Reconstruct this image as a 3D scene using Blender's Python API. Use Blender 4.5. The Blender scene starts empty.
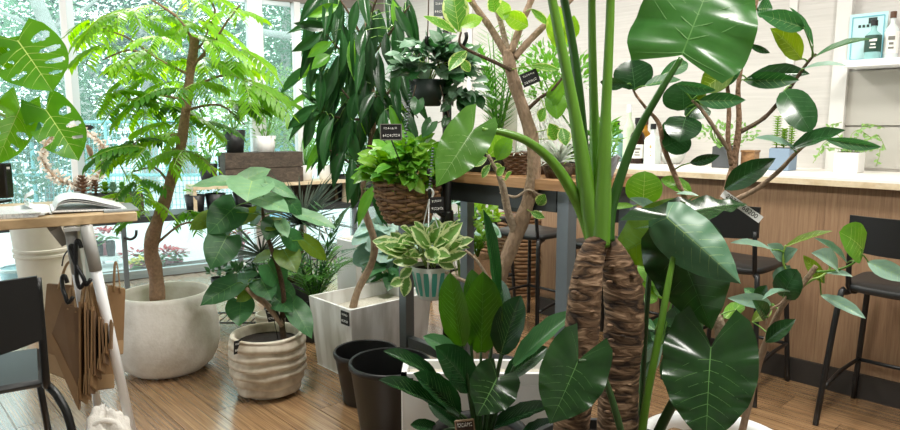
import bpy, math, random
import numpy as np
from mathutils import Vector, Matrix

scene = bpy.context.scene
COL = scene.collection
R = random.Random(7)

# ------------------------------------------------------------------ camera
F_PX = 660.0
CAM_H = 1.3
PITCH = math.atan(89.0 / 660.0)
cam_data = bpy.data.cameras.new('camera')
cam = bpy.data.objects.new('camera', cam_data)
COL.objects.link(cam)
cam.location = (0, 0, CAM_H)
cam.rotation_euler = (math.pi / 2 - PITCH, 0, 0)
cam_data.sensor_width = 36.0
cam_data.lens = 36.0 * F_PX / 900.0
cam_data.clip_start = 0.02
cam_data.clip_end = 200
scene.camera = cam

# ------------------------------------------------------------------ world, exposure
world = bpy.data.worlds.new('overcast_sky')
scene.world = world
world.use_nodes = True
wn = world.node_tree.nodes
wn['Background'].inputs[0].default_value = (0.90, 0.97, 1.0, 1)
wn['Background'].inputs[1].default_value = 2.8
vs = scene.view_settings
vs.view_transform = 'Standard'
vs.look = 'None'
vs.exposure = 0.0
vs.gamma = 1.0
vs.use_curve_mapping = False

# ------------------------------------------------------------------ measuring helpers (metres)
CT, ST = math.cos(PITCH), math.sin(PITCH)
def ray(px, py):
    x = (px - 450.0) / F_PX
    y = (215.0 - py) / F_PX
    return Vector((x, CT + y * ST, -ST + y * CT))
def P(px, py, Y):
    d = ray(px, py)
    return Vector((0, 0, CAM_H)) + d * (Y / d.y)
def G(px, py, z=0.0):
    d = ray(px, py)
    return Vector((0, 0, CAM_H)) + d * ((z - CAM_H) / d.z)
def S(n, Y):
    return n * Y / F_PX
# directions of the room: along the bar, across to the bar wall, along the window wall
DC = Vector((-0.680, 0.7334, 0)).normalized()
NC = Vector((0.7334, 0.680, 0)).normalized()
DW = Vector((0.844, 0.536, 0)).normalized()
NW = Vector((-0.536, 0.844, 0)).normalized()
W0 = Vector((-2.94, 5.42, 0))
def UV(u, v, z=0.0):
    return DC * u + NC * v + Vector((0, 0, z))
def WM(m, off=0.0, z=0.0):
    return W0 + DW * m + NW * off + Vector((0, 0, z))
def m_at(px, off=0.0):           # position along the window wall seen at column px
    k = (px - 450.0) / F_PX
    o = W0 + NW * off
    d = DW
    # X = k * D, D ~ Y*CT + (CAM_H-z)*ST, evaluated at eye height
    return (k * CT * o.y - o.x) / (d.x - k * CT * d.y)
ANG_C = math.atan2(DC.y, DC.x)
ANG_W = math.atan2(DW.y, DW.x)

# ------------------------------------------------------------------ materials
def lin(c):
    return tuple(((v / 12.92) if v <= 0.04045 else ((v + 0.055) / 1.055) ** 2.4) for v in c)
def hexc(h):
    h = h.lstrip('#')
    return lin(tuple(int(h[i:i + 2], 16) / 255.0 for i in (0, 2, 4)))
MATS = {}
def newmat(name):
    m = bpy.data.materials.new(name)
    m.use_nodes = True
    MATS[name] = m
    nt = m.node_tree
    return m, nt, nt.nodes['Principled BSDF'], nt.nodes['Material Output']
def setv(sock, v):
    sock.default_value = v
def N(nt, kind, **kw):
    n = nt.nodes.new(kind)
    for k, v in kw.items():
        setattr(n, k, v)
    return n
def simple(name, col, rough=0.5, metal=0.0, noise=0.0, nscale=20.0, bump=0.0, bscale=None, spec=0.5, stretch=None, detail=3):
    m, nt, b, out = newmat(name)
    c = hexc(col) if isinstance(col, str) else col
    setv(b.inputs['Base Color'], (*c, 1)); setv(b.inputs['Roughness'], rough); setv(b.inputs['Metallic'], metal)
    setv(b.inputs['Specular IOR Level'], spec)
    if noise or bump:
        tc = N(nt, 'ShaderNodeTexCoord'); mp = N(nt, 'ShaderNodeMapping')
        if stretch: setv(mp.inputs['Scale'], stretch)
        nt.links.new(tc.outputs['Object'], mp.inputs['Vector'])
        ns = N(nt, 'ShaderNodeTexNoise'); setv(ns.inputs['Scale'], nscale); setv(ns.inputs['Detail'], detail)
        nt.links.new(mp.outputs[0], ns.inputs['Vector'])
        if noise:
            mx = N(nt, 'ShaderNodeMix', data_type='RGBA')
            setv(mx.inputs['A'], (*[max(0, v * (1 - noise)) for v in c], 1))
            setv(mx.inputs['B'], (*[min(1, v * (1 + noise)) for v in c], 1))
            nt.links.new(ns.outputs['Fac'], mx.inputs['Factor'])
            nt.links.new(mx.outputs['Result'], b.inputs['Base Color'])
        if bump:
            bs = ns
            if bscale:
                bs = N(nt, 'ShaderNodeTexNoise'); setv(bs.inputs['Scale'], bscale); setv(bs.inputs['Detail'], 4)
                nt.links.new(mp.outputs[0], bs.inputs['Vector'])
            bp = N(nt, 'ShaderNodeBump'); setv(bp.inputs['Strength'], bump); setv(bp.inputs['Distance'], 0.01)
            nt.links.new(bs.outputs['Fac'], bp.inputs['Height'])
            nt.links.new(bp.outputs[0], b.inputs['Normal'])
    return m
def woodmat(name, c1, c2, c3, rough=0.45, along=0, ring=14.0, stretch=12.0, use_rand=True, dark=0.35, bump=0.05, spec=0.5, coat=0.0):
    """planks / panels; grain runs along the object's axis `along`"""
    m, nt, b, out = newmat(name)
    tc = N(nt, 'ShaderNodeTexCoord'); mp = N(nt, 'ShaderNodeMapping')
    sc = [stretch] * 3; sc[along] = 1.0
    setv(mp.inputs['Scale'], sc)
    nt.links.new(tc.outputs['Object'], mp.inputs['Vector'])
    oi = N(nt, 'ShaderNodeObjectInfo')
    cmb = N(nt, 'ShaderNodeMath', operation='MULTIPLY'); setv(cmb.inputs[1], 37.0)
    nt.links.new(oi.outputs['Random'], cmb.inputs[0])
    add = N(nt, 'ShaderNodeVectorMath', operation='ADD')
    nt.links.new(mp.outputs[0], add.inputs[0]); nt.links.new(cmb.outputs[0], add.inputs[1])
    n1 = N(nt, 'ShaderNodeTexNoise'); setv(n1.inputs['Scale'], ring * 0.25); setv(n1.inputs['Detail'], 5); setv(n1.inputs['Distortion'], 0.8)
    nt.links.new(add.outputs[0], n1.inputs['Vector'])
    n2 = N(nt, 'ShaderNodeTexNoise'); setv(n2.inputs['Scale'], ring); setv(n2.inputs['Detail'], 4)
    nt.links.new(add.outputs[0], n2.inputs['Vector'])
    rp = N(nt, 'ShaderNodeValToRGB')
    e = rp.color_ramp.elements
    e[0].position = 0.32; e[0].color = (*hexc(c1), 1)
    e[1].position = 0.68; e[1].color = (*hexc(c3), 1)
    k = e.new(0.5); k.color = (*hexc(c2), 1)
    nt.links.new(n1.outputs['Fac'], rp.inputs['Fac'])
    mul = N(nt, 'ShaderNodeMix', data_type='RGBA', blend_type='MULTIPLY'); setv(mul.inputs['Factor'], dark)
    r2 = N(nt, 'ShaderNodeValToRGB'); r2.color_ramp.elements[0].position = 0.3; r2.color_ramp.elements[1].position = 0.6
    r2.color_ramp.elements[0].color = (0.25, 0.22, 0.2, 1)
    nt.links.new(n2.outputs['Fac'], r2.inputs['Fac'])
    nt.links.new(rp.outputs[0], mul.inputs['A']); nt.links.new(r2.outputs[0], mul.inputs['B'])
    if coat: setv(b.inputs['Coat Weight'], coat); setv(b.inputs['Coat Roughness'], 0.2); setv(b.inputs['Coat IOR'], 1.65)
    hs = N(nt, 'ShaderNodeHueSaturation')
    if use_rand:
        mr = N(nt, 'ShaderNodeMapRange'); setv(mr.inputs['To Min'], 0.78); setv(mr.inputs['To Max'], 1.18)
        nt.links.new(oi.outputs['Random'], mr.inputs['Value']); nt.links.new(mr.outputs[0], hs.inputs['Value'])
    nt.links.new(mul.outputs['Result'], hs.inputs['Color'])
    nt.links.new(hs.outputs[0], b.inputs['Base Color'])
    setv(b.inputs['Roughness'], rough); setv(b.inputs['Specular IOR Level'], spec)
    bp = N(nt, 'ShaderNodeBump'); setv(bp.inputs['Strength'], bump); setv(bp.inputs['Distance'], 0.004)
    nt.links.new(n2.outputs['Fac'], bp.inputs['Height']); nt.links.new(bp.outputs[0], b.inputs['Normal'])
    return m
def leafmat(name, c1, c2, rough=0.35, trans=0.25, tcol=None, edge=None, edge_w=0.55, rnd=0.35, spec=0.5, coat=0.0):
    """leaf blade: mottled two tone green, translucent; optional pale margin from the leaf's own UV"""
    m, nt, b, out = newmat(name)
    uv = N(nt, 'ShaderNodeUVMap')
    tc = N(nt, 'ShaderNodeTexCoord')
    oi = N(nt, 'ShaderNodeObjectInfo')
    ns = N(nt, 'ShaderNodeTexNoise'); setv(ns.inputs['Scale'], 5.0); setv(ns.inputs['Detail'], 3)
    off = N(nt, 'ShaderNodeVectorMath', operation='ADD')
    k = N(nt, 'ShaderNodeMath', operation='MULTIPLY'); setv(k.inputs[1], 19.0)
    nt.links.new(oi.outputs['Random'], k.inputs[0])
    nt.links.new(uv.outputs[0], off.inputs[0]); nt.links.new(k.outputs[0], off.inputs[1])
    nt.links.new(off.outputs[0], ns.inputs['Vector'])
    mx = N(nt, 'ShaderNodeMix', data_type='RGBA')
    setv(mx.inputs['A'], (*hexc(c1), 1)); setv(mx.inputs['B'], (*hexc(c2), 1))
    ad = N(nt, 'ShaderNodeMath', operation='MULTIPLY_ADD'); setv(ad.inputs[1], rnd * 2); 
    sb = N(nt, 'ShaderNodeMath', operation='SUBTRACT'); setv(sb.inputs[1], rnd)
    nt.links.new(oi.outputs['Random'], ad.inputs[0]); nt.links.new(ns.outputs['Fac'], ad.inputs[2])
    nt.links.new(ad.outputs[0], sb.inputs[0])
    cl = N(nt, 'ShaderNodeClamp'); nt.links.new(sb.outputs[0], cl.inputs['Value'])
    nt.links.new(cl.outputs[0], mx.inputs['Factor'])
    col = mx.outputs['Result']
    if edge:
        sp = N(nt, 'ShaderNodeSeparateXYZ'); nt.links.new(uv.outputs[0], sp.inputs[0])
        s1 = N(nt, 'ShaderNodeMath', operation='SUBTRACT'); setv(s1.inputs[1], 0.5); nt.links.new(sp.outputs['Y'], s1.inputs[0])
        s2 = N(nt, 'ShaderNodeMath', operation='ABSOLUTE'); nt.links.new(s1.outputs[0], s2.inputs[0])
        s3 = N(nt, 'ShaderNodeMath', operation='MULTIPLY'); setv(s3.inputs[1], 2.0); nt.links.new(s2.outputs[0], s3.inputs[0])
        n2 = N(nt, 'ShaderNodeTexNoise'); setv(n2.inputs['Scale'], 9.0); nt.links.new(off.outputs[0], n2.inputs['Vector'])
        s4 = N(nt, 'ShaderNodeMath', operation='ADD'); nt.links.new(s3.outputs[0], s4.inputs[0]); nt.links.new(n2.outputs['Fac'], s4.inputs[1])
        mr = N(nt, 'ShaderNodeMapRange'); setv(mr.inputs['From Min'], 0.45 + edge_w); setv(mr.inputs['From Max'], 0.55 + edge_w)
        nt.links.new(s4.outputs[0], mr.inputs['Value'])
        m2 = N(nt, 'ShaderNodeMix', data_type='RGBA'); setv(m2.inputs['B'], (*hexc(edge), 1))
        nt.links.new(col, m2.inputs['A']); nt.links.new(mr.outputs[0], m2.inputs['Factor'])
        col = m2.outputs['Result']
    nt.links.new(col, b.inputs['Base Color'])
    setv(b.inputs['Roughness'], rough); setv(b.inputs['Specular IOR Level'], spec); setv(b.inputs['Coat Weight'], coat)
    setv(b.inputs['Coat Roughness'], 0.15)
    if trans:
        tr = N(nt, 'ShaderNodeBsdfTranslucent')
        hs = N(nt, 'ShaderNodeHueSaturation'); setv(hs.inputs['Hue'], 0.48); setv(hs.inputs['Saturation'], 1.1); setv(hs.inputs['Value'], 1.6)
        nt.links.new(col, hs.inputs['Color']); nt.links.new(hs.outputs[0], tr.inputs['Color'])
        ms = N(nt, 'ShaderNodeMixShader'); setv(ms.inputs[0], trans)
        nt.links.new(b.outputs[0], ms.inputs[1]); nt.links.new(tr.outputs[0], ms.inputs[2])
        nt.links.new(ms.outputs[0], out.inputs['Surface'])
    return m

# ------------------------------------------------------------------ scene helpers
def thing(name, label, cat, loc=(0, 0, 0), group=None):
    o = bpy.data.objects.new(name, None)
    o.empty_display_size = 0.05
    COL.objects.link(o)
    o.location = loc
    o['label'] = label; o['category'] = cat
    if group: o['group'] = group
    return o
def tag(o, label, cat, group=None):
    o['label'] = label; o['category'] = cat
    if group: o['group'] = group
    return o
def root_inv(parent):
    m = Matrix.Identity(4); p = parent
    while p is not None:
        m = p.matrix_parent_inverse.inverted_safe() @ Matrix.Identity(4) if False else m
        p = p.parent
    return m
WORLD = {}
def wmat(o):
    """world matrix without a depsgraph update"""
    b = o.matrix_basis
    if o.parent is None:
        return b.copy()
    return wmat(o.parent) @ o.matrix_parent_inverse @ b
def attach(o, parent):
    if parent is not None:
        o.parent = parent
        o.matrix_parent_inverse = wmat(parent).inverted_safe()
    return o
def link(name, me, parent=None, mat=None, label=None, kind=None):
    o = bpy.data.objects.new(name, me)
    COL.objects.link(o)
    if mat is not None:
        me.materials.clear()
        for q in (mat if isinstance(mat, (list, tuple)) else [mat]):
            me.materials.append(MATS[q] if isinstance(q, str) else q)
    attach(o, parent)
    if label: o['label'] = label
    if kind: o['kind'] = kind
    return o
class MB:
    """collects vertices and faces of ONE mesh"""
    def __init__(s):
        s.v = []; s.f = []; s.m = []; s.uv = []
        s.smooth = True
    def add(s, verts, faces, mi=0, uvs=None):
        o = len(s.v)
        s.v += [tuple(v) for v in verts]
        s.f += [tuple(i + o for i in f) for f in faces]
        s.m += [mi] * len(faces)
        if uvs is None: uvs = [(0.0, 0.5)] * len(verts)
        s.uv += uvs
        return s
    def box(s, c, size, ax=None, mi=0, bev=0.0):
        """box centred at c, size along axes ax=(x,y,z unit vectors)"""
        if ax is None: ax = (Vector((1, 0, 0)), Vector((0, 1, 0)), Vector((0, 0, 1)))
        c = Vector(c); hx, hy, hz = [q / 2 for q in size]
        if bev <= 0:
            vs = []
            for sx, sy, sz in ((-1,-1,-1),(1,-1,-1),(1,1,-1),(-1,1,-1),(-1,-1,1),(1,-1,1),(1,1,1),(-1,1,1)):
                vs.append(c + ax[0] * (sx * hx) + ax[1] * (sy * hy) + ax[2] * (sz * hz))
            return s.add(vs, [(0,3,2,1),(4,5,6,7),(0,1,5,4),(1,2,6,5),(2,3,7,6),(3,0,4,7)], mi)
        # chamfered: rings
        b = min(bev, hx * .9, hy * .9, hz * .9)
        vs = []; fs = []
        def ring(z, ix):
            o = len(vs)
            for x, y in ((-hx+ix,-hy+ix+b*(ix==0)),(-hx+ix+b*(ix==0),-hy+ix),(hx-ix-b*(ix==0),-hy+ix),(hx-ix,-hy+ix+b*(ix==0)),
                         (hx-ix,hy-ix-b*(ix==0)),(hx-ix-b*(ix==0),hy-ix),(-hx+ix+b*(ix==0),hy-ix),(-hx+ix,hy-ix-b*(ix==0))):
                vs.append(c + ax[0] * x + ax[1] * y + ax[2] * z)
            return o
        r = [ring(-hz, b), ring(-hz + b, 0), ring(hz - b, 0), ring(hz, b)]
        for a, q in zip(r[:-1], r[1:]):
            for i in range(8):
                j = (i + 1) % 8
                fs.append((a + i, a + j, q + j, q + i))
        fs.append(tuple(r[0] + i for i in reversed(range(8)))); fs.append(tuple(r[3] + i for i in range(8)))
        return s.add(vs, fs, mi)
    def lathe(s, prof, c=(0, 0, 0), n=32, jit=None, mi=0, ang0=0.0, sx=1.0, sy=1.0, caps=True):
        c = Vector(c); vs = []; fs = []
        for k, (r, z) in enumerate(prof):
            for i in range(n):
                a = 2 * math.pi * i / n + ang0
                rr = r; zz = z
                if jit: rr, zz = jit(k, a, r, z)
                vs.append(c + Vector((rr * math.cos(a) * sx, rr * math.sin(a) * sy, zz)))
        for k in range(len(prof) - 1):
            for i in range(n):
                j = (i + 1) % n
                fs.append((k * n + i, k * n + j, (k + 1) * n + j, (k + 1) * n + i))
        if caps and prof[0][0] > 1e-5: fs.append(tuple(reversed(range(n))))
        if caps and prof[-1][0] > 1e-5 and len(prof) > 2 and prof[-1][1] >= max(q[1] for q in prof) - 1e-6: fs.append(tuple((len(prof) - 1) * n + i for i in range(n)))
        return s.add(vs, fs, mi)
    def tube(s, pts, rad, n=8, sub=4, jit=None, mi=0, cap=True, flat=1.0):
        pts = [Vector(p) for p in pts]
        if not isinstance(rad, (list, tuple)): rad = [rad] * len(pts)
        P2 = []; R2 = []
        if sub > 1 and len(pts) > 2:
            for i in range(len(pts) - 1):
                p0 = pts[max(i - 1, 0)]; p1 = pts[i]; p2 = pts[i + 1]; p3 = pts[min(i + 2, len(pts) - 1)]
                for k in range(sub):
                    t = k / sub
                    P2.append(0.5 * ((2 * p1) + (p2 - p0) * t + (2 * p0 - 5 * p1 + 4 * p2 - p3) * t * t + (3 * p1 - p0 - 3 * p2 + p3) * t ** 3))
                    R2.append(rad[i] * (1 - t) + rad[i + 1] * t)
            P2.append(pts[-1]); R2.append(rad[-1])
        else:
            P2, R2 = pts, list(rad)
        vs = []; fs = []
        prev = None
        for i, p in enumerate(P2):
            d = (P2[min(i + 1, len(P2) - 1)] - P2[max(i - 1, 0)])
            if d.length < 1e-9: d = Vector((0, 0, 1))
            d.normalize()
            if prev is None:
                h = Vector((0, -1, 0)) if abs(d.y) < 0.9 else Vector((1, 0, 0))
                u = d.cross(h).normalized()
            else:
                u = (prev - d * prev.dot(d)).normalized()
            prev = u
            w = d.cross(u)
            for k in range(n):
                a = 2 * math.pi * k / n
                r = R2[i]
                if jit: r = jit(i / max(1, len(P2) - 1), a, r)
                vs.append(p + u * (math.cos(a) * r) + w * (math.sin(a) * r * flat))
        for i in range(len(P2) - 1):
            for k in range(n):
                j = (k + 1) % n
                fs.append((i * n + k, i * n + j, (i + 1) * n + j, (i + 1) * n + k))
        if cap:
            fs.append(tuple(reversed(range(n)))); fs.append(tuple((len(P2) - 1) * n + k for k in range(n)))
        uvs = [(i / max(1, len(P2) - 1), 0.5) for i in range(len(P2)) for k in range(n)]
        return s.add(vs, fs, mi, uvs)
    def blade(s, base, tip, width, nrm, segs=4, arch=0.0, prof=None, mi=0, fold=0.0):
        """a thin leaf blade straight into this mesh"""
        base = Vector(base); tip = Vector(tip)
        x = tip - base; Ln = x.length
        if Ln < 1e-6: return s
        x = x / Ln
        z = Vector(nrm); z = z - x * z.dot(x)
        if z.length < 1e-5: z = x.orthogonal()
        z.normalize(); y = z.cross(x)
        vs = []; fs = []; uvs = []
        for i in range(segs + 1):
            t = i / segs
            w = (prof(t) if prof else math.sin(math.pi * min(1, t ** 0.8 * 0.97 + 0.03))) * width * 0.5
            c = base + x * (Ln * t) + z * (arch * Ln * 4 * t * (1 - t))
            lift = z * (fold * w)
            vs += [c + y * w + lift, c, c - y * w + lift]
            uvs += [(t, 1.0), (t, 0.5), (t, 0.0)]
        for i in range(segs):
            a = i * 3
            fs += [(a, a + 1, a + 4, a + 3), (a + 1, a + 2, a + 5, a + 4)]
        return s.add(vs, fs, mi, uvs)
    def mesh(s, name='mesh', smooth=None):
        me = bpy.data.meshes.new(name)
        me.from_pydata([tuple(v) for v in s.v], [], s.f)
        sm = s.smooth if smooth is None else smooth
        me.polygons.foreach_set('use_smooth', [sm] * len(me.polygons))
        me.polygons.foreach_set('material_index', s.m)
        uvl = me.uv_layers.new(name='UVMap')
        idx = np.empty(len(me.loops), dtype=np.int32); me.loops.foreach_get('vertex_index', idx)
        uva = np.array(s.uv, dtype=np.float32)[idx]
        uvl.data.foreach_set('uv', uva.ravel())
        me.update()
        return me
    def build(s, name, mat, parent=None, label=None, kind=None, smooth=None):
        return link(name, s.mesh(name, smooth), parent, mat, label, kind)
def flat(mb):
    mb.smooth = False
    return mb
def shade_auto(o, ang=40):
    me = o.data
    try:
        me.polygons.foreach_set('use_smooth', [True] * len(me.polygons))
        me.set_sharp_from_angle(angle=math.radians(ang))
    except Exception:
        pass
    return o

# ------------------------------------------------------------------ leaf meshes, canonical: length along +X 0..1, width 1, normal +Z
def curve1(pts):
    xs = [p[0] for p in pts]; ys = [p[1] for p in pts]
    def fn(t):
        t = min(1.0, max(0.0, t))
        for i in range(len(xs) - 1):
            if t <= xs[i + 1]:
                x0, x1 = xs[i], xs[i + 1]
                k = (t - x0) / (x1 - x0)
                y0 = ys[max(i - 1, 0)]; y1 = ys[i]; y2 = ys[i + 1]; y3 = ys[min(i + 2, len(ys) - 1)]
                m1 = (y2 - y0) * 0.5; m2 = (y3 - y1) * 0.5
                v = y1 * (1 - k) ** 2 * (1 + 2 * k) + y2 * k * k * (3 - 2 * k) + m1 * k * (1 - k) ** 2 - m2 * k * k * (1 - k)
                return max(0.0, v)
        return ys[-1]
    return fn
PROF = {
    'heart': curve1([(0, .5), (.05, .79), (.14, .95), (.28, 1), (.45, .92), (.62, .72), (.79, .43), (.91, .18), (.96, .08), (1, 0)]),
    'umbel': curve1([(0, .62), (.08, .86), (.22, 1), (.42, .97), (.6, .78), (.78, .47), (.9, .19), (.95, .08), (1, 0)]),
    'ovate': curve1([(0, .12), (.1, .5), (.28, .9), (.45, 1), (.65, .88), (.83, .52), (.94, .2), (1, 0)]),
    'round': curve1([(0, .3), (.08, .63), (.22, .91), (.42, 1), (.65, .94), (.85, .66), (.95, .36), (1, 0)]),
    'lance': curve1([(0, .1), (.1, .5), (.26, .9), (.4, 1), (.6, .86), (.78, .52), (.9, .22), (1, 0)]),
    'paddle': curve1([(0, .22), (.08, .55), (.25, .92), (.45, 1), (.65, .95), (.82, .72), (.93, .38), (1, 0)]),
    'ear': curve1([(0, .78), (.06, .93), (.16, 1), (.34, .96), (.54, .76), (.74, .47), (.9, .2), (.96, .08), (1, 0)]),
    'strap': curve1([(0, .5), (.2, .9), (.5, 1), (.8, .7), (1, 0)]),
}
def leaf_mesh(prof, nt=10, ns=3, arch=0.06, fold=0.12, wave=0.0, wf=3.0, lobe=0.0, slant=0.12, veins=6, vw=0.012, rel=0.0, ph=0.0, cup=0.0, droop=0.0, holes=None, mats=None, vein_k=0.55):
    w = PROF[prof]
    def pt(t, s):
        a = abs(s)
        x = t - lobe * (a ** 0.85) * (1 - t) ** 4 + slant * a * t * (1 - t)
        y = s * 0.5 * w(t)
        z = arch * 4 * t * (1 - t) + fold * a * w(t) * 0.5 + cup * a * a * w(t) + wave * math.sin(2 * math.pi * wf * t + ph + (1.3 if s < 0 else 0)) * a * a * w(t)
        z += -droop * t * t * (1 - t * 0.0) + droop * t
        if rel: z += rel * math.cos(2 * math.pi * (t * veins + 0.5)) * a * (1.25 - a) * w(t)
        return Vector((x, y, z))
    mb = MB()
    # denser rows towards the tip and the base
    ts = [0.5 - 0.5 * math.cos(math.pi * (i / nt) ** 0.9) for i in range(nt + 1)]
    ss = [(-1 + 2 * j / (2 * ns)) for j in range(2 * ns + 1)]
    vs = [pt(t, s) for t in ts for s in ss]
    uvs = [(t, s * 0.5 + 0.5) for t in ts for s in ss]
    W = 2 * ns + 1
    fs = []
    for i in range(nt):
        for j in range(2 * ns):
            if holes:
                tm = (ts[i] + ts[i + 1]) / 2; sm = (ss[j] + ss[j + 1]) / 2
                if holes(tm, sm): continue
            fs.append((i * W + j, i * W + j + 1, (i + 1) * W + j + 1, (i + 1) * W + j))
    mb.add(vs, fs, 0, uvs)
    # veins, laid just above and below the blade
    e = 0.0025
    for up in ((1, -1) if veins else ()):
        k = 8
        o = []; q = []
        for i in range(k + 1):
            t = i / k * 0.97
            c = pt(t, 0); h = vw * (1.2 - t)
            o += [c + Vector((0, h, e * up + h * fold)), c + Vector((0, -h, e * up + h * fold))]
        for i in range(k): q.append((2 * i, 2 * i + 1, 2 * i + 3, 2 * i + 2))
        mb.add(o, q, 1)
        for v in range(veins):
            t0 = 0.02 + 0.8 * v / max(1, veins)
            for sg in (-1, 1):
                o = []; q = []
                kk = 4
                for i in range(kk + 1):
                    a = i / kk * 0.9
                    t1 = min(.97, t0 + (0.30 * (1.05 - t0) if t0 > 0.1 else t0 * .5) * a * vein_k / 0.55)
                    c = pt(t1, sg * a); h = vw * 0.5 * (1.1 - a)
                    o += [c + Vector((h, 0, e * up)), c + Vector((-h, 0, e * up))]
                for i in range(kk): q.append((2 * i, 2 * i + 1, 2 * i + 3, 2 * i + 2))
                mb.add(o, q, 1)
    me = mb.mesh('leaf')
    for q in (mats or []): me.materials.append(MATS[q])
    return me
UPZ = Vector((0, 0, 1))
def place_leaf(parent, me, base, tip, width, nrm, name='leaf', zs=None):
    """one leaf object; base and tip in metres, nrm = the side its upper face looks to"""
    base = Vector(base); tip = Vector(tip)
    x = tip - base; Ln = max(x.length, 1e-4); x = x / Ln
    z = Vector(nrm); z = z - x * z.dot(x)
    if z.length < 1e-4: z = x.orthogonal()
    z.normalize(); y = z.cross(x)
    zl = zs if zs else (Ln * 0.5 + width * 0.5)
    M = Matrix(((x.x * Ln, y.x * width, z.x * zl, base.x), (x.y * Ln, y.y * width, z.y * zl, base.y), (x.z * Ln, y.z * width, z.z * zl, base.z), (0, 0, 0, 1)))
    o = bpy.data.objects.new(name, me)
    COL.objects.link(o)
    attach(o, parent)
    o.matrix_basis = Matrix.Identity(4)
    # bake the non uniform frame: scale + rotation decompose exactly (orthogonal axes)
    o.location = base
    o.rotation_euler = Matrix((x, y, z)).transposed().to_euler()
    o.scale = (Ln, width, zl)
    return o
CAMP = Vector((0, 0, CAM_H))
def L(parent, me, b, t, w, Y, dY=0.0, roll=0.0, up=0.5, name='leaf'):
    """leaf measured in the photograph: base b, tip t (pixels), width w (pixels), standing Y metres away, tip dY nearer/farther"""
    pb = P(b[0], b[1], Y); ptp = P(t[0], t[1], Y + dY)
    mid = (pb + ptp) / 2
    n = (CAMP - mid).normalized() + UPZ * up
    ax = (ptp - pb).normalized()
    n = n - ax * n.dot(ax)
    n = Matrix.Rotation(math.radians(roll), 3, ax) @ n
    return place_leaf(parent, me, pb, ptp, S(w, Y), n, name)

# ------------------------------------------------------------------ material library
woodmat('floor_wood', '#7a5c40', '#9d7a56', '#b5936a', rough=0.25, along=0, ring=9, stretch=9, dark=0.4, bump=0.04, spec=0.8, coat=1.0)
woodmat('bar_wood', '#8a6c52', '#96775b', '#a08264', rough=0.5, along=2, ring=16, stretch=22, use_rand=False, dark=0.16)
woodmat('maple', '#b3966f', '#c7aa83', '#d6bc98', rough=0.45, along=0, ring=6, stretch=10, use_rand=False, dark=0.15)
woodmat('pale_ply', '#c9b491', '#d8c6a6', '#e3d4b8', rough=0.5, along=0, ring=6, stretch=10, use_rand=False, dark=0.15)
woodmat('crate_wood', '#3d342c', '#4d4237', '#5f5346', rough=0.7, along=0, ring=10, stretch=12, use_rand=True, dark=0.5)
woodmat('table_wood', '#8a6442', '#a67c53', '#b98f65', rough=0.5, along=0, ring=8, stretch=10, use_rand=False, dark=0.35)
simple('floor_base', '#4a3a2a', 0.6)
simple('kick', '#2f2b28', 0.55, noise=0.1)
simple('white_top', '#f3efe8', 0.35)
simple('white_paint', '#eeedea', 0.5, noise=0.02, nscale=6)
simple('white_metal', '#e9eaeb', 0.35)
simple('frame_alu', '#c9d6d8', 0.4, metal=0.2)
simple('header_grey', '#8d8680', 0.7)
simple('wall_trim', '#d8d6d2', 0.6)
simple('panel_grey', '#b1aea6', 0.6, noise=0.04, nscale=8)
simple('ceiling_white', '#e8e6e2', 0.8)
simple('steel_grey', '#6b7479', 0.42, metal=0.35, noise=0.08, nscale=30)
simple('steel_dark', '#3c4142', 0.45, metal=0.3, noise=0.06, nscale=30)
simple('black_metal', '#101112', 0.38)
simple('black_plastic', '#131415', 0.45)
simple('black_gloss', '#070708', 0.2)
simple('seat_black', '#1e2021', 0.45)
simple('grey_leg', '#a8a8a4', 0.4)
simple('soil', '#2a211a', 0.95, noise=0.4, nscale=90, bump=0.8, bscale=120)
simple('coir', '#8d6f52', 0.95, noise=0.35, nscale=120, bump=1.0, bscale=160)
simple('pale_gravel', '#c9c4b6', 0.9, noise=0.25, nscale=80, bump=0.6, bscale=90)
simple('paper_white', '#f0f0ee', 0.6)
simple('kraft', '#987854', 0.75, noise=0.12, nscale=18, bump=0.15, bscale=40)
simple('kraft_pale', '#b3946e', 0.75, noise=0.1, nscale=18)
simple('cloth_white', '#e6e2da', 0.9, noise=0.06, nscale=30, bump=0.4, bscale=160)
simple('cream_pot', '#cfcabd', 0.6, noise=0.08, nscale=14, bump=0.1)
simple('card_black', '#141414', 0.6)
simple('chalk', '#e7e7e2', 0.8)
simple('wood_tag', '#3a2a20', 0.7)
simple('wicker', '#6e5440', 0.75, noise=0.35, nscale=60, bump=0.4)
simple('wicker_pale', '#8d6c4c', 0.75, noise=0.35, nscale=60, bump=0.4)
simple('teal_glaze', '#3fa091', 0.35, noise=0.12, nscale=40)
simple('pot_speckle', '#cfd2cd', 0.5, noise=0.08, nscale=60)
simple('white_plastic', '#e8ebeb', 0.35)
simple('stem_green', '#5d8a2c', 0.4)
simple('stem_pale', '#86a64a', 0.45)
simple('stem_dark', '#2f4f24', 0.45)
simple('bark_tan', '#978069', 0.85, noise=0.5, nscale=75, bump=1.0, bscale=110, stretch=(1, 1, 0.45))
simple('bark_grey', '#a1907b', 0.85, noise=0.5, nscale=80, bump=1.0, bscale=120)
simple('bark_dark', '#544331', 0.85, noise=0.5, nscale=80, bump=1.0, bscale=120)
simple('bark_brown', '#94755c', 0.85, noise=0.5, nscale=70, bump=1.0, bscale=110)
simple('twig', '#4a3c2c', 0.8, noise=0.2)
simple('asphalt', '#d3d6d6', 0.8, noise=0.08, nscale=3)
simple('fence_teal', '#7fbfc4', 0.5)
simple('fence_panel', '#8cc4dd', 0.5)
simple('red_bract', '#b80020', 0.5, noise=0.2, nscale=30)
simple('yellow_bract', '#e6dc5a', 0.5, noise=0.2, nscale=30)
simple('pink_pot', '#d9808f', 0.5)
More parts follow.
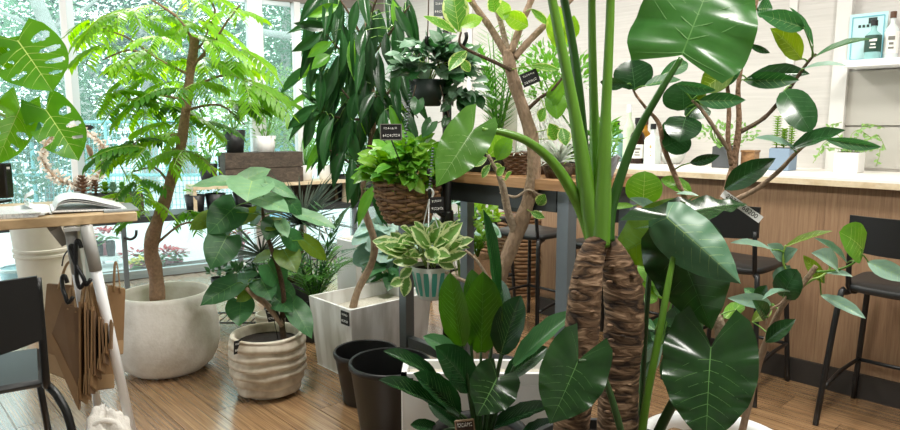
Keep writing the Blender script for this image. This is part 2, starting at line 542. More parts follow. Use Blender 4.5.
simple('pinecone', '#8d6d55', 0.8, noise=0.3, nscale=60)
simple('wreath_cream', '#e9ddcf', 0.9, noise=0.15, nscale=40)
simple('wreath_tan', '#b09478', 0.9, noise=0.2, nscale=40)
simple('water_blue', '#bfe0ea', 0.2)
simple('grey_wrap', '#a9adb3', 0.3, noise=0.15, nscale=20, metal=0.2)
simple('concrete_ledge', '#e9e8e5', 0.6)
simple('lime_dot', '#9bc53d', 0.6)

def concrete_mat():
    m, nt, b, out = newmat('concrete')
    tc = N(nt, 'ShaderNodeTexCoord')
    n1 = N(nt, 'ShaderNodeTexNoise'); setv(n1.inputs['Scale'], 3.5); setv(n1.inputs['Detail'], 6); setv(n1.inputs['Roughness'], 0.65)
    nt.links.new(tc.outputs['Object'], n1.inputs['Vector'])
    r1 = N(nt, 'ShaderNodeValToRGB'); e = r1.color_ramp.elements
    e[0].position = 0.36; e[0].color = (*hexc('#c4bdb2'), 1); e[1].position = 0.62; e[1].color = (*hexc('#e6e3dd'), 1)
    nt.links.new(n1.outputs['Fac'], r1.inputs['Fac'])
    n2 = N(nt, 'ShaderNodeTexNoise'); setv(n2.inputs['Scale'], 70.0); setv(n2.inputs['Detail'], 3)
    nt.links.new(tc.outputs['Object'], n2.inputs['Vector'])
    mx = N(nt, 'ShaderNodeMix', data_type='RGBA', blend_type='MULTIPLY'); setv(mx.inputs['Factor'], 0.25)
    nt.links.new(r1.outputs[0], mx.inputs['A']); nt.links.new(n2.outputs['Color'], mx.inputs['B'])
    nt.links.new(r1.outputs[0], b.inputs['Base Color'])
    bp = N(nt, 'ShaderNodeBump'); setv(bp.inputs['Strength'], 0.35); setv(bp.inputs['Distance'], 0.006)
    nt.links.new(n2.outputs['Fac'], bp.inputs['Height']); nt.links.new(bp.outputs[0], b.inputs['Normal'])
    setv(b.inputs['Roughness'], 0.85)
concrete_mat()
def marble_mat():
    m, nt, b, out = newmat('planter_white')
    tc = N(nt, 'ShaderNodeTexCoord'); mp = N(nt, 'ShaderNodeMapping'); setv(mp.inputs['Scale'], (6, 6, 1.2))
    nt.links.new(tc.outputs['Object'], mp.inputs['Vector'])
    n1 = N(nt, 'ShaderNodeTexNoise'); setv(n1.inputs['Scale'], 2.2); setv(n1.inputs['Detail'], 5)
    nt.links.new(mp.outputs[0], n1.inputs['Vector'])
    r1 = N(nt, 'ShaderNodeValToRGB'); e = r1.color_ramp.elements
    e[0].position = 0.38; e[0].color = (*hexc('#d2d1cd'), 1); e[1].position = 0.58; e[1].color = (*hexc('#f2f2f2'), 1)
    nt.links.new(n1.outputs['Fac'], r1.inputs['Fac']); nt.links.new(r1.outputs[0], b.inputs['Base Color'])
    setv(b.inputs['Roughness'], 0.5)
marble_mat()
def ribbed_mat():
    m, nt, b, out = newmat('ribbed_stone')
    tc = N(nt, 'ShaderNodeTexCoord')
    n1 = N(nt, 'ShaderNodeTexNoise'); setv(n1.inputs['Scale'], 11.0); setv(n1.inputs['Detail'], 6)
    nt.links.new(tc.outputs['Object'], n1.inputs['Vector'])
    r1 = N(nt, 'ShaderNodeValToRGB'); e = r1.color_ramp.elements
    e[0].position = 0.35; e[0].color = (*hexc('#b9ab95'), 1); e[1].position = 0.6; e[1].color = (*hexc('#e2d9c8'), 1)
    nt.links.new(n1.outputs['Fac'], r1.inputs['Fac']); nt.links.new(r1.outputs[0], b.inputs['Base Color'])
    setv(b.inputs['Roughness'], 0.7)
ribbed_mat()
def wallboard_mat():
    m, nt, b, out = newmat('white_wall')
    tc = N(nt, 'ShaderNodeTexCoord'); mp = N(nt, 'ShaderNodeMapping'); setv(mp.inputs['Scale'], (1.5, 1.5, 45))
    nt.links.new(tc.outputs['Object'], mp.inputs['Vector'])
    n1 = N(nt, 'ShaderNodeTexNoise'); setv(n1.inputs['Scale'], 2.0); setv(n1.inputs['Detail'], 4)
    nt.links.new(mp.outputs[0], n1.inputs['Vector'])
    r1 = N(nt, 'ShaderNodeValToRGB'); e = r1.color_ramp.elements
    e[0].position = 0.3; e[0].color = (*hexc('#c2beb9'), 1); e[1].position = 0.7; e[1].color = (*hexc('#cdc9c4'), 1)
    nt.links.new(n1.outputs['Fac'], r1.inputs['Fac']); nt.links.new(r1.outputs[0], b.inputs['Base Color'])
    bp = N(nt, 'ShaderNodeBump'); setv(bp.inputs['Strength'], 0.35); setv(bp.inputs['Distance'], 0.004)
    nt.links.new(n1.outputs['Fac'], bp.inputs['Height']); nt.links.new(bp.outputs[0], b.inputs['Normal'])
    setv(b.inputs['Roughness'], 0.75)
wallboard_mat()
def glass_mat(name, tint, refl=0.08, haze=0.0):
    m, nt, b, out = newmat(name)
    nt.nodes.remove(b)
    tr = N(nt, 'ShaderNodeBsdfTransparent'); setv(tr.inputs[0], (*tint, 1))
    gl = N(nt, 'ShaderNodeBsdfGlossy'); setv(gl.inputs['Roughness'], 0.02)
    lw = N(nt, 'ShaderNodeLayerWeight'); setv(lw.inputs[0], 0.15)
    mr = N(nt, 'ShaderNodeMapRange'); setv(mr.inputs['To Min'], refl * 0.5); setv(mr.inputs['To Max'], min(1, refl * 6))
    nt.links.new(lw.outputs['Fresnel'], mr.inputs['Value'])
    ms = N(nt, 'ShaderNodeMixShader')
    nt.links.new(mr.outputs[0], ms.inputs[0]); nt.links.new(tr.outputs[0], ms.inputs[1]); nt.links.new(gl.outputs[0], ms.inputs[2])
    last = ms.outputs[0]
    if haze:  # milky translucent share imitates reflection haze over the view, clean pane
        df = N(nt, 'ShaderNodeBsdfTranslucent'); setv(df.inputs[0], (0.93, 1.0, 0.99, 1))
        m2 = N(nt, 'ShaderNodeMixShader'); setv(m2.inputs[0], haze)
        nt.links.new(last, m2.inputs[1]); nt.links.new(df.outputs[0], m2.inputs[2]); last = m2.outputs[0]
    nt.links.new(last, out.inputs['Surface'])
glass_mat('window_glass', (0.90, 0.985, 0.965), 0.02, haze=0.06)
def bottle_mat(name, col, rough=0.1):
    m, nt, b, out = newmat(name)
    setv(b.inputs['Base Color'], (*hexc(col), 1)); setv(b.inputs['Roughness'], rough)
    setv(b.inputs['Transmission Weight'], 0.12); setv(b.inputs['IOR'], 1.3)
bottle_mat('glass_clear', '#e3ecea'); bottle_mat('glass_green', '#cfe3c4'); bottle_mat('glass_teal', '#9fd0cf')
bottle_mat('glass_brown', '#2a1a10'); bottle_mat('glass_amber', '#b8842c')
def emit(name, col, st):
    m, nt, b, out = newmat(name)
    setv(b.inputs['Base Color'], (*col, 1)); setv(b.inputs['Emission Color'], (*col, 1)); setv(b.inputs['Emission Strength'], st)
emit('lamp_glow', (1.0, 0.97, 0.92), 6.0)
# leaves
leafmat('lf_alocasia', '#15331a', '#264d20', rough=0.25, trans=0.2, spec=0.6, rnd=0.2)
leafmat('lf_alocasia_mid', '#2a5a24', '#437a38', rough=0.3, trans=0.2, spec=0.6, rnd=0.1)
leafmat('lf_alocasia_lt', '#3f6f2b', '#5f8f43', rough=0.28, trans=0.3, rnd=0.2)
leafmat('lf_ficus_dark', '#123317', '#2d5a2d', rough=0.25, trans=0.12, rnd=0.4, spec=0.6)
leafmat('lf_ficus_blue', '#6c8f7c', '#93b3a0', rough=0.35, trans=0.12, rnd=0.3)
leafmat('lf_ficus_bright', '#4c8222', '#6ba136', rough=0.35, trans=0.35, rnd=0.3)
leafmat('lf_umbel', '#235229', '#3f7644', rough=0.4, trans=0.22, rnd=0.35)
leafmat('lf_umbel_skylit', '#5e8f63', '#86b088', rough=0.42, trans=0.2, rnd=0.3)  # paler copy of the blade green, sky reflection on upturned leaves coloured in
leafmat('lf_olive', '#4b6a1a', '#6f8c25', rough=0.45, trans=0.35, rnd=0.3)
leafmat('lf_alii', '#16361a', '#2f5f30', rough=0.28, trans=0.2, rnd=0.45, spec=0.6)
leafmat('lf_alii_lt', '#4b8a2c', '#6faa40', rough=0.32, trans=0.4, rnd=0.3)
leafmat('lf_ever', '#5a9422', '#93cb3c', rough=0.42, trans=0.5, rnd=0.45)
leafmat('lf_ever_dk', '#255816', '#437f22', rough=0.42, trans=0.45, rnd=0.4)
leafmat('lf_monstera', '#3d7a1c', '#5a9626', rough=0.35, trans=0.45, rnd=0.2)
leafmat('lf_altissima', '#3f7a2a', '#5f9a38', rough=0.35, trans=0.3, edge='#b5c77c', edge_w=0.8, rnd=0.3)
leafmat('lf_lime', '#5f9a22', '#86b93a', rough=0.35, trans=0.4, edge='#a8c458', edge_w=0.95, rnd=0.3)
leafmat('lf_streliz', '#12331a', '#254f2a', rough=0.25, trans=0.18, rnd=0.35, spec=0.6)
leafmat('lf_streliz_g', '#254f10', '#386a1a', rough=0.3, trans=0.3, rnd=0.25)
leafmat('lf_pothos', '#3a7a22', '#7ab848', rough=0.35, trans=0.3, rnd=0.45)
leafmat('lf_ivy', '#4f7357', '#93b39a', rough=0.35, trans=0.15, rnd=0.45)
leafmat('lf_varieg', '#4f8038', '#79a652', rough=0.4, trans=0.3, edge='#d3deaa', edge_w=0.62, rnd=0.3)
leafmat('lf_teal', '#7fa398', '#a4c4b8', rough=0.45, trans=0.15, rnd=0.3)
leafmat('lf_dracaena', '#121f13', '#22331f', rough=0.6, trans=0.05, spec=0.25, rnd=0.3)
leafmat('lf_palm', '#3c7a2e', '#6aa548', rough=0.4, trans=0.3, rnd=0.3)
leafmat('lf_bright', '#5f9426', '#92bd45', rough=0.45, trans=0.4, rnd=0.4)
leafmat('lf_silver', '#aeb9ac', '#d4dbd0', rough=0.6, trans=0.15, rnd=0.3)
leafmat('lf_herb', '#6d9f4e', '#a3c783', rough=0.5, trans=0.3, rnd=0.4)
leafmat('lf_out1', '#47735c', '#82a98c', rough=0.7, trans=0.3, rnd=0.4)
leafmat('lf_out2', '#27463c', '#4a6f62', rough=0.7, trans=0.25, rnd=0.4)
leafmat('lf_out3', '#5f8a50', '#94b576', rough=0.7, trans=0.3, rnd=0.4)
simple('vein_pale', '#9fc07a', 0.4)
simple('vein_mid', '#5f9148', 0.4)
simple('vein_dark', '#3d6f38', 0.4)
simple('vein_lime', '#b6cf6a', 0.4)
simple('bark_out', '#a8aca6', 0.9, noise=0.2, nscale=10)
def palm_trunk_mat():
    m, nt, b, out = newmat('alocasia_bark')
    tc = N(nt, 'ShaderNodeTexCoord'); mp = N(nt, 'ShaderNodeMapping'); setv(mp.inputs['Scale'], (11, 11, 42))
    nt.links.new(tc.outputs['Object'], mp.inputs['Vector'])
    n1 = N(nt, 'ShaderNodeTexNoise'); setv(n1.inputs['Scale'], 1.3); setv(n1.inputs['Detail'], 6); setv(n1.inputs['Distortion'], 1.2)
    nt.links.new(mp.outputs[0], n1.inputs['Vector'])
    r1 = N(nt, 'ShaderNodeValToRGB'); e = r1.color_ramp.elements
    e[0].position = 0.36; e[0].color = (*hexc('#2a1d13'), 1); e[1].position = 0.72; e[1].color = (*hexc('#b8987a'), 1)
    k = e.new(0.53); k.color = (*hexc('#6e543c'), 1)
    nt.links.new(n1.outputs['Fac'], r1.inputs['Fac']); nt.links.new(r1.outputs[0], b.inputs['Base Color'])
    bp = N(nt, 'ShaderNodeBump'); setv(bp.inputs['Strength'], 0.9); setv(bp.inputs['Distance'], 0.008)
    nt.links.new(n1.outputs['Fac'], bp.inputs['Height']); nt.links.new(bp.outputs[0], b.inputs['Normal'])
    setv(b.inputs['Roughness'], 0.85)
palm_trunk_mat()

def structure(o):
    o['kind'] = 'structure'
    return o
AXC = (DC, NC, UPZ)
AXW = (DW, NW, UPZ)

# ------------------------------------------------------------------ floor: slab and planks
BAR_V = 3.50                  # the bar front
WALL_V = 4.17                 # the wall behind the bar
mb = flat(MB())
WALL_END = 6.05               # u where the wall meets the window wall
quad = [UV(-2.5, -2.6), UV(-2.5, WALL_V + .1), UV(WALL_END + .2, WALL_V + .1), WM(-3.2, 0.06), UV(4.2, -2.6)]
top = [p + Vector((0, 0, -0.006)) for p in quad]; bot = [p + Vector((0, 0, -0.12)) for p in quad]
n = len(quad)
mb.add(top + bot, [tuple(reversed(range(n))), tuple(range(n, 2 * n))] + [(i, (i + 1) % n, n + (i + 1) % n, n + i) for i in range(n)])
floor = structure(mb.build('floor', 'floor_base'))
pm = MB(); pm.box((0, 0, -0.003), (1, 1, 0.006)); plank_me = pm.mesh('plank', False); plank_me.materials.append(MATS['floor_wood'])
PW, PLN = 0.178, 1.15
def win_u(v):                 # u at which a floor row meets the window wall
    o = NC * v
    # (o + DC*u - W0) . NW = 0
    return (W0 - o).dot(NW) / DC.dot(NW)
rows = [(-0.07 + PW * k) for k in range(-1, 24)]
pk = random.Random(3)
for ri, v0 in enumerate(rows):
    u = -0.9 + pk.random() * PLN
    vmid = v0 + PW / 2
    if vmid > WALL_V: continue
    umax = min(win_u(v0), win_u(v0 + PW)) - 0.06 if vmid < 3.9 else WALL_END
    umax = min(umax, 6.3)
    while u < umax:
        ln = min(PLN, umax - u)
        c = UV(u + ln / 2, vmid)
        q = c.y
        if ln > 0.12 and c.y > 1.2 and abs(c.x) < c.y * 0.8 + 0.8:
            o = bpy.data.objects.new('plank', plank_me); COL.objects.link(o)
            attach(o, floor)
            o.location = c; o.rotation_euler = (0, 0, ANG_C); o.scale = (ln - 0.003, PW - 0.003, 1)
        u += PLN

# ------------------------------------------------------------------ bar wall, ceiling
def wallbox(name, a, b, v, th, z0, z1, mat, off=0):
    mb = flat(MB())
    mb.box(UV((a + b) / 2, v + th / 2, (z0 + z1) / 2), (b - a, th, z1 - z0), AXC)
    return structure(mb.build(name, mat))
wallbox('wall_right', -2.5, WALL_END + 0.1, WALL_V, 0.12, 0, 2.9, 'white_wall')
def wall_u(px, v=WALL_V, py=126):
    k = (px - 450.0) / F_PX * CT
    o = NC * v
    return (k * o.y - o.x) / (DC.x - k * DC.y)
u1 = wall_u(838); u2 = wall_u(786)
flat_mb = lambda: flat(MB())
m_ = flat_mb(); m_.box(UV(u1, WALL_V - .02, 1.45 + .5), (0.075, 0.05, 1.9), AXC); structure(m_.build('trim_1', 'wall_trim'))
m_ = flat_mb(); m_.box(UV(u2, WALL_V - .004, 1.95), (0.045, 0.012, 1.9), AXC); structure(m_.build('trim_2', 'wall_trim'))
u3 = wall_u(470)
m_ = flat_mb(); m_.box(UV(u3, WALL_V - .004, 1.95), (0.06, 0.012, 1.9), AXC); structure(m_.build('trim_3', 'wall_trim'))
# the shop's other walls, behind and beside the camera
m_ = flat_mb(); m_.box(UV(.85, -2.66, 1.45), (6.9, .12, 2.9), AXC); structure(m_.build('wall_left', 'ceiling_white'))
m_ = flat_mb(); m_.box(UV(-2.56, .8, 1.45), (.12, 7.0, 2.9), AXC); structure(m_.build('wall_front', 'ceiling_white'))
# ceiling with its light panels
mb = flat(MB())
cz = [p + Vector((0, 0, 2.78)) for p in quad]; ct = [p + Vector((0, 0, 2.9)) for p in quad]
mb.add(ct + cz, [tuple(reversed(range(n))), tuple(range(n, 2 * n))] + [(i, (i + 1) % n, n + (i + 1) % n, n + i) for i in range(n)])
structure(mb.build('ceiling', 'ceiling_white'))
LAMPS = [(0.2, 1.2, 'above the fiddle trees'), (2.2, 1.2, ''), (4.2, 1.4, ''), (0.4, 2.75, ''), (2.4, 2.75, ''), (4.3, 2.9, '')]
names = ['nearest the front wall on the window side', 'over the middle of the shop floor on the window side', 'nearest the window wall',
         'above the first bar stool', 'above the plant table by the bar', 'in the corner between bar wall and window']
for (u, v, _), nm in zip(LAMPS, names):
    t = thing('ceiling_light', 'flat white ceiling light panel ' + nm, 'ceiling light', UV(u, v, 2.76), 'ceiling light panels')
    m_ = flat_mb(); m_.box(UV(u, v, 2.765), (0.64, 0.64, 0.03), AXC); m_.build('frame', 'white_metal', t)
    m_ = flat_mb(); m_.box(UV(u, v, 2.748), (0.58, 0.58, 0.008), AXC); m_.build('diffuser', 'lamp_glow', t)
    ld = bpy.data.lights.new('panel_light', 'AREA'); ld.shape = 'SQUARE'; ld.size = 0.4; ld.energy = 35; ld.color = (1.0, 0.965, 0.91)
    lo = bpy.data.objects.new('panel_light', ld); COL.objects.link(lo); attach(lo, t); lo.location = UV(u, v, 2.735)

# ------------------------------------------------------------------ window wall
mcol = [m_at(x) for x in (-160, 75, 258, 300)]
MEND = 2.75
def wbox(mb, m0, m1, off, th, z0, z1, mi=0):
    mb.box(WM((m0 + m1) / 2, off, (z0 + z1) / 2), (m1 - m0, th, z1 - z0), AXW, mi)
mb = flat_mb(); wbox(mb, -3.2, MEND, 0.05, 0.12, 2.44, 2.9); structure(mb.build('wall_back', 'header_grey'))
mb = flat_mb(); wbox(mb, -3.2, MEND, 0.05, 0.10, -0.1, 0.03); structure(mb.build('baseboard_window', 'frame_alu'))
def mullion(nm, px, w, mat):
    m0 = m_at(px); mb = flat_mb(); wbox(mb, m0 - w / 2, m0 + w / 2, 0.0, 0.09, 0.03, 2.44)
    return structure(mb.build(nm, mat))
mullion('trim_4', 71.5, 0.045, 'white_metal'); mullion('trim_5', 78, 0.05, 'frame_alu')
mullion('trim_6', 258, 0.13, 'white_metal'); mullion('trim_7', 299, 0.06, 'white_metal')
edges = [-3.1, m_at(75), m_at(258), m_at(299), MEND - 0.05]
for i in range(4):
    a, b2 = edges[i] + 0.05, edges[i + 1] - 0.05
    w = structure(bpy.data.objects.new('window_%d' % (i + 1), None)); COL.objects.link(w); w.location = WM((a + b2) / 2, 0.03, 0.1)
    mb = flat_mb(); wbox(mb, a, b2, 0.03, 0.006, 0.04, 2.43); mb.build('pane', 'window_glass', w)
    mb = flat_mb()
    for (p0, p1, z0, z1) in ((a, b2, .03, .06), (a, b2, 2.4, 2.44)):
        wbox(mb, p0, p1, 0.03, 0.05, z0, z1)
    mb.build('window_frame', 'frame_alu', w)
# ------------------------------------------------------------------ outside
mb = flat_mb()
c = WM(0, 14, -0.16); mb.box(c, (60, 28, 0.1), AXW); structure(mb.build('ground_outside', 'asphalt'))
def tree_out(name, label, px, Y, base_z, blobs, mat, nleaf, lsz, trunk, seed, group='trees beyond the car park'):
    r = random.Random(seed)
    b = P(px, 126, Y); b.z = base_z
    t = thing(name, label, 'tree', b, group)
    mb = MB()
    for (bx, by, dY, rx, rz) in blobs:
        c = P(bx, by, Y + dY)
        for i in range(int(nleaf * 2.2)):
            while True:
                q = Vector((r.uniform(-1, 1), r.uniform(-1, 1), r.uniform(-1, 1)))
                if 0.15 < q.length < 1: break
            q = q.normalized() * (q.length ** 0.5)
            p = c + Vector((q.x * rx, q.y * rx * 0.7, q.z * rz))
            if p.z < -0.1: continue
            d = Vector((r.gauss(0, 1), r.gauss(0, 1), r.gauss(0, .6))).normalized()
            mb.blade(p, p + d * lsz * .6 * r.uniform(.7, 1.3), lsz * 0.34, Vector((q.x, q.y, q.z + .5)), segs=2)
    mb.build('crown', mat, t, kind='stuff')
    mb = MB()
    for (pts, r0, r1) in trunk:
        mb.tube([P(x, y, Y + dy) for (x, y, dy) in pts], [r0 + (r1 - r0) * i / (len(pts) - 1) for i in range(len(pts))], n=7, sub=3)
    if trunk: mb.build('trunk', 'bark_out', t)
    return t
tree_out('broadleaf_tree', 'pale bare-branched tree outside left of the window post', 30, 13, 0, [(-60, 30, 0, 2.2, 1.6), (30, 40, 1, 1.6, 1.2)], 'lf_out1', 550, .22,
         [([(100, 175, 0), (75, 90, 0), (45, 20, 0), (20, -40, 0)], .22, .1), ([(75, 90, 0), (55, 40, 1), (70, -20, 1)], .06, .03), ([(60, 60, 0), (20, 20, -1), (-20, 10, -1)], .05, .02),
          ([(50, 30, 0), (90, 5, .5), (120, -20, .5)], .05, .02), ([(20, -20, 0), (40, 10, .5), (62, 30, 1)], .03, .015)], 1)
tree_out('broadleaf_tree', 'mint green bush outside behind the wreath and monstera', 50, 11, 0, [(-30, 120, 0, 1.9, 1.0), (60, 115, 0, 1.1, .8), (30, 165, 0, 1.3, .7)], 'lf_out1', 700, .17, [([(50, 210, 0), (50, 120, 0)], .08, .04)], 2)
tree_out('broadleaf_tree', 'dark teal tree outside behind the feathery tree crown', 150, 15, 0, [(130, 80, 0, 1.8, 1.5), (190, 30, 1, 2.0, 1.4), (120, 5, 1, 2, 1)], 'lf_out2', 700, .22,
         [([(150, 200, 0), (150, 100, 0), (140, 20, 0)], .2, .1), ([(105, 100, -1), (130, 105, -1), (165, 92, -1)], .03, .03), ([(90, 70, -1), (108, 88, -1), (140, 85, -1)], .05, .02)], 3)
tree_out('broadleaf_tree', 'pale green tree outside between the white column and the drooping ficus', 285, 14, 0, [(235, 40, 0, 1.6, 1.5), (290, 60, 0, 1.2, 1.6), (330, 40, 0, 1.4, 1.8)], 'lf_out1', 750, .2,
         [([(285, 200, 0), (283, 80, 0), (290, -10, 0)], .15, .08), ([(262, 32, -1), (285, 35, -1), (300, 33, -1)], .07, .07)], 4)
tree_out('broadleaf_tree', 'yellow-green shrub outside beside the pots on the wooden riser', 290, 9.5, 0, [(285, 110, 0, .65, .65), (255, 120, 0, .7, .5), (330, 120, 0, .8, .7)], 'lf_out3', 600, .12, [([(285, 205, 0), (285, 130, 0)], .05, .02)], 5)
tree_out('broadleaf_tree', 'tall dark evergreen outside at far left of the window', -90, 18, 0, [(-120, 20, 0, 3, 3), (-20, 30, 2, 2.5, 2.2), (60, 20, 3, 2.5, 2.4)], 'lf_out2', 550, .3, [([(-90, 200, 0), (-90, 20, 0)], .3, .1)], 6)
tree_out('broadleaf_tree', 'grey-green tree outside filling the top of the middle window', 190, 20, 0, [(100, 30, 0, 2.6, 2.4), (190, 40, 1, 2.6, 2.6), (270, 30, 0, 2.4, 2.4), (340, 50, 0, 2.5, 2.4)], 'lf_out1', 600, .3, [([(190, 190, 0), (190, 20, 0)], .25, .1)], 8)
# mesh fence and pale blue panels along the car park
t = thing('mesh_fence', 'turquoise wire mesh fence outside across the car park', 'fence', P(120, 126, 10.5) - Vector((0, 0, 1.3)))
Yf = 10.5
def fz(y): return P(120, y, Yf).z
for px in (30, 105, 165, 232):
    mb = MB(); p = P(px, 126, Yf); mb.tube([(p.x, p.y, -0.1), (p.x, p.y, fz(120))], .03, n=6, sub=1); mb.build('fence_post', 'fence_teal', t)
for y in (122, 175):
    mb = MB(); mb.tube([P(-60, y, Yf), P(236, y, Yf)], .025, n=6, sub=1); mb.build('rail', 'fence_teal', t)
mb = MB(); a = P(-60, 126, Yf); b_ = P(236, 126, Yf)
for i in range(75):
    x = a.x + (b_.x - a.x) * i / 74
    mb.tube([(x, Yf, 0), (x, Yf, fz(122))], .006, n=3, sub=1)
for i in range(14):
    z = fz(122) * (i + .5) / 14; mb.tube([(a.x, Yf, z), (b_.x, Yf, z)], .006, n=3, sub=1)
mb.build('wire_mesh', 'fence_teal', t, kind='stuff')
t = thing('panel_fence', 'pale blue panel fence outside behind the potted plants on the crate', 'fence', P(270, 126, 9.9) - Vector((0, 0, 1.3)))
for k in range(5):
    x0 = 236 + k * 14; mb = flat_mb(); pa = P(x0, 128, 9.9); pb = P(x0 + 13.2, 128, 9.9)
    mb.box(((pa.x + pb.x) / 2, 9.9, pa.z / 2 - .05), (pb.x - pa.x, .04, pa.z + .1)); mb.build('fence_panel', 'fence_panel', t)
mb = flat_mb(); mb.box((P(270, 126, 9.9).x, 9.9, P(270, 127, 9.9).z + .02), (1.15, .06, .05)); mb.build('top_rail', 'white_metal', t)

# poinsettias outside
def poinsettia(px, py, sc, label, colr, seed, Y=None):
    r = random.Random(seed)
    g = G(px, py, -0.11) if Y is None else P(px, py, Y)
    t = thing('potted_poinsettia', label, 'potted plant', g, 'poinsettias outside the window')
    mb = MB(); mb.lathe([(.045 * sc, 0), (.065 * sc, .1 * sc), (.07 * sc, .105 * sc), (.06 * sc, .1 * sc), (.02 * sc, .09 * sc)], g, 14); mb.build('pot', 'pink_pot', t)
    mb = MB()
    for i in range(60):
        a = r.uniform(0, 6.28); q = r.uniform(0, 1) ** .5
        p = g + Vector((math.cos(a) * .1 * q * sc, math.sin(a) * .1 * q * sc, (.17 + .05 * (1 - q)) * sc))
        d = Vector((math.cos(a), math.sin(a), r.uniform(-.2, .6)))
        mb.blade(p, p + d * .06 * sc, .03 * sc, UPZ, 2)
    mb.build('bracts', colr, t, kind='stuff')
    mb = MB()
    for i in range(40):
        a = r.uniform(0, 6.28); q = r.uniform(.3, 1)
        p = g + Vector((math.cos(a) * .06 * q * sc, math.sin(a) * .06 * q * sc, r.uniform(.11, .17) * sc)); d = Vector((math.cos(a), math.sin(a), r.uniform(-.4, .3)))
        mb.blade(p, p + d * .08 * sc, .04 * sc, UPZ, 2)
    mb.build('foliage', 'lf_palm', t, kind='stuff')
poinsettia(138, 275, 1.15, 'red poinsettia in a pink pot outside, left of the tree trunk', 'red_bract', 1)
poinsettia(144, 280, .95, 'yellow-green poinsettia in a pink pot outside, in front of the red ones', 'yellow_bract', 2)
poinsettia(166, 273, 1.15, 'red poinsettia in a pink pot outside, right of the tree trunk', 'red_bract', 3)
poinsettia(177, 270, 1.0, 'rightmost red poinsettia in a pink pot outside', 'red_bract', 4)
poinsettia(106, 256, 1.35, 'large red poinsettia outside on the white rack beside the bench leg', 'red_bract', 5, Y=6.6)
poinsettia(240, 250, 1.0, 'small pink-red poinsettia outside half hidden behind the round-leaved plant', 'red_bract', 6)
# white rack outside
g = P(112, 290, 6.6); zt = P(112, 256, 6.6).z
t = thing('plant_rack', 'small white rack with black bands outside the window under the red poinsettia', 'rack', (g.x, g.y, -.11))
for dx in (-.12, .12):
    for dy in (-.1, .1):
        mb = MB(); mb.tube([(g.x + dx, g.y + dy, -.11), (g.x + dx, g.y + dy, zt)], .016, n=6, sub=1); mb.build('leg', 'white_metal', t)
mb = flat_mb(); mb.box((g.x, g.y, zt - .012), (.3, .26, .024)); mb.build('shelf', 'white_metal', t)
mb = flat_mb(); mb.box((g.x, g.y, zt * .4), (.28, .24, .02)); mb.build('shelf', 'white_metal', t)
for k in range(2):
    mb = MB(); c = Vector((g.x - .06 + k * .12, g.y - .08, zt * .42))
    mb.lathe([(.03, 0), (.045, .1), (.04, .16), (.02, .17)], c, 10); mb.build('black_pot', 'black_plastic', t)
# water tub and bottle outside, far left
g = G(22, 292, -.11)
t = thing('plastic_tub', 'pale blue translucent plastic tub outside the window at far left', 'tub', g)
mb = MB(); mb.lathe([(.12, 0), (.15, .2), (.155, .21), (.145, .2), (.11, .02)], g, 18); mb.build('tub_body', 'water_blue', t)
mb = MB(); mb.lathe([(.157, .195), (.165, .2), (.165, .22), (.14, .222)], g, 18, caps=False); mb.build('rim', 'white_plastic', t)

# ------------------------------------------------------------------ window bench
B0 = G(117, 290)
boff = (B0 - W0).dot(NW); bm = (B0 - W0).dot(DW)
BZ = 0.575
t = thing('window_bench', 'long dark metal bench along the window wall', 'bench', WM(bm, boff, 0))
mb = flat_mb(); wbox(mb, -2.6, MEND - 0.1, boff + .2, 0.40, BZ - 0.05, BZ); mb.build('bench_top', 'steel_dark', t)
for px in (-30, 117, 236, 354):
    mm = m_at(px, boff); mb = flat_mb(); wbox(mb, mm - .018, mm + .018, boff + .03, .036, 0, BZ - .05); mb.build('leg', 'steel_grey', t)
mm = m_at(117, boff)
mb = MB(); c = WM(mm, boff - .0, .42); mb.tube([c, c + DW * .04 + Vector((0, 0, -.02)), c + DW * .08 + Vector((0, 0, .0)), c + DW * .09 + Vector((0, 0, .05))], .012, n=6); mb.build('hook', 'black_metal', t, label='black coat hook')
# wooden riser on the bench
ro = boff + .19
ra, rb = m_at(186, ro), m_at(345, ro)
RZ = P(265, 182, WM(m_at(265, ro), ro).y).z
t = thing('wooden_riser', 'pale plywood riser shelf standing on the dark window bench', 'shelf', WM((ra + rb) / 2, ro, BZ))
mb = flat_mb(); wbox(mb, ra, rb, ro, .32, RZ - .028, RZ); mb.build('top_board', 'pale_ply', t)
for q in (ra + .014, (ra + rb) / 2, rb - .05):
    mb = flat_mb(); wbox(mb, q - .014, q + (.05 if q > rb - .1 else .014), ro, .30, BZ, RZ - .028); mb.build('side_board', 'pale_ply', t)
mb = flat_mb(); wbox(mb, (ra + rb) / 2 + .014, rb - .064, ro + .14, .012, BZ, RZ - .028); mb.build('back_board', 'crate_wood', t)
# weathered crate on the riser
ca, cb = m_at(220, ro), m_at(297, ro)
CY = WM(m_at(258, ro), ro).y
cz1 = P(258, 152, CY).z
t = thing('wooden_crate', 'dark weathered wooden crate on the riser carrying two potted plants', 'crate', WM((ca + cb) / 2, ro, RZ))
ch = cz1 - RZ
for k in range(2):
    for o2 in (-.12, .12):
        mb = flat_mb(); wbox(mb, ca, cb, ro + o2, .016, RZ + k * ch / 2 + .003, RZ + (k + 1) * ch / 2 - .003); mb.build('slat', 'crate_wood', t)
for q in (ca + .02, cb - .02):
    mb = flat_mb(); wbox(mb, q - .012, q + .012, ro, .22, RZ, cz1 - .005); mb.build('end_board', 'crate_wood', t)
mb = flat_mb(); wbox(mb, ca, cb, ro, .25, cz1 - .012, cz1); mb.build('lid', 'crate_wood', t)

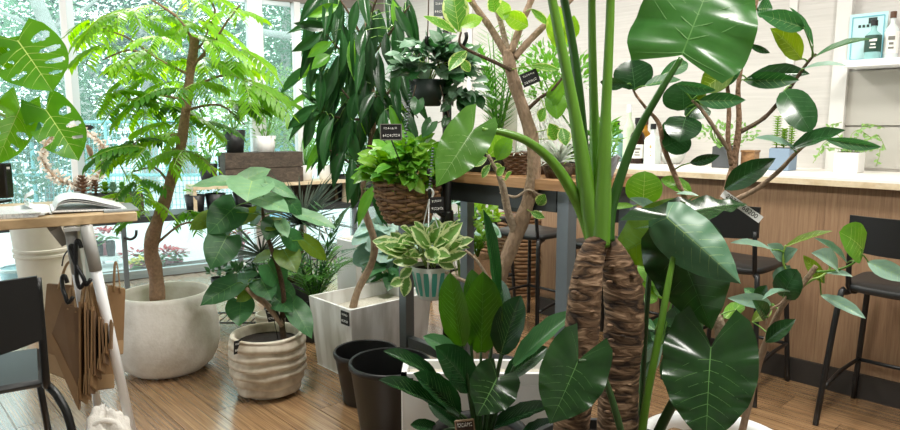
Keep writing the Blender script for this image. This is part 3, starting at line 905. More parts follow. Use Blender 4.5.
# ------------------------------------------------------------------ small potted plants
def pot_round(t, c, r0, r1, h, mat, soil='soil', name='pot', n=24, fl=0):
    c = Vector(c)
    def jit(k, a, r, z): return (r * (1 + (fl * math.cos(12 * a))), z)
    mb = MB(); mb.lathe([(r0 * .9, 0), (r0, .004), (r1, h), (r1 * .93, h), (r1 * .9, h * .82)], c, n, jit if fl else None)
    p = mb.build(name, mat, t)
    mb = MB(); mb.lathe([(0.001, h * .84), (r1 * .91, h * .83)], c, n); mb.build('soil', soil, p)
    return p
def bushy(t, c, rx, rz, n, ln, w, mat, seed, stems=6, base=None, stem_mat='stem_green', up=.4, droop=0, name='foliage'):
    r = random.Random(seed); c = Vector(c)
    mb = MB()
    for i in range(n):
        while True:
            q = Vector((r.uniform(-1, 1), r.uniform(-1, 1), r.uniform(-1, 1)))
            if q.length < 1: break
        p = c + Vector((q.x * rx, q.y * rx, q.z * rz))
        d = Vector((q.x + r.gauss(0, .5), q.y + r.gauss(0, .5), q.z * .5 + up - droop + r.gauss(0, .4))).normalized()
        mb.blade(p, p + d * ln * r.uniform(.7, 1.25), w * r.uniform(.8, 1.2), UPZ + Vector((q.x, q.y - .4, 0)), 3, arch=.06)
    mb.build(name, mat, t, kind='stuff')
    if base is not None and stems:
        mb = MB()
        for i in range(stems):
            q = Vector((r.uniform(-.6, .6) * rx, r.uniform(-.6, .6) * rx, r.uniform(-.2, .7) * rz))
            mb.tube([Vector(base), (Vector(base) + c + q) / 2 + Vector((q.x * .3, q.y * .3, 0)), c + q], [.006, .004, .002], n=5, sub=3)
        mb.build('stems', stem_mat, t)
def pinnate(mb, base, tip, sag, n, ln, w, r, nrm=UPZ, ang=.9, droop=.25, segs=2):
    """a palm or fern frond with paired leaflets"""
    base = Vector(base); tip = Vector(tip)
    def at(t): return base.lerp(tip, t) + Vector((0, 0, sag * 4 * t * (1 - t)))
    mb.tube([at(i / 5) for i in range(6)], [.003 * (1.2 - i / 5) + .001 for i in range(6)], n=4, sub=1)
    for i in range(n):
        t = .15 + .85 * i / n
        p = at(t); x = (at(min(1, t + .05)) - at(t - .05)).normalized()
        side = x.cross(nrm).normalized()
        for sg in (-1, 1):
            d = (x * ang + side * sg + Vector((0, 0, -droop))).normalized()
            k = math.sin(math.pi * (.15 + .8 * t))
            mb.blade(p, p + d * ln * (.45 + .55 * k) * r.uniform(.9, 1.1), w, nrm, segs)
def frondy(t, base, n, ln, spread, nlf, llen, lw, mat, seed, sag=.06, name='frond', lean=Vector((0, 0, 0))):
    r = random.Random(seed); base = Vector(base)
    for i in range(n):
        a = 2 * math.pi * i / n + r.uniform(-.3, .3); q = r.uniform(.4, 1) * spread
        tip = base + Vector((math.cos(a) * q, math.sin(a) * q, 0)) + Vector((0, 0, ln * r.uniform(.6, 1.0))) + lean
        mb = MB(); pinnate(mb, base, tip, sag, nlf, llen, lw, r); mb.build(name, mat, t)
def strappy(t, base, n, ln, w, mat, seed, up=(.1, 1.2), arch=.12, name='foliage'):
    r = random.Random(seed); base = Vector(base); mb = MB()
    for i in range(n):
        a = r.uniform(0, 6.283); e = r.uniform(*up)
        d = Vector((math.cos(a), math.sin(a), e)).normalized()
        mb.blade(base, base + d * ln * r.uniform(.6, 1.1), w, UPZ * .6 + Vector((0, -.4, .2)), 4, arch=arch, prof=PROF['strap'])
    mb.build(name, mat, t, kind='stuff')
def on_bench(px, py, z, ooff):        # point on a plane at height z seen at px,py along the window bench
    m0 = m_at(px, ooff); p = WM(m0, ooff, z); return p
YB = CY
# on the crate
p = on_bench(234, 152, cz1, ro); t = thing('potted_plant', 'black pot with a small leafy light green plant on the dark crate', 'potted plant', p)
pot_round(t, p, S(8, YB), S(10.5, YB), S(22, YB), 'black_plastic'); bushy(t, p + UPZ * S(46, YB), S(22, YB), S(22, YB), 170, .06, .022, 'lf_herb', 11, base=p + UPZ * S(20, YB))
p = on_bench(265, 152, cz1, ro); t = thing('potted_plant', 'white fluted pot with an upright bamboo-like plant on the dark crate', 'potted plant', p)
pot_round(t, p, S(8, YB), S(10.5, YB), S(16, YB), 'white_paint', fl=.04); bushy(t, p + UPZ * S(42, YB), S(17, YB), S(33, YB), 220, .075, .016, 'lf_palm', 12, base=p + UPZ * S(12, YB), up=.2)
p = on_bench(304, 180, RZ, ro); t = thing('potted_plant', 'white plastic pot with a grassy dark plant beside the dark crate', 'potted plant', p)
pot_round(t, p, S(6.5, YB), S(8.5, YB), S(16, YB), 'white_paint'); strappy(t, p + UPZ * S(13, YB), 26, S(45, YB), .012, 'lf_palm', 13, up=(.5, 2.5))
p = on_bench(324, 180, RZ, ro); t = thing('potted_plant', 'white plastic pot with broad green leaves at the right end of the riser', 'potted plant', p)
pot_round(t, p, S(6, YB), S(8, YB), S(15, YB), 'white_paint'); bushy(t, p + UPZ * S(30, YB), S(18, YB), S(16, YB), 60, .09, .035, 'lf_palm', 14, base=p + UPZ * S(13, YB))
p = on_bench(206, 183, RZ, ro); t = thing('potted_plant', 'dark round pot with leafy plant left of the dark crate', 'potted plant', p)
pot_round(t, p, S(6, YB), S(9, YB), S(20, YB), 'black_plastic'); bushy(t, p + UPZ * S(46, YB), S(18, YB), S(26, YB), 160, .06, .025, 'lf_palm', 15, base=p + UPZ * S(18, YB))
# small pots under the riser
for px, lb, sd in ((191, 'leftmost small black pot of herbs under the plywood riser', 1), (212, 'middle small black pot of herbs under the plywood riser', 2), (240, 'rightmost small black pot of herbs under the plywood riser', 3)):
    p = on_bench(px, 215, BZ, boff + .12); yy = p.y
    t = thing('potted_herb', lb, 'potted plant', p, 'small black pots under the riser')
    pot_round(t, p, S(8, yy), S(10, yy), S(17, yy), 'black_plastic'); bushy(t, p + UPZ * S(21, yy), S(9, yy), S(4, yy), 50, .04, .012, 'lf_pothos', sd, stems=0)
for px, lb, sd in ((347, 'dark pot with broad leaves at the far end of the window bench', 4), (366, 'dark pot with trailing leaves in the corner of the window bench', 5)):
    p = on_bench(px, 215, BZ, boff + .2); yy = p.y
    t = thing('potted_plant', lb, 'potted plant', p)
    pot_round(t, p, S(10, yy), S(13, yy), S(26, yy), 'black_plastic'); bushy(t, p + UPZ * S(40, yy), S(12, yy), S(18, yy), 70, .09, .04, 'lf_alii', sd, base=p + UPZ * S(20, yy))
# tray of pine cones and succulents, left
p = on_bench(98, 192, BZ, boff + .2); yy = p.y
hz = P(98, 194, yy).z - BZ
t = thing('wooden_box', 'small wooden box on the window bench holding pine cones and succulents', 'box', p)
a_, b_ = m_at(64, boff + .2), m_at(136, boff + .2)
for o2 in (.08, .32):
    mb = flat_mb(); wbox(mb, a_, b_, boff + o2, .015, BZ, BZ + hz); mb.build('side_board', 'crate_wood', t)
for q in (a_, b_):
    mb = flat_mb(); wbox(mb, q - .008, q + .008, boff + .2, .24, BZ, BZ + hz); mb.build('end_board', 'crate_wood', t)
mb = flat_mb(); wbox(mb, a_, b_, boff + .2, .24, BZ + hz - .03, BZ + hz - .01); mb.build('filling', 'soil', t)
def pinecone(p, sc, label, seed):
    r = random.Random(seed); t = thing('pine_cone', label, 'pine cone', p, 'pine cones by the window')
    mb = MB(); mb.tube([p, p + UPZ * sc * .9], [sc * .1, sc * .05], n=8, sub=1); mb.build('core', 'pinecone', t)
    mb = MB()
    for k in range(6):
        zz = k / 5; nn = 9 - k // 2
        for i in range(nn):
            a = 6.283 * i / nn + k * .5; d = Vector((math.cos(a), math.sin(a), .15 + zz * .9))
            b0 = p + UPZ * sc * (.06 + .85 * zz)
            mb.blade(b0, b0 + d.normalized() * sc * (.7 - .4 * zz), sc * .26, UPZ, 2, arch=-.08)
    mb.build('scales', 'pinecone', t)
zc = BZ + hz - .005
pinecone(Vector((*on_bench(78, 190, 0, boff + .16).xy, zc)), .15, 'open brown pine cone at the left of the wooden box', 1)
pinecone(Vector((*on_bench(91, 190, 0, boff + .22).xy, zc)), .11, 'smaller brown pine cone next to the succulents', 2)
def succulent(px, sc, mat, label, seed, off=.2):
    p = Vector((*on_bench(px, 190, 0, boff + off).xy, zc)); r = random.Random(seed)
    t = thing('succulent', label, 'succulent', p, 'succulents by the window')
    mb = MB()
    for k in range(4):
        for i in range(8):
            a = 6.283 * i / 8 + k * .4; d = Vector((math.cos(a), math.sin(a), .3 + k * .55)).normalized()
            mb.blade(p + UPZ * sc * .2 * k, p + UPZ * sc * .2 * k + d * sc * (1 - .15 * k), sc * .35, UPZ, 3, arch=.1)
    mb.build('rosette', mat, t, kind='stuff')
    mb = MB(); mb.tube([p, p + UPZ * sc * .7], sc * .08, n=6, sub=1); mb.build('stem', 'stem_pale', t)
succulent(101, .1, 'lf_bright', 'lime green succulent rosette in the wooden box', 1)
succulent(109, .1, 'lf_ivy', 'grey-green succulent rosette in the wooden box', 2, .14)
succulent(118, .09, 'lf_palm', 'dark green succulent rosette at the right of the wooden box', 3, .25)
# dried flower wreath hanging at the window and the small arrow sign
wc = WM(m_at(75, -.09), -.09, 0); wy = wc.y; wc = P(75, 157, wy)
t = thing('dried_wreath', 'cream dried-flower wreath hanging against the window post', 'wreath', wc)
r = random.Random(5); rad = S(27, wy)
mb = MB(); mb.tube([wc + DW * (rad * math.cos(a)) + UPZ * (rad * math.sin(a)) for a in [6.2832 * i / 24 for i in range(25)]], .014, n=7, sub=1); mb.build('ring', 'wreath_tan', t)
mb = MB()
for i in range(420):
    a = r.uniform(0, 6.283); rr = rad + r.gauss(0, .012)
    p = wc + DW * (rr * math.cos(a)) + UPZ * (rr * math.sin(a)) + NW * r.uniform(-.03, .02)
    d = Vector((r.gauss(0, 1), r.gauss(0, 1), r.gauss(0, 1))).normalized()
    low = .5 + .5 * max(0, -math.sin(a))
    mb.blade(p, p + d * .05 * (low + .3), .02, NW * -1, 2)
mb.build('dried_flowers', 'wreath_cream', t, kind='stuff')
mb = MB()
for i in range(26):
    a = r.uniform(-.9, .4); p = wc + DW * (rad * .55) + UPZ * (rad * .1)
    d = DW * math.cos(a + 2.2) * .4 + UPZ * math.sin(a + 1.6)
    mb.blade(p - UPZ * .05, p - UPZ * .05 + d * .13, .012, NW * -1, 3)
mb.build('dried_fan', 'wreath_tan', t, kind='stuff')
sy = WM(m_at(86, -.06), -.06).y
t = thing('arrow_sign', 'small black arrow sign on the aluminium window post', 'sign', P(86, 127, sy))
mb = flat_mb(); pts = [P(80, 125, sy), P(91, 125, sy), P(94, 127.3, sy), P(91, 130, sy), P(80, 130, sy)]
mb.add(pts + [q + NW * .01 for q in pts], [(4, 3, 2, 1, 0), (5, 6, 7, 8, 9)] + [(i, (i + 1) % 5, 5 + (i + 1) % 5, 5 + i) for i in range(5)]); mb.build('plate', 'card_black', t)
mb = flat_mb(); mb.box(P(87, 127.5, sy) - NW * .003, (.075, .002, .008), AXW); mb.build('lettering', 'kraft_pale', t)

# ------------------------------------------------------------------ bar counter
BH = 1.055
UEND = UV(0, 0).x + 2.87
t = thing('bar_counter', 'long wood-panelled bar counter with a white top and pale edge', 'bar counter', UV(1.0, BAR_V + .3, 0))
mb = flat_mb(); mb.box(UV((UEND - 1.6) / 2, (BAR_V - .03 + WALL_V) / 2, BH - .006), (UEND + 1.6 + .04, WALL_V - BAR_V + .03, .012), AXC); mb.build('counter_top', 'white_top', t)
mb = flat_mb(); mb.box(UV((UEND - 1.6) / 2, (BAR_V - .03 + WALL_V) / 2, BH - .026), (UEND + 1.6 + .04, WALL_V - BAR_V + .03, .028), AXC); mb.build('counter_edge', 'pale_ply', t)
pu = -1.6
while pu < UEND - .02:
    e_ = min(pu + 0.9, UEND)
    mb = flat_mb(); mb.box(Vector((0, 0, 0)), (e_ - pu - .001, .03, BH - .04 - .12)); o = mb.build('front_panel', 'bar_wood', t)
    o.location = UV((e_ + pu) / 2, BAR_V + .035, (BH - .04 + .12) / 2); o.rotation_euler = (0, 0, ANG_C)
    pu = e_
mb = flat_mb(); mb.box(Vector((0, 0, 0)), (.03, WALL_V - BAR_V - .06, BH - .04)); o = mb.build('end_panel', 'bar_wood', t); o.location = UV(UEND - .0, (BAR_V + WALL_V) / 2 + .03, (BH - .04) / 2); o.rotation_euler = (0, 0, ANG_C)
mb = flat_mb(); mb.box(UV((UEND - 1.6) / 2, BAR_V + .015, .06), (UEND + 1.6, .02, .12), AXC); mb.build('kick_board', 'kick', t)

def ctr(px, py, z=BH):
    v = WALL_V - {160: .2, 161: .17, 163.5: .3, 162.5: .27, 164: .3, 163: .2, 168.5: .3, 171: .22}.get(py, .2)
    q = DC * wall_u(px, v) + NC * v
    return Vector((q.x, q.y, z))
# wall shelf at the right with poster card and bottles
SV = WALL_V - .13
su0, su1 = wall_u(838, SV - .1) + 0.0, -1.0
szb = P(839, 67.4, (NC * (SV - .1) + DC * su0).y).z
szt = szb + .035
t = thing('wall_shelf', 'white wall shelf on the bar wall carrying a mint poster and bottles', 'shelf', UV((su0 + su1) / 2, SV, szb))
mb = flat_mb(); mb.box(UV((su0 + su1) / 2, WALL_V - .12, (szb + szt) / 2), (su0 - su1, .22, szt - szb), AXC); mb.build('shelf_board', 'white_metal', t)
# grey board panels below the shelf
u_l = wall_u(845)
for z0, z1 in ((1.07, szb - .31), (szb - .305, szb - .005)):
    mb = flat_mb(); mb.box(UV((u_l - 1.0) / 2, WALL_V - .008, (z0 + z1) / 2), (u_l + 1.0, .016, z1 - z0 - .006), AXC); mb.build('back_panel', 'panel_grey', t)
def shelf_pt(px, off): 
    v = WALL_V - off
    return DC * wall_u(px, v) + NC * v
AXS = AXC
p = shelf_pt(860, .06); py_ = p.y
cw = (shelf_pt(843, .06) - shelf_pt(880, .06)).length; chh = P(866, 13, py_).z - szt
t = thing('poster_card', 'pale mint printed poster card leaning on the wall shelf', 'poster', Vector((p.x, p.y, szt)))
mb = flat_mb(); mb.box(Vector((p.x, p.y, szt + chh / 2)), (cw, .006, chh), AXC); simple('mint_print', '#bfe6e6', 0.6, noise=0.1, nscale=40); mb.build('card', 'mint_print', t)
simple('mint_dark', '#6fb3c4', 0.6); simple('print_green', '#2f5448', 0.6); simple('print_black', '#20302e', 0.6)
mb = flat_mb(); f0 = Vector((p.x, p.y, szt)) - NC * .0045
for (dx, dz, w, h) in ((0, chh * .93, cw * .85, .006), (0, chh * .06, cw * .85, .006), (-cw * .42, chh * .5, .005, chh * .86), (cw * .42, chh * .5, .005, chh * .86)):
    mb.box(f0 + DC * dx + UPZ * dz, (w, .002, h), AXC)
mb.build('printed_border', 'mint_dark', t)
mb = flat_mb()
for k in range(5): mb.box(f0 - DC * (cw * (-.22 + .11 * k)) + UPZ * chh * .74, (.012, .002, .014), AXC)
mb.box(f0 - DC * cw * .12 + UPZ * chh * .84, (.04, .002, .03), AXC)
mb.build('printed_marks', 'print_black', t)
def bottle(px, off, base_z, h, r, mat, cap, label_mat, label, neck=.35, capc='black_plastic', lab=(.12, .5), square=False, p=None, logo=None):
    if p is None: p = shelf_pt(px, off); p = Vector((p.x, p.y, base_z))
    t = thing('bottle', label, 'bottle', p, 'bottles')
    nr = r * neck; n = 4 if square else 20; a0 = ANG_C + math.pi / 4 if square else 0; k = 1.3 if square else 1
    mb = MB(); mb.lathe([(r * k * .9, 0), (r * k, .006), (r * k, h * .6), (r * k * .85, h * .66), (nr * 1.15, h * .74), (nr, h * .78), (nr, h * .88)], p, n, ang0=a0); shade_auto(mb.build('glass', mat, t))
    mb = MB(); mb.lathe([(nr * 1.25, h * .87), (nr * 1.25, h), (nr * 1.1, h + .002)], p, 14); shade_auto(mb.build('cap', capc, t))
    if label_mat:
        mb = MB()
        if square: mb.box(p - NC * (r * .93) + UPZ * h * (lab[0] + lab[1]) / 2, (r * 1.5, .004, h * (lab[1] - lab[0])), AXC)
        else: mb.lathe([(r * 1.012, h * lab[0]), (r * 1.02, h * lab[0] + .002), (r * 1.02, h * lab[1]), (r * 1.012, h * lab[1] + .001)], p, 20)
        lb = mb.build('label', label_mat, t, smooth=not square)
        if logo:
            mb = flat_mb(); cdir = (Vector((0, 0, 0)) - Vector((p.x, p.y, 0))).normalized(); sd = Vector((-cdir.y, cdir.x, 0))
            zc = h * (lab[0] + lab[1]) / 2
            for (dx, dz, w, hh) in ((0, .2, .9, .16), (0, -.05, .6, .1), (0, -.25, .75, .08)):
                hl = h * (lab[1] - lab[0])
                mb.box(p + cdir * (r * (1.04 if not square else 1.0)) + UPZ * (zc + dz * hl), (w * r, .003, hh * hl), (sd, cdir, UPZ))
            mb.build('print', logo, lb)
    return t
def szh(px0, pytop, off, z): 
    q = shelf_pt(px0, off); return P(px0, pytop, q.y).z - z
simple('cap_brown', '#5a3b24', .5); simple('label_white', '#ecebe4', .6); simple('label_green', '#23483a', .5); simple('label_yellow', '#f0b51e', .5); simple('print_grey', '#77756d', .6); simple('print_tan', '#b39a6a', .6)
bottle(866, .15, szt, szh(872, 20, .15, szt), S(8, 3.1), 'glass_teal', 0, 'label_green', 'green-labelled clear gin bottle in front of the mint poster', lab=(.2, .62), logo='label_white')
bottle(884, .12, szt, szh(891, 11, .12, szt), S(7, 3.1), 'glass_clear', 0, 'label_white', 'clear bottle with brown cap at the right end of the wall shelf', capc='cap_brown', lab=(.12, .58), logo='print_grey')
# bottles on the counter
def cbottle(px, pyb, pyt, wpx, **k):
    p = ctr(px, pyb); h = P(px, pyt, p.y).z - BH
    return bottle(px, 0, BH, h, S(wpx / 2, p.y), p=p, **k)
cbottle(629, 160, 105, 11, mat='glass_green', cap=0, label_mat=None, label='tall slim pale green bottle with a white cap on the bar', capc='white_plastic', neck=.38)
cbottle(617, 161, 121, 12, mat='glass_teal', cap=0, label_mat='water_blue', label='blue-green bottle with a black cap at the left of the bar bottles', lab=(.15, .5), square=True, logo='mint_dark')
cbottle(638, 163.5, 118, 14, mat='glass_brown', cap=0, label_mat='label_white', label='dark brown bottle with a white oval label on the bar', lab=(.12, .42), logo='print_grey')
cbottle(645.5, 160, 119, 13, mat='glass_amber', cap=0, label_mat='label_yellow', label='amber bottle with a yellow label and brown cork on the bar', capc='cap_brown', lab=(.12, .32))
cbottle(653.5, 162.5, 124, 13, mat='glass_clear', cap=0, label_mat='label_white', label='clear square bottle with a large white label on the bar', lab=(.1, .58), square=True, logo='print_tan')
p = ctr(674, 161); yy = p.y
t = thing('bowl', 'shallow grey-white bowl behind the dark leaves on the bar', 'bowl', p)
mb = MB(); mb.lathe([(S(7, yy), 0), (S(11, yy), S(5, yy)), (S(12.5, yy), S(11, yy)), (S(11.8, yy), S(11, yy)), (S(10, yy), S(5, yy)), (.002, S(2, yy))], p, 24); mb.build('bowl_body', 'pot_speckle', t)
# plants on the bar
p = ctr(727, 164); yy = p.y
t = thing('potted_plant', 'dark grey square pot with airy light green plant on the bar', 'potted plant', p)
mb = flat_mb(); h_ = S(21, yy); mb.box(p + UPZ * h_ / 2, (S(19, yy), S(19, yy), h_), AXC, bev=.004); pt_ = mb.build('pot', simple('slate', '#4a4d50', .7, noise=.15), t)
mb = flat_mb(); mb.box(p + UPZ * (h_ + .001), (S(16, yy), S(16, yy), .004), AXC); mb.build('soil', 'soil', pt_)
bushy(t, p + UPZ * S(32, yy), S(30, yy), S(13, yy), 150, .035, .018, 'lf_herb', 21, base=p + UPZ * S(18, yy))
p = ctr(752, 163); yy = p.y; t = thing('wooden_box', 'small tan wooden box on the bar beside the dark grey pot', 'box', p)
mb = flat_mb(); mb.box(p + UPZ * S(8, yy), (S(13, yy), S(13, yy), S(15, yy)), AXC, bev=.002); mb.build('box_body', 'table_wood', t)
mb = flat_mb(); mb.box(p + UPZ * S(16.5, yy), (S(14, yy), S(14, yy), S(2, yy)), AXC); mb.build('lid', 'table_wood', t)
p = ctr(785, 168.5); yy = p.y
t = thing('potted_succulent', 'blue-grey square pot with two upright jade stems on the bar', 'potted plant', p)
mb = flat_mb(); h_ = S(22, yy); mb.box(p + UPZ * h_ / 2, (S(20, yy), S(20, yy), h_), AXC, bev=.004); pt_ = mb.build('pot', simple('bluegrey', '#7f93a8', .6), t)
mb = flat_mb(); mb.box(p + UPZ * (h_ + .001), (S(17, yy), S(17, yy), .004), AXC); mb.build('soil', 'soil', pt_)
r = random.Random(31); mb = MB(); ms_ = MB()
for (dx, hh) in ((-7, 30), (7, 29), (0, 18)):
    b0 = p + DC * -S(dx, yy) + UPZ * h_
    ms_.tube([b0, b0 + UPZ * S(hh, yy)], .004, n=5, sub=1)
    for k in range(13):
        for i in range(4):
            a = 1.57 * i + (k % 2) * .78; q = b0 + UPZ * S(hh * (k + 1) / 13, yy); d = Vector((math.cos(a), math.sin(a), .35))
            mb.blade(q, q + d * .032, .022, UPZ, 3)
mb.build('foliage', 'lf_bright', t, kind='stuff'); ms_.build('stems', 'stem_pale', t)
p = ctr(852, 171); yy = p.y
t = thing('potted_ivy', 'white cube pot with thin trailing ivy vines at the right of the bar', 'potted plant', p)
mb = flat_mb(); h_ = S(20, yy); mb.box(p + UPZ * h_ / 2, (S(22, yy), S(22, yy), h_), AXC, bev=.004); pt_ = mb.build('pot', 'concrete_ledge', t)
mb = flat_mb(); mb.box(p + UPZ * (h_ + .001), (S(18, yy), S(18, yy), .004), AXC); mb.build('soil', 'soil', pt_)
ms_ = MB(); mb = MB()
vines = [[(850, 152), (838, 135), (826, 128), (842, 122)], [(852, 152), (860, 130), (868, 124), (885, 128)], [(850, 152), (835, 148), (822, 150), (813, 163)], [(854, 152), (868, 140), (878, 135), (886, 150)],
         [(852, 152), (850, 138), (858, 130), (872, 138)], [(856, 152), (868, 148), (880, 150), (876, 166)], [(850, 150), (832, 140), (822, 145), (818, 155)]]
for vn in vines:
    pts = [P(x, y, yy + r.uniform(-.05, .02)) for x, y in vn]; ms_.tube(pts, .0018, n=4, sub=3)
    for i in range(len(pts) - 1):
        for k in range(5):
            q = pts[i].lerp(pts[i + 1], k / 5); d = Vector((r.gauss(0, 1), r.gauss(0, .5), r.gauss(-.2, .6))).normalized()
            mb.blade(q, q + d * .026, .016, Vector((0, -1, .6)), 3)
ms_.build('stems', 'stem_pale', t); mb.build('foliage', 'lf_herb', t, kind='stuff')

# ------------------------------------------------------------------ bar stools
def bar_stool(u, v, label):
    t = thing('bar_stool', label, 'bar stool', UV(u, v, 0), 'black bar stools')
    def pp(a, b, z): return UV(u + a, v + b, z)     # a along the bar (left), b towards the bar
    w, d, sh = .185, .18, .615
    for sa in (-1, 1):
        mb = MB(); mb.tube([pp(sa * .235, -.235, 0), pp(sa * (w + .01), -d - .01, sh - .06), pp(sa * (w - .005), -d + .02, sh - .022), pp(sa * (w - .04), -d + .1, sh - .018)], .0125, n=8, sub=4); mb.build('leg', 'black_metal', t)
        mb = MB(); mb.tube([pp(sa * .215, .215, 0), pp(sa * w, d, sh - .06), pp(sa * (w - .01), d - .03, sh - .02)], .0125, n=8, sub=4); mb.build('leg', 'black_metal', t)
        mb = MB(); mb.tube([pp(sa * (w - .03), -d + .06, sh - .02), pp(sa * (w - .015), -d + .015, sh + .01), pp(sa * (w - .015), -d - .01, sh + .2)], .011, n=8, sub=4); mb.build('back_post', 'black_metal', t)
        mb = MB(); mb.tube([pp(sa * .218, -.215, .17), pp(sa * .212, -.02, .2), pp(sa * .205, .2, .2)], .0095, n=6, sub=3); mb.build('foot_rest', 'black_metal', t)
    mb = MB(); mb.tube([pp(-.205, .2, .2), pp(.205, .2, .2)], .0095, n=6, sub=1); mb.build('foot_rest', 'black_metal', t)
    # seat: slightly dished rounded slab
    mb = MB(); n = 28; vs = []; fs = []
    for z, sc in ((sh - .015, .94), (sh - .008, 1.0), (sh + .012, 1.0), (sh + .018, .96)):
        for i in range(n):
            a = 6.2832 * i / n; ca, sa_ = math.cos(a), math.sin(a)
            e = .42; x = math.copysign(abs(ca) ** e, ca) * .2 * sc; y = math.copysign(abs(sa_) ** e, sa_) * .19 * sc
            vs.append(pp(x, y, z + .008 * (abs(x) / .2) ** 2))
    for k in range(3):
        for i in range(n): fs.append((k * n + i, k * n + (i + 1) % n, (k + 1) * n + (i + 1) % n, (k + 1) * n + i))
    vs.append(pp(0, 0, sh - .015)); vs.append(pp(0, 0, sh + .014))
    for i in range(n): fs.append((4 * n, (i + 1) % n, i)); fs.append((4 * n + 1, 3 * n + i, 3 * n + (i + 1) % n))
    mb.add(vs, fs); mb.build('seat', 'seat_black', t)
    # backrest: low curved panel
    mb = MB(); vs = []; fs = []; k = 12
    for j, (zz, th) in enumerate(((.81, 0), (.675, 0), (.675, .012), (.81, .012))):
        for i in range(k + 1):
            a = -1 + 2 * i / k
            vs.append(pp(a * .182, -d - .02 - th + .05 * a * a * .6 + .0, (zz + .12 if zz > .7 else zz + .11 - .012 * (1 - a * a))))
    for j in range(4):
        for i in range(k):
            j2 = (j + 1) % 4
            fs.append((j * (k + 1) + i, j * (k + 1) + i + 1, j2 * (k + 1) + i + 1, j2 * (k + 1) + i))
    for i in (0, k): fs.append(tuple(j * (k + 1) + i for j in range(4)))
    mb.add(vs, fs); shade_auto(mb.build('backrest', 'black_plastic', t))
    return t
bar_stool(.69, 3.28, 'black bar stool nearest at the right edge, under the bar')
bar_stool(1.42, 3.27, 'black bar stool second from the right, behind the big heart leaf')
bar_stool(2.12, 3.27, 'black bar stool hidden mostly behind the thick ringed trunks')
bar_stool(2.72, 3.26, 'black bar stool at the left end of the bar by the grey table leg')
bar_stool(3.42, 3.42, 'black bar stool farthest away, beyond the end of the bar')

# ------------------------------------------------------------------ plant table in the middle
TZ = 1.09
tv0 = 2.05; tu0 = wall_u(569, tv0 + .033) - .033
tu1 = wall_u(405, tv0 + .033) + .033; tv1 = tv0 + .5
t = thing('plant_table', 'high work table with a wooden top and grey steel frame', 'table', UV((tu0 + tu1) / 2, (tv0 + tv1) / 2, 0))
for k in range(4):
    mb = flat_mb(); vv = tv0 - .02 + (tv1 - tv0 + .04) * (k + .5) / 4
    mb.box(Vector((0, 0, 0)), (tu1 - tu0 + .06, (tv1 - tv0 + .04) / 4 - .003, .04)); o = mb.build('top_plank', 'table_wood', t); o.location = UV((tu0 + tu1) / 2, vv, TZ - .02); o.rotation_euler = (0, 0, ANG_C)
for uu in (tu0 + .033, tu1 - .033):
    for vv in (tv0 + .033, tv1 - .033):
        mb = flat_mb(); mb.box(UV(uu, vv, (TZ - .04) / 2), (.054, .054, TZ - .04), AXC); mb.build('leg', 'steel_grey', t)
for vv in (tv0 + .02, tv1 - .02):
    mb = flat_mb(); mb.box(UV((tu0 + tu1) / 2, vv, TZ - .085), (tu1 - tu0 - .13, .03, .085), AXC); mb.build('apron', 'steel_dark', t)
for uu in (tu0 + .02, tu1 - .02):
    mb = flat_mb(); mb.box(UV(uu, (tv0 + tv1) / 2, TZ - .085), (.03, tv1 - tv0 - .13, .085), AXC); mb.build('apron', 'steel_dark', t)
mb = flat_mb(); mb.box(UV((tu0 + tu1) / 2, tv0 + .033, .2), (tu1 - tu0 - .13, .04, .05), AXC); mb.build('stretcher', 'steel_grey', t)

# ------------------------------------------------------------------ left work table
LT = .95
lc = G(137, 212, LT)          # right front corner (top)
ldir = DW; lnor = NW
t = thing('work_table', 'pale maple work table with white tapered legs at the left', 'table', Vector((lc.x, lc.y, 0)) - ldir * .6 + lnor * .3)
mb = flat_mb(); mb.box(lc - ldir * .9 + lnor * .32 - UPZ * .019, (1.8, .64, .038), AXW, bev=.003); o = mb.build('table_top', 'maple', t)
AXL = AXW
def leg2(a, b, r0, r1, mat='white_metal', nm='leg'):
    mb = MB(); mb.tube([a, b], [r0, r1], n=10, sub=1); return mb.build(nm, mat, t)
zt_ = LT - .04
fa = G(127, 415); fa2 = G(133, 436)
top1 = G(86, 226, zt_)
leg2(top1, fa2, .0215, .018); leg2(top1, top1.lerp(fa2, .2), .024, .0235, 'grey_leg', 'leg_sleeve')
top2 = G(70, 226, zt_) ; leg2(top2, G(99, 415), .02, .016); leg2(top2, top2.lerp(G(99, 415), .22), .022, .0215, 'grey_leg', 'leg_sleeve')
mb = flat_mb(); mb.box((top1 + top2) / 2 - UPZ * .01, (.1, .05, .012), AXW); mb.build('leg_bracket', 'grey_leg', t)
mb = flat_mb(); a = G(53, 226, zt_); b = G(64, 243, zt_ - .08); mb.tube([a, b], [.03, .02], n=4, sub=1); mb.build('leg_bracket', 'grey_leg', t)
# left legs, out of view, so that the table stands
for q in (lc - ldir * 1.7 + lnor * .08, lc - ldir * 1.7 + lnor * .56, lc - ldir * .2 + lnor * .58):
    mb = MB(); mb.tube([Vector((q.x, q.y, 0)), Vector((q.x, q.y, zt_))], [.017, .024], n=10, sub=1); mb.build('leg', 'white_metal', t)
hk = G(64, 236, zt_ - .05)
# black monitor at the far left
p = G(-14, 203, LT); yy = p.y
t = thing('monitor', 'black screen standing on the maple table at the left edge', 'monitor', p)
mb = flat_mb(); zz1 = P(5, 163, yy).z; mb.box(Vector((p.x, p.y, (zz1 + LT) / 2 + .012)), (S(52, yy), .05, zz1 - LT - .024), None, bev=.006); mb.build('screen_body', 'black_gloss', t)
mb = flat_mb(); mb.box(Vector((p.x, p.y, LT + .006)), (.16, .12, .012)); mb.build('foot', 'black_plastic', t)
mb = flat_mb(); mb.box(P(8, 168, yy - .028), (.012, .003, .01)); mb.build('indicator', 'chalk', t)
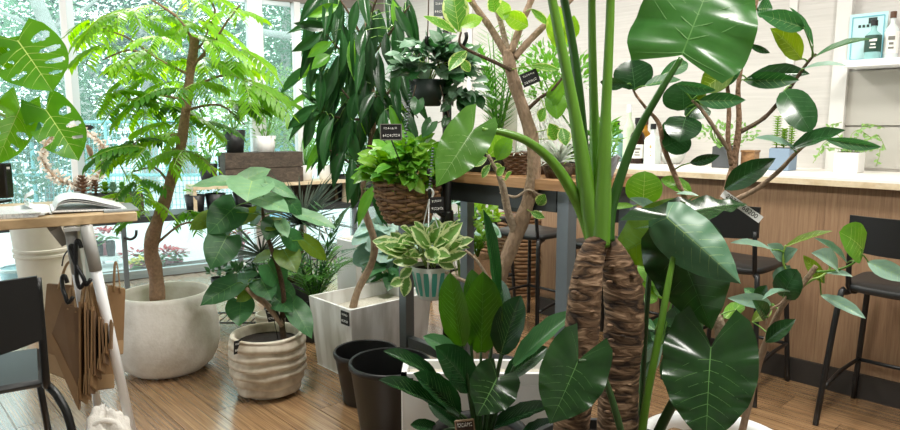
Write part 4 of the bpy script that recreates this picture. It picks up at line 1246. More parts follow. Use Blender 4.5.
# open magazine and papers
def page_block(t, cx, cy, w, d, h, ang, mat, name, curl=0.0, side=1):
    ax = (Vector((math.cos(ang), math.sin(ang), 0)), Vector((-math.sin(ang), math.cos(ang), 0)))
    mb = MB(); k = 14; vs = []; fs = []; uv = []
    for i in range(k + 1):
        s = i / k
        zz = LT + .002 + h * (math.sin(min(1, s * 1.6) * math.pi * .62)) * (1 - s * .55) + curl * max(0, s - .0) ** 3 * .0
        for e in (0, 1):
            b = Vector((cx, cy, 0)) + ax[0] * (side * s * w) + ax[1] * (e * d)
            vs += [Vector((b.x, b.y, LT + .001)), Vector((b.x, b.y, zz))]
    for i in range(k):
        a = i * 4; b2 = a + 4
        fs += [(a + 1, b2 + 1, b2 + 3, a + 3), (a, a + 2, b2 + 2, b2), (a, b2, b2 + 1, a + 1), (a + 2, a + 3, b2 + 3, b2 + 2)]
    fs += [(0, 1, 3, 2), (k * 4, k * 4 + 2, k * 4 + 3, k * 4 + 1)]
    mb.add(vs, fs); return shade_auto(mb.build(name, mat, t), 30)
def print_mat():
    m, nt, b, out = newmat('printed_page')
    tc = N(nt, 'ShaderNodeTexCoord'); mp = N(nt, 'ShaderNodeMapping'); setv(mp.inputs['Scale'], (120, 260, 1)); setv(mp.inputs['Rotation'], (0, 0, -ANG_W))
    nt.links.new(tc.outputs['Object'], mp.inputs['Vector'])
    n1 = N(nt, 'ShaderNodeTexNoise'); setv(n1.inputs['Scale'], 1.0); nt.links.new(mp.outputs[0], n1.inputs['Vector'])
    r1 = N(nt, 'ShaderNodeValToRGB'); e = r1.color_ramp.elements; e[0].position = .42; e[0].color = (*hexc('#d3d7da'), 1); e[1].position = .52; e[1].color = (*hexc('#f1f2f2'), 1)
    nt.links.new(n1.outputs['Fac'], r1.inputs['Fac']); nt.links.new(r1.outputs[0], b.inputs['Base Color']); setv(b.inputs['Roughness'], .4)
print_mat()
sp = G(52, 215, LT)
t = thing('open_magazine', 'open magazine with curling white pages on the maple table', 'magazine', sp)
def sheet(fn, d, th, name, mat='printed_page', k=18, d0=0.0):
    """a thin page: fn(s) gives (distance along the table edge, height) of its profile"""
    mb = MB(); vs = []; fs = []
    for i in range(k + 1):
        x, z = fn(i / k)
        for e in (d0, d0 + d):
            b = sp + DW * x + NW * e
            vs += [Vector((b.x, b.y, LT + z)), Vector((b.x, b.y, LT + z + th))]
    for i in range(k):
        a = i * 4; b2 = a + 4
        fs += [(a + 1, b2 + 1, b2 + 3, a + 3), (a, a + 2, b2 + 2, b2), (a, b2, b2 + 1, a + 1), (a + 2, a + 3, b2 + 3, b2 + 2)]
    fs += [(0, 1, 3, 2), (k * 4, k * 4 + 2, k * 4 + 3, k * 4 + 1)]
    mb.add(vs, fs); return shade_auto(mb.build(name, mat, t), 40)
sheet(lambda s: (.27 * s, .002 + .008 * (1 - s)), .29, .006, 'page_block')
for q in range(3):
    sheet(lambda s, q=q: (.008 + (.245 - .012 * q) * s, .012 + (.05 - .008 * q) * math.sin(math.pi * min(1, s ** .55)) * (1 - .15 * s)), .29, .0016, 'right_page')
sheet(lambda s: (-.2 * s, .002 + .012 * math.sin(math.pi * s ** .6)), .29, .005, 'left_pages')
sheet(lambda s: (-.015 - .075 * math.sin(s * 2.6), .012 + .035 * (1 - math.cos(s * 2.6))), .2, .0016, 'curled_page', d0=.09)
o = sheet(lambda s: (-.05 - .035 * math.sin(.4 + s * .8), .052 + .012 * s), .06, .0012, 'photo', 'lf_ficus_bright', 6, .15)
sp2 = G(12, 219, LT)
t = thing('paper_stack', 'flat stack of loose printed papers left of the open magazine', 'papers', sp2)
for k in range(4):
    mb = flat_mb(); an = ANG_W + (-.12, .05, .1, -.03)[k]; ax = (Vector((math.cos(an), math.sin(an), 0)), Vector((-math.sin(an), math.cos(an), 0)), UPZ)
    mb.box(sp2 + NW * .16 + DW * (-.02 - .0 * k) + UPZ * (.003 + .0045 * k), (.24, .3, .004), ax); mb.build('sheet', 'printed_page', t)
sp3 = G(95, 214.5, LT)
t = thing('flat_book', 'thin grey book lying under the right page of the magazine', 'book', sp3)
mb = flat_mb(); mb.box(sp3 + DW * .1 + NW * .17 + UPZ * .004, (.13, .29, .006), AXW); mb.build('cover', simple('book_grey', '#8a8f92', .5), t)

# ------------------------------------------------------------------ kraft paper bags hanging from hooks
bagY = 2.62
simple('kraft_dark', '#7d6145', 0.8, noise=0.15, nscale=18)
def hook(px0, py0, px1, py1, label):
    a = P(px0, py0, bagY - .06); b = P(px1, py1, bagY - .07)
    t = thing('s_hook', label, 'hook', b, 'black hooks under the table')
    mb = MB(); m = (a + b) / 2
    mb.tube([a + Vector((.02, 0, -.02)), a + Vector((.012, 0, .008)), a, m + Vector((-.008, 0, 0)), b + Vector((-.01, 0, .02)), b + Vector((.0, 0, -.012)), b + Vector((.02, 0, .012))], .008, n=8, sub=4); mb.build('wire', 'black_metal', t)
hook(76, 243, 80, 285, 'black hook left of the white table leg holding the paper bags')
hook(70, 248, 86, 282, 'black hook next to the white table leg holding the front bags')
hook(62, 278, 68, 300, 'lower black hook holding the wide paper bag')
mb = MB(); a = P(65, 236, bagY); b = P(62, 266, bagY)
t = thing('cable', 'thin black cable hanging under the maple table', 'cable', b)
mb.tube([a, P(70, 246, bagY), P(64, 256, bagY), b], .003, n=5, sub=4); mb.build('cord', 'black_plastic', t)
def kraft_bag(corners, Y, th, label, handle=None, mat='kraft', yaw=0):
    """flat folded bag; corners in pixels, clockwise from top left, with depth offsets"""
    rb_ = random.Random(label)
    pts = [P(x + rb_.uniform(-1.2, 1.2), y + rb_.uniform(-4, 4), Y + dy) for (x, y, dy) in corners]
    t = thing('paper_bag', label, 'paper bag', (pts[2] + pts[3]) / 2, 'kraft paper bags under the table')
    nrm = (pts[1] - pts[0]).cross(pts[3] - pts[0]).normalized()
    if nrm.y > 0: nrm = -nrm
    mb = flat_mb(); k = len(pts); back = [q - nrm * th for q in pts]
    mid_f = (pts[0] + pts[1] + pts[2] + pts[3]) / 4 + nrm * th * .6
    mb.add(pts + back, [tuple(range(k)), tuple(reversed(range(k, 2 * k)))] + [(i, k + i, k + (i + 1) % k, (i + 1) % k) for i in range(k)])
    mb.build('bag_body', mat, t)
    # folded bottom flap
    mb = flat_mb(); f = [pts[3].lerp(pts[0], .22) + nrm * .003, pts[2].lerp(pts[1], .22) + nrm * .003, pts[2].lerp(pts[1], .02) + nrm * .006, pts[3].lerp(pts[0], .02) + nrm * .006]
    g_ = [q - nrm * .002 for q in f]
    mb.add(f + g_, [(0, 1, 2, 3), (7, 6, 5, 4), (0, 4, 5, 1), (1, 5, 6, 2), (2, 6, 7, 3), (3, 7, 4, 0)]); mb.build('bottom_flap', 'kraft_pale' if mat == 'kraft' else 'kraft', t)
    if handle:
        a = pts[0].lerp(pts[1], .3); b = pts[0].lerp(pts[1], .7); hp = P(handle[0], handle[1], Y + handle[2])
        mb = MB(); mb.tube([a - UPZ * .02, a.lerp(hp, .75) + (a - b) * .12, hp, b.lerp(hp, .75) - (a - b) * .12, b - UPZ * .02], .006, n=5, sub=4, flat=.5); mb.build('handle', 'kraft_pale', t)
    return t
kraft_bag([(47, 280, .1), (84, 284, .06), (88, 388, .05), (40, 372, .12)], bagY, .012, 'wide kraft paper bag hanging behind the chair', (70, 262, .05))
kraft_bag([(62, 300, -.02), (82, 308, -.04), (79, 410, -.05), (50, 345, 0)], bagY, .01, 'kraft paper bag with a pointed folded corner, in front of the wide one', (72, 288, .0), 'kraft_dark')
kraft_bag([(78, 302, -.06), (84, 308, .02), (85, 404, .02), (78, 398, -.06)], bagY, .008, 'first of the edge-on kraft bags in the hanging bundle', (84, 286, 0))
nm_ = ['second', 'third', 'fourth', 'fifth', 'sixth', 'seventh', 'eighth', 'ninth']
for k in range(8):
    x = 84.5 + k * 3.7
    kraft_bag([(x - 1.5, 305 + k * 2.6, -.08), (x + 4.0, 309 + k * 2.6, .08), (x + 4.6, 402 - k * 7.0, .09), (x - .6, 397 - k * 7.0, -.08)], bagY, .007, nm_[k] + ' of the edge-on kraft bags in the hanging bundle, counted from the left',
              (88 + k * .8, 283, 0), ('kraft', 'kraft_dark')[k % 2])
kraft_bag([(96, 320, .1), (113, 322, .12), (114, 385, .12), (94, 390, .1)], bagY, .01, 'kraft paper bag hanging behind the edge-on bundle', (96, 284, .03))
kraft_bag([(108, 288, .2), (125, 288, .24), (122, 356, .24), (107, 354, .2)], bagY, .03, 'kraft paper bag hanging between the white leg and the concrete pot', (116, 262, .2))
# crumpled cloth on the floor
p = G(108, 444); r = random.Random(8)
t = thing('cloth_bundle', 'crumpled white cloth bundle at the foot of the white table leg', 'cloth', p)
mb = MB(); nu, nv = 36, 16; vs = []; fs = []
for j in range(nv + 1):
    for i in range(nu):
        a = 6.2832 * i / nu; e = j / nv * math.pi / 2
        f_ = 1 + .14 * math.sin(3 * a + 2 * e) + .1 * math.sin(7 * a + 5 * e + 1) + .06 * math.sin(13 * a - 9 * e)
        vs.append(p + Vector((math.cos(a) * math.cos(e) * .085 * f_, math.sin(a) * math.cos(e) * .075 * f_, math.sin(e) * .13 * f_ * (1 + .15 * math.sin(2 * a)))))
for j in range(nv):
    for i in range(nu): fs.append((j * nu + i, j * nu + (i + 1) % nu, (j + 1) * nu + (i + 1) % nu, (j + 1) * nu + i))
mb.add(vs, fs); mb.build('cloth_body', 'cloth_white', t)
mb = MB(); mb.tube([p + Vector((-.07, -.03, .03)), p + Vector((-.045, -.05, .08)), p + Vector((.0, -.04, .118)), p + Vector((.045, -.02, .1)), p + Vector((.08, -.01, .04))], [.008, .012, .012, .012, .008], n=8, sub=5, flat=.6); mb.build('cloth_fold', 'cloth_white', t)
# cream planter beyond the table
p = G(50, 325); yy = p.y
t = thing('tall_planter', 'tall cream ridged planter standing behind the maple table', 'planter', p)
h_ = .78; r1 = S(29, yy); r0 = S(20, yy)
prof = [(r0, 0)]
for zf, dr in ((.55, 0), (.60, 0), (.605, .008), (.625, .008), (.63, 0), (.645, 0), (.65, .008), (.67, .008), (.675, 0), (.95, 0), (.96, .012), (1.0, .012)):
    prof.append((r0 + (r1 - r0) * zf + dr, h_ * zf))
prof += [(r1 - .015, h_), (r1 - .03, h_ - .1)]
mb = MB(); mb.lathe(prof, p, 32); pt_ = shade_auto(mb.build('pot', 'cream_pot', t), 30)
mb = MB(); mb.lathe([(.001, h_ - .09), (r1 - .028, h_ - .09)], p, 24); mb.build('soil', 'soil', pt_)

# ------------------------------------------------------------------ black chair, left foreground
cy = 2.12
def cp(px, py, dY=0): return P(px, py, cy + dY)
sz = .45
xr = cp(46, 380).x
t = thing('office_chair', 'black metal-framed chair with plastic backrest in the left foreground', 'chair', Vector((xr - .22, cy + .2, 0)))
O_ = Vector((xr, cy, 0))
def cq(a, b, z): return O_ + DW * a + NW * b + UPZ * z      # a: along the backrest (negative = left), b: away from the camera
zt2, zb2 = cp(46, 275).z, cp(46, 338).z
mb = MB(); vs = []; fs = []; k = 12
for j, (zz, dy) in enumerate(((zt2, -.012), (zb2, -.012), (zb2, .004), (zt2, .004))):
    for i in range(k + 1):
        s = i / k
        vs.append(cq(-.44 * (1 - s), dy - .04 * math.sin(s * math.pi) - .01, zz - (.03 * math.sin(s * math.pi) if j in (1, 2) else 0)))
for j in range(4):
    for i in range(k): j2 = (j + 1) % 4; fs.append((j * (k + 1) + i, j * (k + 1) + i + 1, j2 * (k + 1) + i + 1, j2 * (k + 1) + i))
for i in (0, k): fs.append(tuple(j * (k + 1) + i for j in range(4)))
mb.add(vs, fs); shade_auto(mb.build('backrest', 'black_plastic', t))
mb = MB(); mb.box(cq(-.22, .22, sz - .012), (.42, .40, .028), AXW, bev=.012); shade_auto(mb.build('seat', 'seat_black', t))
for a in (0, -.44):
    sg = 1 if a == 0 else -1
    mb = MB(); mb.tube([cq(a, -.002, zt2 - .01), cq(a, 0, .5), cq(a, .02, sz - .02), cq(a, .1, sz - .03)], .0125, n=8, sub=5); mb.build('back_post', 'black_metal', t)
    mb = MB(); mb.tube([cq(a - sg * .02, .2, sz - .03), cq(a, .06, sz - .03), cq(a + sg * .03, .0, sz - .06), cq(a + sg * .06, -.04, sz - .16), cq(a + sg * .08, -.08, 0)], .014, n=8, sub=6); mb.build('leg', 'black_metal', t)
    mb = MB(); mb.tube([cq(a - sg * .03, .36, sz - .03), cq(a, .42, 0)], .0125, n=8, sub=1); mb.build('leg', 'black_metal', t)

# ------------------------------------------------------------------ price cards
def card(parent, c, w, h, ax, mat='card_black', lines=((.25, .7, .12), (-.22, .8, .16)), frame=None, seed=1):
    """small black chalk card, ax = (right, normal-away, up)"""
    r = random.Random(seed)
    mb = flat_mb(); mb.box(c, (w, .004, h), ax); o = mb.build('price_card', mat, parent, label='black chalk price card')
    mb = flat_mb()
    for dz, lw, lh in lines:
        x = -lw / 2 * w
        while x < lw / 2 * w - w * .04:
            sw = w * r.uniform(.05, .11)
            q = c - ax[1] * .0028 + ax[0] * (x + sw / 2) + ax[2] * (dz * h + r.uniform(-.02, .02) * h)
            if r.random() < .6:
                mb.box(q, (sw * .35, .0012, lh * h), ax); mb.box(q + ax[2] * lh * h * r.uniform(-.4, .4), (sw, .0012, lh * h * .25), ax)
            else:
                mb.box(q + ax[2] * lh * h * .35, (sw, .0012, lh * h * .22), ax); mb.box(q - ax[2] * lh * h * .35, (sw, .0012, lh * h * .22), ax)
            x += sw * 1.35
    mb.build('chalk_writing', 'chalk', o)
    if frame:
        mb = flat_mb()
        for (dx, dz, a, b) in ((0, h / 2, w, .004), (0, -h / 2, w, .004), (-w / 2, 0, .004, h), (w / 2, 0, .004, h)):
            mb.box(c + ax[0] * dx + ax[2] * dz - ax[1] * .001, (a, .007, b), ax)
        mb.build('card_frame', frame, o)
    return o
def face_cam(p, tilt=0.0, yaw=0.0, rollz=0.0):
    n = Vector((p.x, p.y, 0)).normalized(); n = Matrix.Rotation(yaw, 3, 'Z') @ n
    right = Vector((n.y, -n.x, 0)); up = UPZ.copy()
    if rollz:
        M = Matrix.Rotation(rollz, 3, n); right = M @ right; up = M @ up
    return (right, n, up)
def petiole(parent, a, b, r0=.003, r1=.002, mat='stem_green', bow=.0, name='petiole'):
    a = Vector(a); b = Vector(b); m = (a + b) / 2 + Vector((0, 0, bow))
    mb = MB(); mb.tube([a, m, b], [r0, (r0 + r1) / 2, r1], n=6, sub=4); return mb.build(name, mat, parent)
def nearest(pts, p):
    return min(pts, key=lambda q: (q - p).length)

# ================================================================== feathery tree (left) in the round concrete pot
c = G(170, 381); c = c + Vector((c.x, c.y, 0)).normalized() * .2
t = thing('feathery_tree', 'feathery light green tree with brown trunk in a round concrete pot', 'potted tree', c)
YE = c.y
zr = P(170, 291, YE).z; rr = S(42.5, YE); rm = S(51.5, YE)
prof = [(.001, 0), (rm * .6, 0), (rm * .7, .01), (rm * .85, .045), (rm * .95, .095), (rm, .155), (rm * 1.005, .2), (rm * .985, .27), (rm * .93, .34), (rr * 1.06, zr - .02), (rr * 1.02, zr), (rr * .96, zr), (rr * .93, zr - .03), (rr * .97, zr - .09), (rr * .9, zr - .12)]
mb = MB(); mb.lathe(prof, c, 48); pot = mb.build('pot', 'concrete', t)
mb = MB(); mb.lathe([(.001, zr - .10), (rr * .95, zr - .11)], c, 24); mb.build('soil', 'pale_gravel', pot)
tp = [(158, 300), (155, 270), (151, 245), (160, 215), (170, 185), (180, 150), (186, 110), (190, 75), (194, 45), (195, 38)]
TP = [P(x, y, YE + .02 * math.sin(i * 1.3)) for i, (x, y) in enumerate(tp)]
mb = MB(); mb.tube(TP, [S(q, YE) for q in (7.4, 7.2, 7.4, 6.2, 5.6, 5, 4.6, 4.3, 4.6, 4.2)], n=12, sub=6, jit=lambda u, a, r: r * (1 + .05 * math.sin(9 * a + 40 * u) + .07 * math.sin(55 * u))); mb.build('trunk', 'bark_brown', t)
brs = [[(194, 44), (186, 28), (176, 16)], [(193, 52), (202, 44), (208, 30)], [(192, 62), (205, 55), (200, 46)], [(190, 75), (160, 60), (128, 38), (105, 30)], [(190, 70), (215, 40), (228, 20), (240, 5)], [(186, 100), (150, 95), (118, 105)],
       [(188, 90), (225, 75), (262, 85)], [(182, 135), (140, 140), (112, 165)], [(186, 110), (220, 105), (245, 125)], [(170, 185), (155, 168), (132, 172)], [(150, 60), (130, 50), (102, 60)], [(150, 250), (180, 225), (205, 222)], [(178, 150), (205, 160), (222, 185)],
       [(176, 16), (160, 5), (140, -8)], [(208, 30), (215, 10), (200, -12)]]
anch = []
r = random.Random(12)
for b_ in brs:
    dy = r.uniform(-.25, .2)
    pts = [P(x, y, YE + dy * i / (len(b_) - 1)) for i, (x, y) in enumerate(b_)]
    mb = MB(); mb.tube(pts, [.008 * (1 - .6 * i / (len(pts) - 1)) for i in range(len(pts))], n=7, sub=4); mb.build('branch', 'bark_brown', t)
    for i in range(len(pts) - 1):
        for k in range(5): anch.append(pts[i].lerp(pts[i + 1], k / 5))
# fronds: twice-feathered leaf, leaflets hang down
def ever_frond(seed, mat):
    r = random.Random(seed); mb = MB()
    npair = 8
    for sgn, rot in ((1, .35), (-1, .35), (0, 0)):
        ang = sgn * .75
        d0 = Vector((math.cos(ang), math.sin(ang), .12)); ln = .75 if sgn else 1.0
        def at(s): return d0 * (ln * s) + Vector((0, 0, -.42 * s * s * ln))
        mb.tube([at(i / 5) for i in range(6)], .008, n=4, sub=1, mi=1)
        for i in range(npair):
            s = .22 + .78 * i / (npair - 1)
            p = at(s); x = (at(min(1, s + .04)) - at(s - .04)).normalized(); side = x.cross(UPZ).normalized()
            for sg in (-1, 1):
                dd = (x * .75 + side * sg * .9 + Vector((0, 0, -.55 + r.uniform(-.2, .15)))).normalized()
                ll = (.25 + .1 * s) * r.uniform(.85, 1.15)
                mb.blade(p, p + dd * ll, .095, UPZ + side * sg * .3, 4, arch=.06, prof=PROF['lance'])
    me = mb.mesh('frond'); me.materials.append(MATS[mat]); me.materials.append(MATS['stem_pale']); return me
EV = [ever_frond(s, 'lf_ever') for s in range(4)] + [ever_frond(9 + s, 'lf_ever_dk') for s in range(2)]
clus = [(130, 12, 45, 18, 15), (200, 8, 60, 12, 12), (150, 45, 45, 20, 14), (225, 45, 38, 22, 14), (122, 78, 18, 25, 11), (150, 85, 36, 25, 18), (222, 80, 42, 24, 14), (250, 100, 14, 12, 4), (150, 120, 32, 22, 11), (200, 118, 14, 20, 6),
        (128, 150, 22, 18, 12), (165, 150, 22, 22, 7), (134, 188, 16, 18, 9), (188, 160, 8, 16, 3), (202, 210, 14, 12, 3), (140, 205, 12, 12, 3), (95, 40, 10, 25, 4), (270, 90, 10, 12, 3)]
for (x, y, sx, sy, k) in clus:
    for i in range(max(2, int(k * .42))):
        dy = r.uniform(-.35, .3)
        p = P(x + r.uniform(-1, 1) * sx, y + r.uniform(-1, 1) * sy, YE + dy)
        a = nearest(anch, p)
        out = Vector((p.x - TP[5].x + r.gauss(0, .15), p.y - YE + r.gauss(0, .25), 0))
        if out.length < .05: out = Vector((r.choice((-1, 1)), -.5, 0))
        out.normalize(); out.z = r.uniform(-.35, .25); out.normalize()
        sc = S(r.uniform(36, 50), YE)
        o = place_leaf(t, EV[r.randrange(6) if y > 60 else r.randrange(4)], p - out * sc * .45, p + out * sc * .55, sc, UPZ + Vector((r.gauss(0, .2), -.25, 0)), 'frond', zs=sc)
        if r.random() < .5: petiole(t, a, p - out * sc * .45, .004, .002, 'stem_pale', .01, 'twig')

# ================================================================== round-leaved plant in the ribbed pot
c = G(270, 403); c = c + Vector((c.x, c.y, 0)).normalized() * .15
YU = c.y
t = thing('round_leaf_plant', 'broad heart-leaved plant in a cream pot with wavy ribs', 'potted plant', c)
zr = P(270, 332, YU).z; R0 = S(37.5, YU)
prof = [(.001, 0), (R0 * .62, 0), (R0 * .74, .012)]
nr_ = 6
for i in range(nr_ * 5 + 1):
    s = i / (nr_ * 5); z = .02 + s * (zr - .03)
    base = R0 * (.80 + .2 * min(1, s * 2.6) - .02 * max(0, s - .7))
    ph = (i % 5) / 5
    base += (-.006, .009, .007, .003, -.002)[i % 5]; z += (0, -.006, 0, 0, 0)[i % 5] * (1 if i % 5 else 0)
    prof.append((base, z))
prof += [(R0 * .99, zr - .006), (R0 * .97, zr), (R0 * .88, zr), (R0 * .85, zr - .02), (R0 * .83, zr - .06)]
def rib(k, a, r_, z):
    if 3 <= k <= 3 + nr_ * 5: return (r_ + .0015 * math.sin(5 * a + (k - 3) // 5), z + .004 * math.sin(3 * a + (k - 3) // 5 * 1.3) + .002 * math.sin(7 * a + (k - 3) // 5))
    return (r_, z)
mb = MB(); mb.lathe(prof, c, 56, rib); pot = mb.build('pot', 'ribbed_stone', t)
mb = MB(); mb.lathe([(.001, zr - .04), (R0 * .84, zr - .045)], c, 24); mb.build('soil', 'soil', pot)
cpt = P(237.5, 347, YU - .155); card(t, cpt, S(9, YU), S(13, YU), face_cam(cpt, yaw=.75, rollz=.05), seed=2)
cpt = P(273, 315, YU - .02); card(t, cpt, S(14, YU), S(13, YU), face_cam(cpt, yaw=-.5, rollz=-.25), seed=3)
mb = MB(); mb.tube([cpt - UPZ * .0, cpt - UPZ * .12 + Vector((0.02, 0, 0))], .002, n=5, sub=1); mb.build('card_stick', 'black_plastic', t)
mb = MB(); mb.tube([P(x, y, YU) for x, y in ((284, 342), (282, 322), (284, 300), (280, 275), (272, 250), (265, 228), (262, 205))], [.016, .015, .013, .012, .011, .009, .006], n=10, sub=5, jit=lambda u, a, r: r * (1 + .08 * math.sin(30 * u))); mb.build('trunk', 'bark_dark', t)
mb = MB(); mb.tube([P(x, y, YU - .02) for x, y in ((283, 326), (268, 306), (254, 295), (246, 288))], [.014, .016, .014, .008], n=10, sub=5); mb.build('branch', 'bark_tan', t)
anch = [P(x, y, YU) for x, y in ((284, 318), (284, 300), (280, 275), (272, 250), (268, 238), (265, 228), (263, 215), (262, 205), (268, 306), (254, 295), (246, 288))]
UM = [leaf_mesh('umbel', 12, 4, arch=.05, fold=.12, wave=.03, wf=2.5, lobe=.16, veins=5, rel=.012, ph=k, vw=.009, mats=(m, v)) for k, (m, v) in enumerate((('lf_umbel', 'vein_mid'), ('lf_umbel_skylit', 'vein_pale'), ('lf_olive', 'vein_mid'), ('lf_umbel', 'vein_mid')))]
LU = [((252, 181), (247, 202), 46, 1, -.14, 1.2), ((243, 181), (271, 169), 20, 1, .1, 1.2), ((235, 181), (190, 187), 15, 1, -.05, 1.6), ((266, 183), (297, 199), 17, 1, .05, 1.2), ((258, 198), (290, 213), 26, 1, -.1, 1), ((286, 198), (302, 216), 17, 0, .02, .8),
      ((300, 214), (337, 229), 16, 1, -.05, 1.0), ((236, 206), (207, 235), 36, 0, -.1, .6), ((213, 216), (189, 230), 18, 2, -.05, .3), ((255, 212), (231, 226), 14, 2, .05, .3), ((274, 221), (266, 241), 22, 0, -.06, .3), ((280, 222), (288, 238), 14, 1, -.06, .6),
      ((227, 236), (210, 270), 35, 0, -.1, .4), ((229, 226), (211, 241), 18, 0, .05, .3), ((284, 250), (297, 273), 27, 2, -.08, .3), ((304, 240), (327, 261), 17, 2, .05, .3), ((287, 235), (303, 251), 22, 0, .05, .5), ((237, 283), (200, 306), 28, 0, -.12, .8),
      ((252, 279), (226, 283), 22, 0, .08, .9), ((261, 279), (272, 301), 28, 0, -.12, .6), ((268, 264), (284, 289), 30, 0, .03, .4), ((274, 297), (293, 313), 24, 0, -.1, .8), ((292, 304), (312, 339), 25, 0, -.1, .5), ((241, 301), (239, 327), 29, 0, -.1, .5), ((252, 290), (236, 302), 14, 2, 0, .3),
      ((262, 210), (250, 226), 20, 0, .1, .6), ((266, 226), (290, 222), 18, 2, .1, .6), ((270, 255), (252, 262), 14, 2, .1, .5), ((278, 285), (296, 300), 20, 0, .1, .6)]
for i, (b_, t_, w, k, dY, up) in enumerate(LU):
    o = L(t, UM[k if k else (0 if i % 2 else 3)], b_, t_, w, YU + r.uniform(-.05, .05), dY, r.uniform(-10, 10), up)
    petiole(t, nearest(anch, o.location), o.location, .003, .002, 'stem_green', .015)

# ================================================================== drooping ficus in the white square planter
HP = .385
ca_, cb_, cd_ = G(306, 297, HP), G(350.5, 310.5, HP), G(424, 301, HP)
un = (ca_ - cb_).dot(DC); vn = (cd_ - cb_).dot(NC)
side = .40; sid2 = .54
AL = cb_ + DC * (side / 2) + NC * (sid2 / 2)
c = Vector((AL.x, AL.y, 0)); YA = c.y
t = thing('drooping_ficus', 'ficus with long drooping dark leaves in a white square planter', 'potted tree', c)
def sq(w0, w1, z0, z1, mb, d0=None, d1=None):
    vs = []
    for w, z in ((w0, z0), (w1, z1)):
        for a, b in ((-1, -1), (1, -1), (1, 1), (-1, 1)): vs.append(c + DC * (a * w / 2) + NC * (b * (w + sid2 - side) / 2) + UPZ * z)
    mb.add(vs, [(0, 1, 5, 4), (1, 2, 6, 5), (2, 3, 7, 6), (3, 0, 4, 7)])
mb = flat_mb(); wt = side * 1.0
sq(wt * .86, wt, 0, HP, mb); sq(wt, wt - .03, HP, HP, mb); sq(wt - .03, wt - .04, HP, HP - .1, mb); sq(.001, wt * .88, 0.001, 0.001, mb)
pot = mb.build('pot', 'planter_white', t)
mb = flat_mb(); mb.box(c + UPZ * (HP - .085), (wt - .03, wt - .03 + sid2 - side, .02), AXC); mb.build('soil', 'pale_gravel', pot)
q = c - NC * (sid2 / 2 + .001) + DC * (-wt / 2 + .05) + UPZ * (HP - .05)
card(t, q, .07, .07, (-DC, NC, UPZ), seed=5)
tk = [(352, 312), (358, 290), (372, 262), (374, 240), (366, 215), (362, 190), (368, 160), (372, 130), (373, 100), (368, 60), (366, 20), (362, -20)]
TK = [P(x, y, YA) for x, y in tk]
mb = MB(); mb.tube(TK, [.021, .02, .02, .02, .019, .019, .018, .017, .016, .013, .01, .006], n=10, sub=6, jit=lambda u, a, r: r * (1 + .06 * math.sin(5 * a) + .06 * math.sin(60 * u))); mb.build('trunk', 'bark_tan', t)
mb = MB(); mb.tube([P(x, y, YA - .03) for x, y in ((386, 148), (376, 138), (374, 122), (372, 105))], [.006, .008, .008, .006], n=8, sub=4); mb.build('branch', 'bark_brown', t)
anch = list(TK[5:])
for b_ in ([(372, 130), (350, 100), (330, 75)], [(372, 110), (395, 85), (415, 60)], [(370, 80), (340, 50), (318, 25)], [(369, 60), (392, 30), (410, 5)], [(373, 120), (340, 118), (318, 110)], [(368, 50), (350, 15), (330, -15)], [(366, 170), (345, 160), (330, 150)], [(372, 100), (385, 95), (395, 110)], [(366, 30), (378, -5), (390, -25)]):
    dy = r.uniform(-.2, .15); pts = [P(x, y, YA + dy * i / 2) for i, (x, y) in enumerate(b_)]
    mb = MB(); mb.tube(pts, [.008, .006, .003], n=6, sub=4); mb.build('branch', 'bark_dark', t)
    for i in range(2):
        for k in range(4): anch.append(pts[i].lerp(pts[i + 1], (k + 1) / 4))
AM = [leaf_mesh('lance', 10, 2, arch=a, fold=f, veins=0, slant=.05, droop=d, wave=.02, ph=k, mats=('lf_alii', 'vein_mid')) for k, (a, f, d) in enumerate(((.05, .3, 0), (.09, .35, 0), (.03, .2, 0), (.07, .4, 0)))]
AM += [leaf_mesh('lance', 10, 2, arch=.07, fold=.3, veins=0, slant=.05, mats=('lf_alii_lt', 'vein_mid'))]
hand = [((338, 5), (307, 17), 12), ((330, 28), (293, 23), 11), ((325, 22), (286, 34), 8), ((322, 32), (291, 52), 12), ((328, 40), (298, 50), 12), ((332, 42), (307, 58), 12), ((320, 62), (298, 80), 12), ((330, 55), (311, 70), 14), ((352, 52), (370, 50), 9),
        ((322, 92), (284, 112), 10), ((318, 105), (286, 130), 13), ((322, 112), (288, 143), 14), ((312, 112), (304, 150), 12), ((326, 108), (298, 88), 6), ((322, 76), (310, 86), 12), ((328, 115), (318, 158), 13), ((334, 118), (324, 172), 12), ((345, 118), (330, 175), 14), ((352, 120), (342, 160), 14),
        ((357, 92), (350, 125), 14), ((375, 92), (360, 124), 13), ((378, 96), (384, 118), 12), ((345, 150), (333, 190), 12), ((352, 158), (347, 205), 13), ((362, 165), (358, 200), 11), ((375, 185), (358, 228), 13), ((372, 183), (383, 225), 12), ((356, 180), (352, 210), 12), ((372, 190), (354, 225), 11), ((379, 192), (388, 228), 12),
        ((395, 20), (402, 50), 12), ((388, 40), (390, 70), 13), ((366, 30), (360, 60), 13), ((376, 28), (366, 70), 12), ((345, 60), (340, 92), 13), ((398, 70), (395, 100), 12), ((405, 88), (402, 120), 11), ((385, 110), (388, 150), 12), ((380, 125), (376, 165), 12), ((352, 130), (358, 165), 13)]
def alii_leaf(b_, t_, w, Y, lt=False):
    o = L(t, AM[4] if lt else AM[r.randrange(4)], b_, t_, w, Y, r.uniform(-.06, .04), r.uniform(-35, 35), r.uniform(.2, .7))
    petiole(t, nearest(anch, o.location), o.location, .0022, .0016, 'stem_green', .01)
for b_, t_, w in hand: alii_leaf(b_, t_, w * .95, YA - .15 + r.uniform(-.1, .1), r.random() < .12)
k = 0
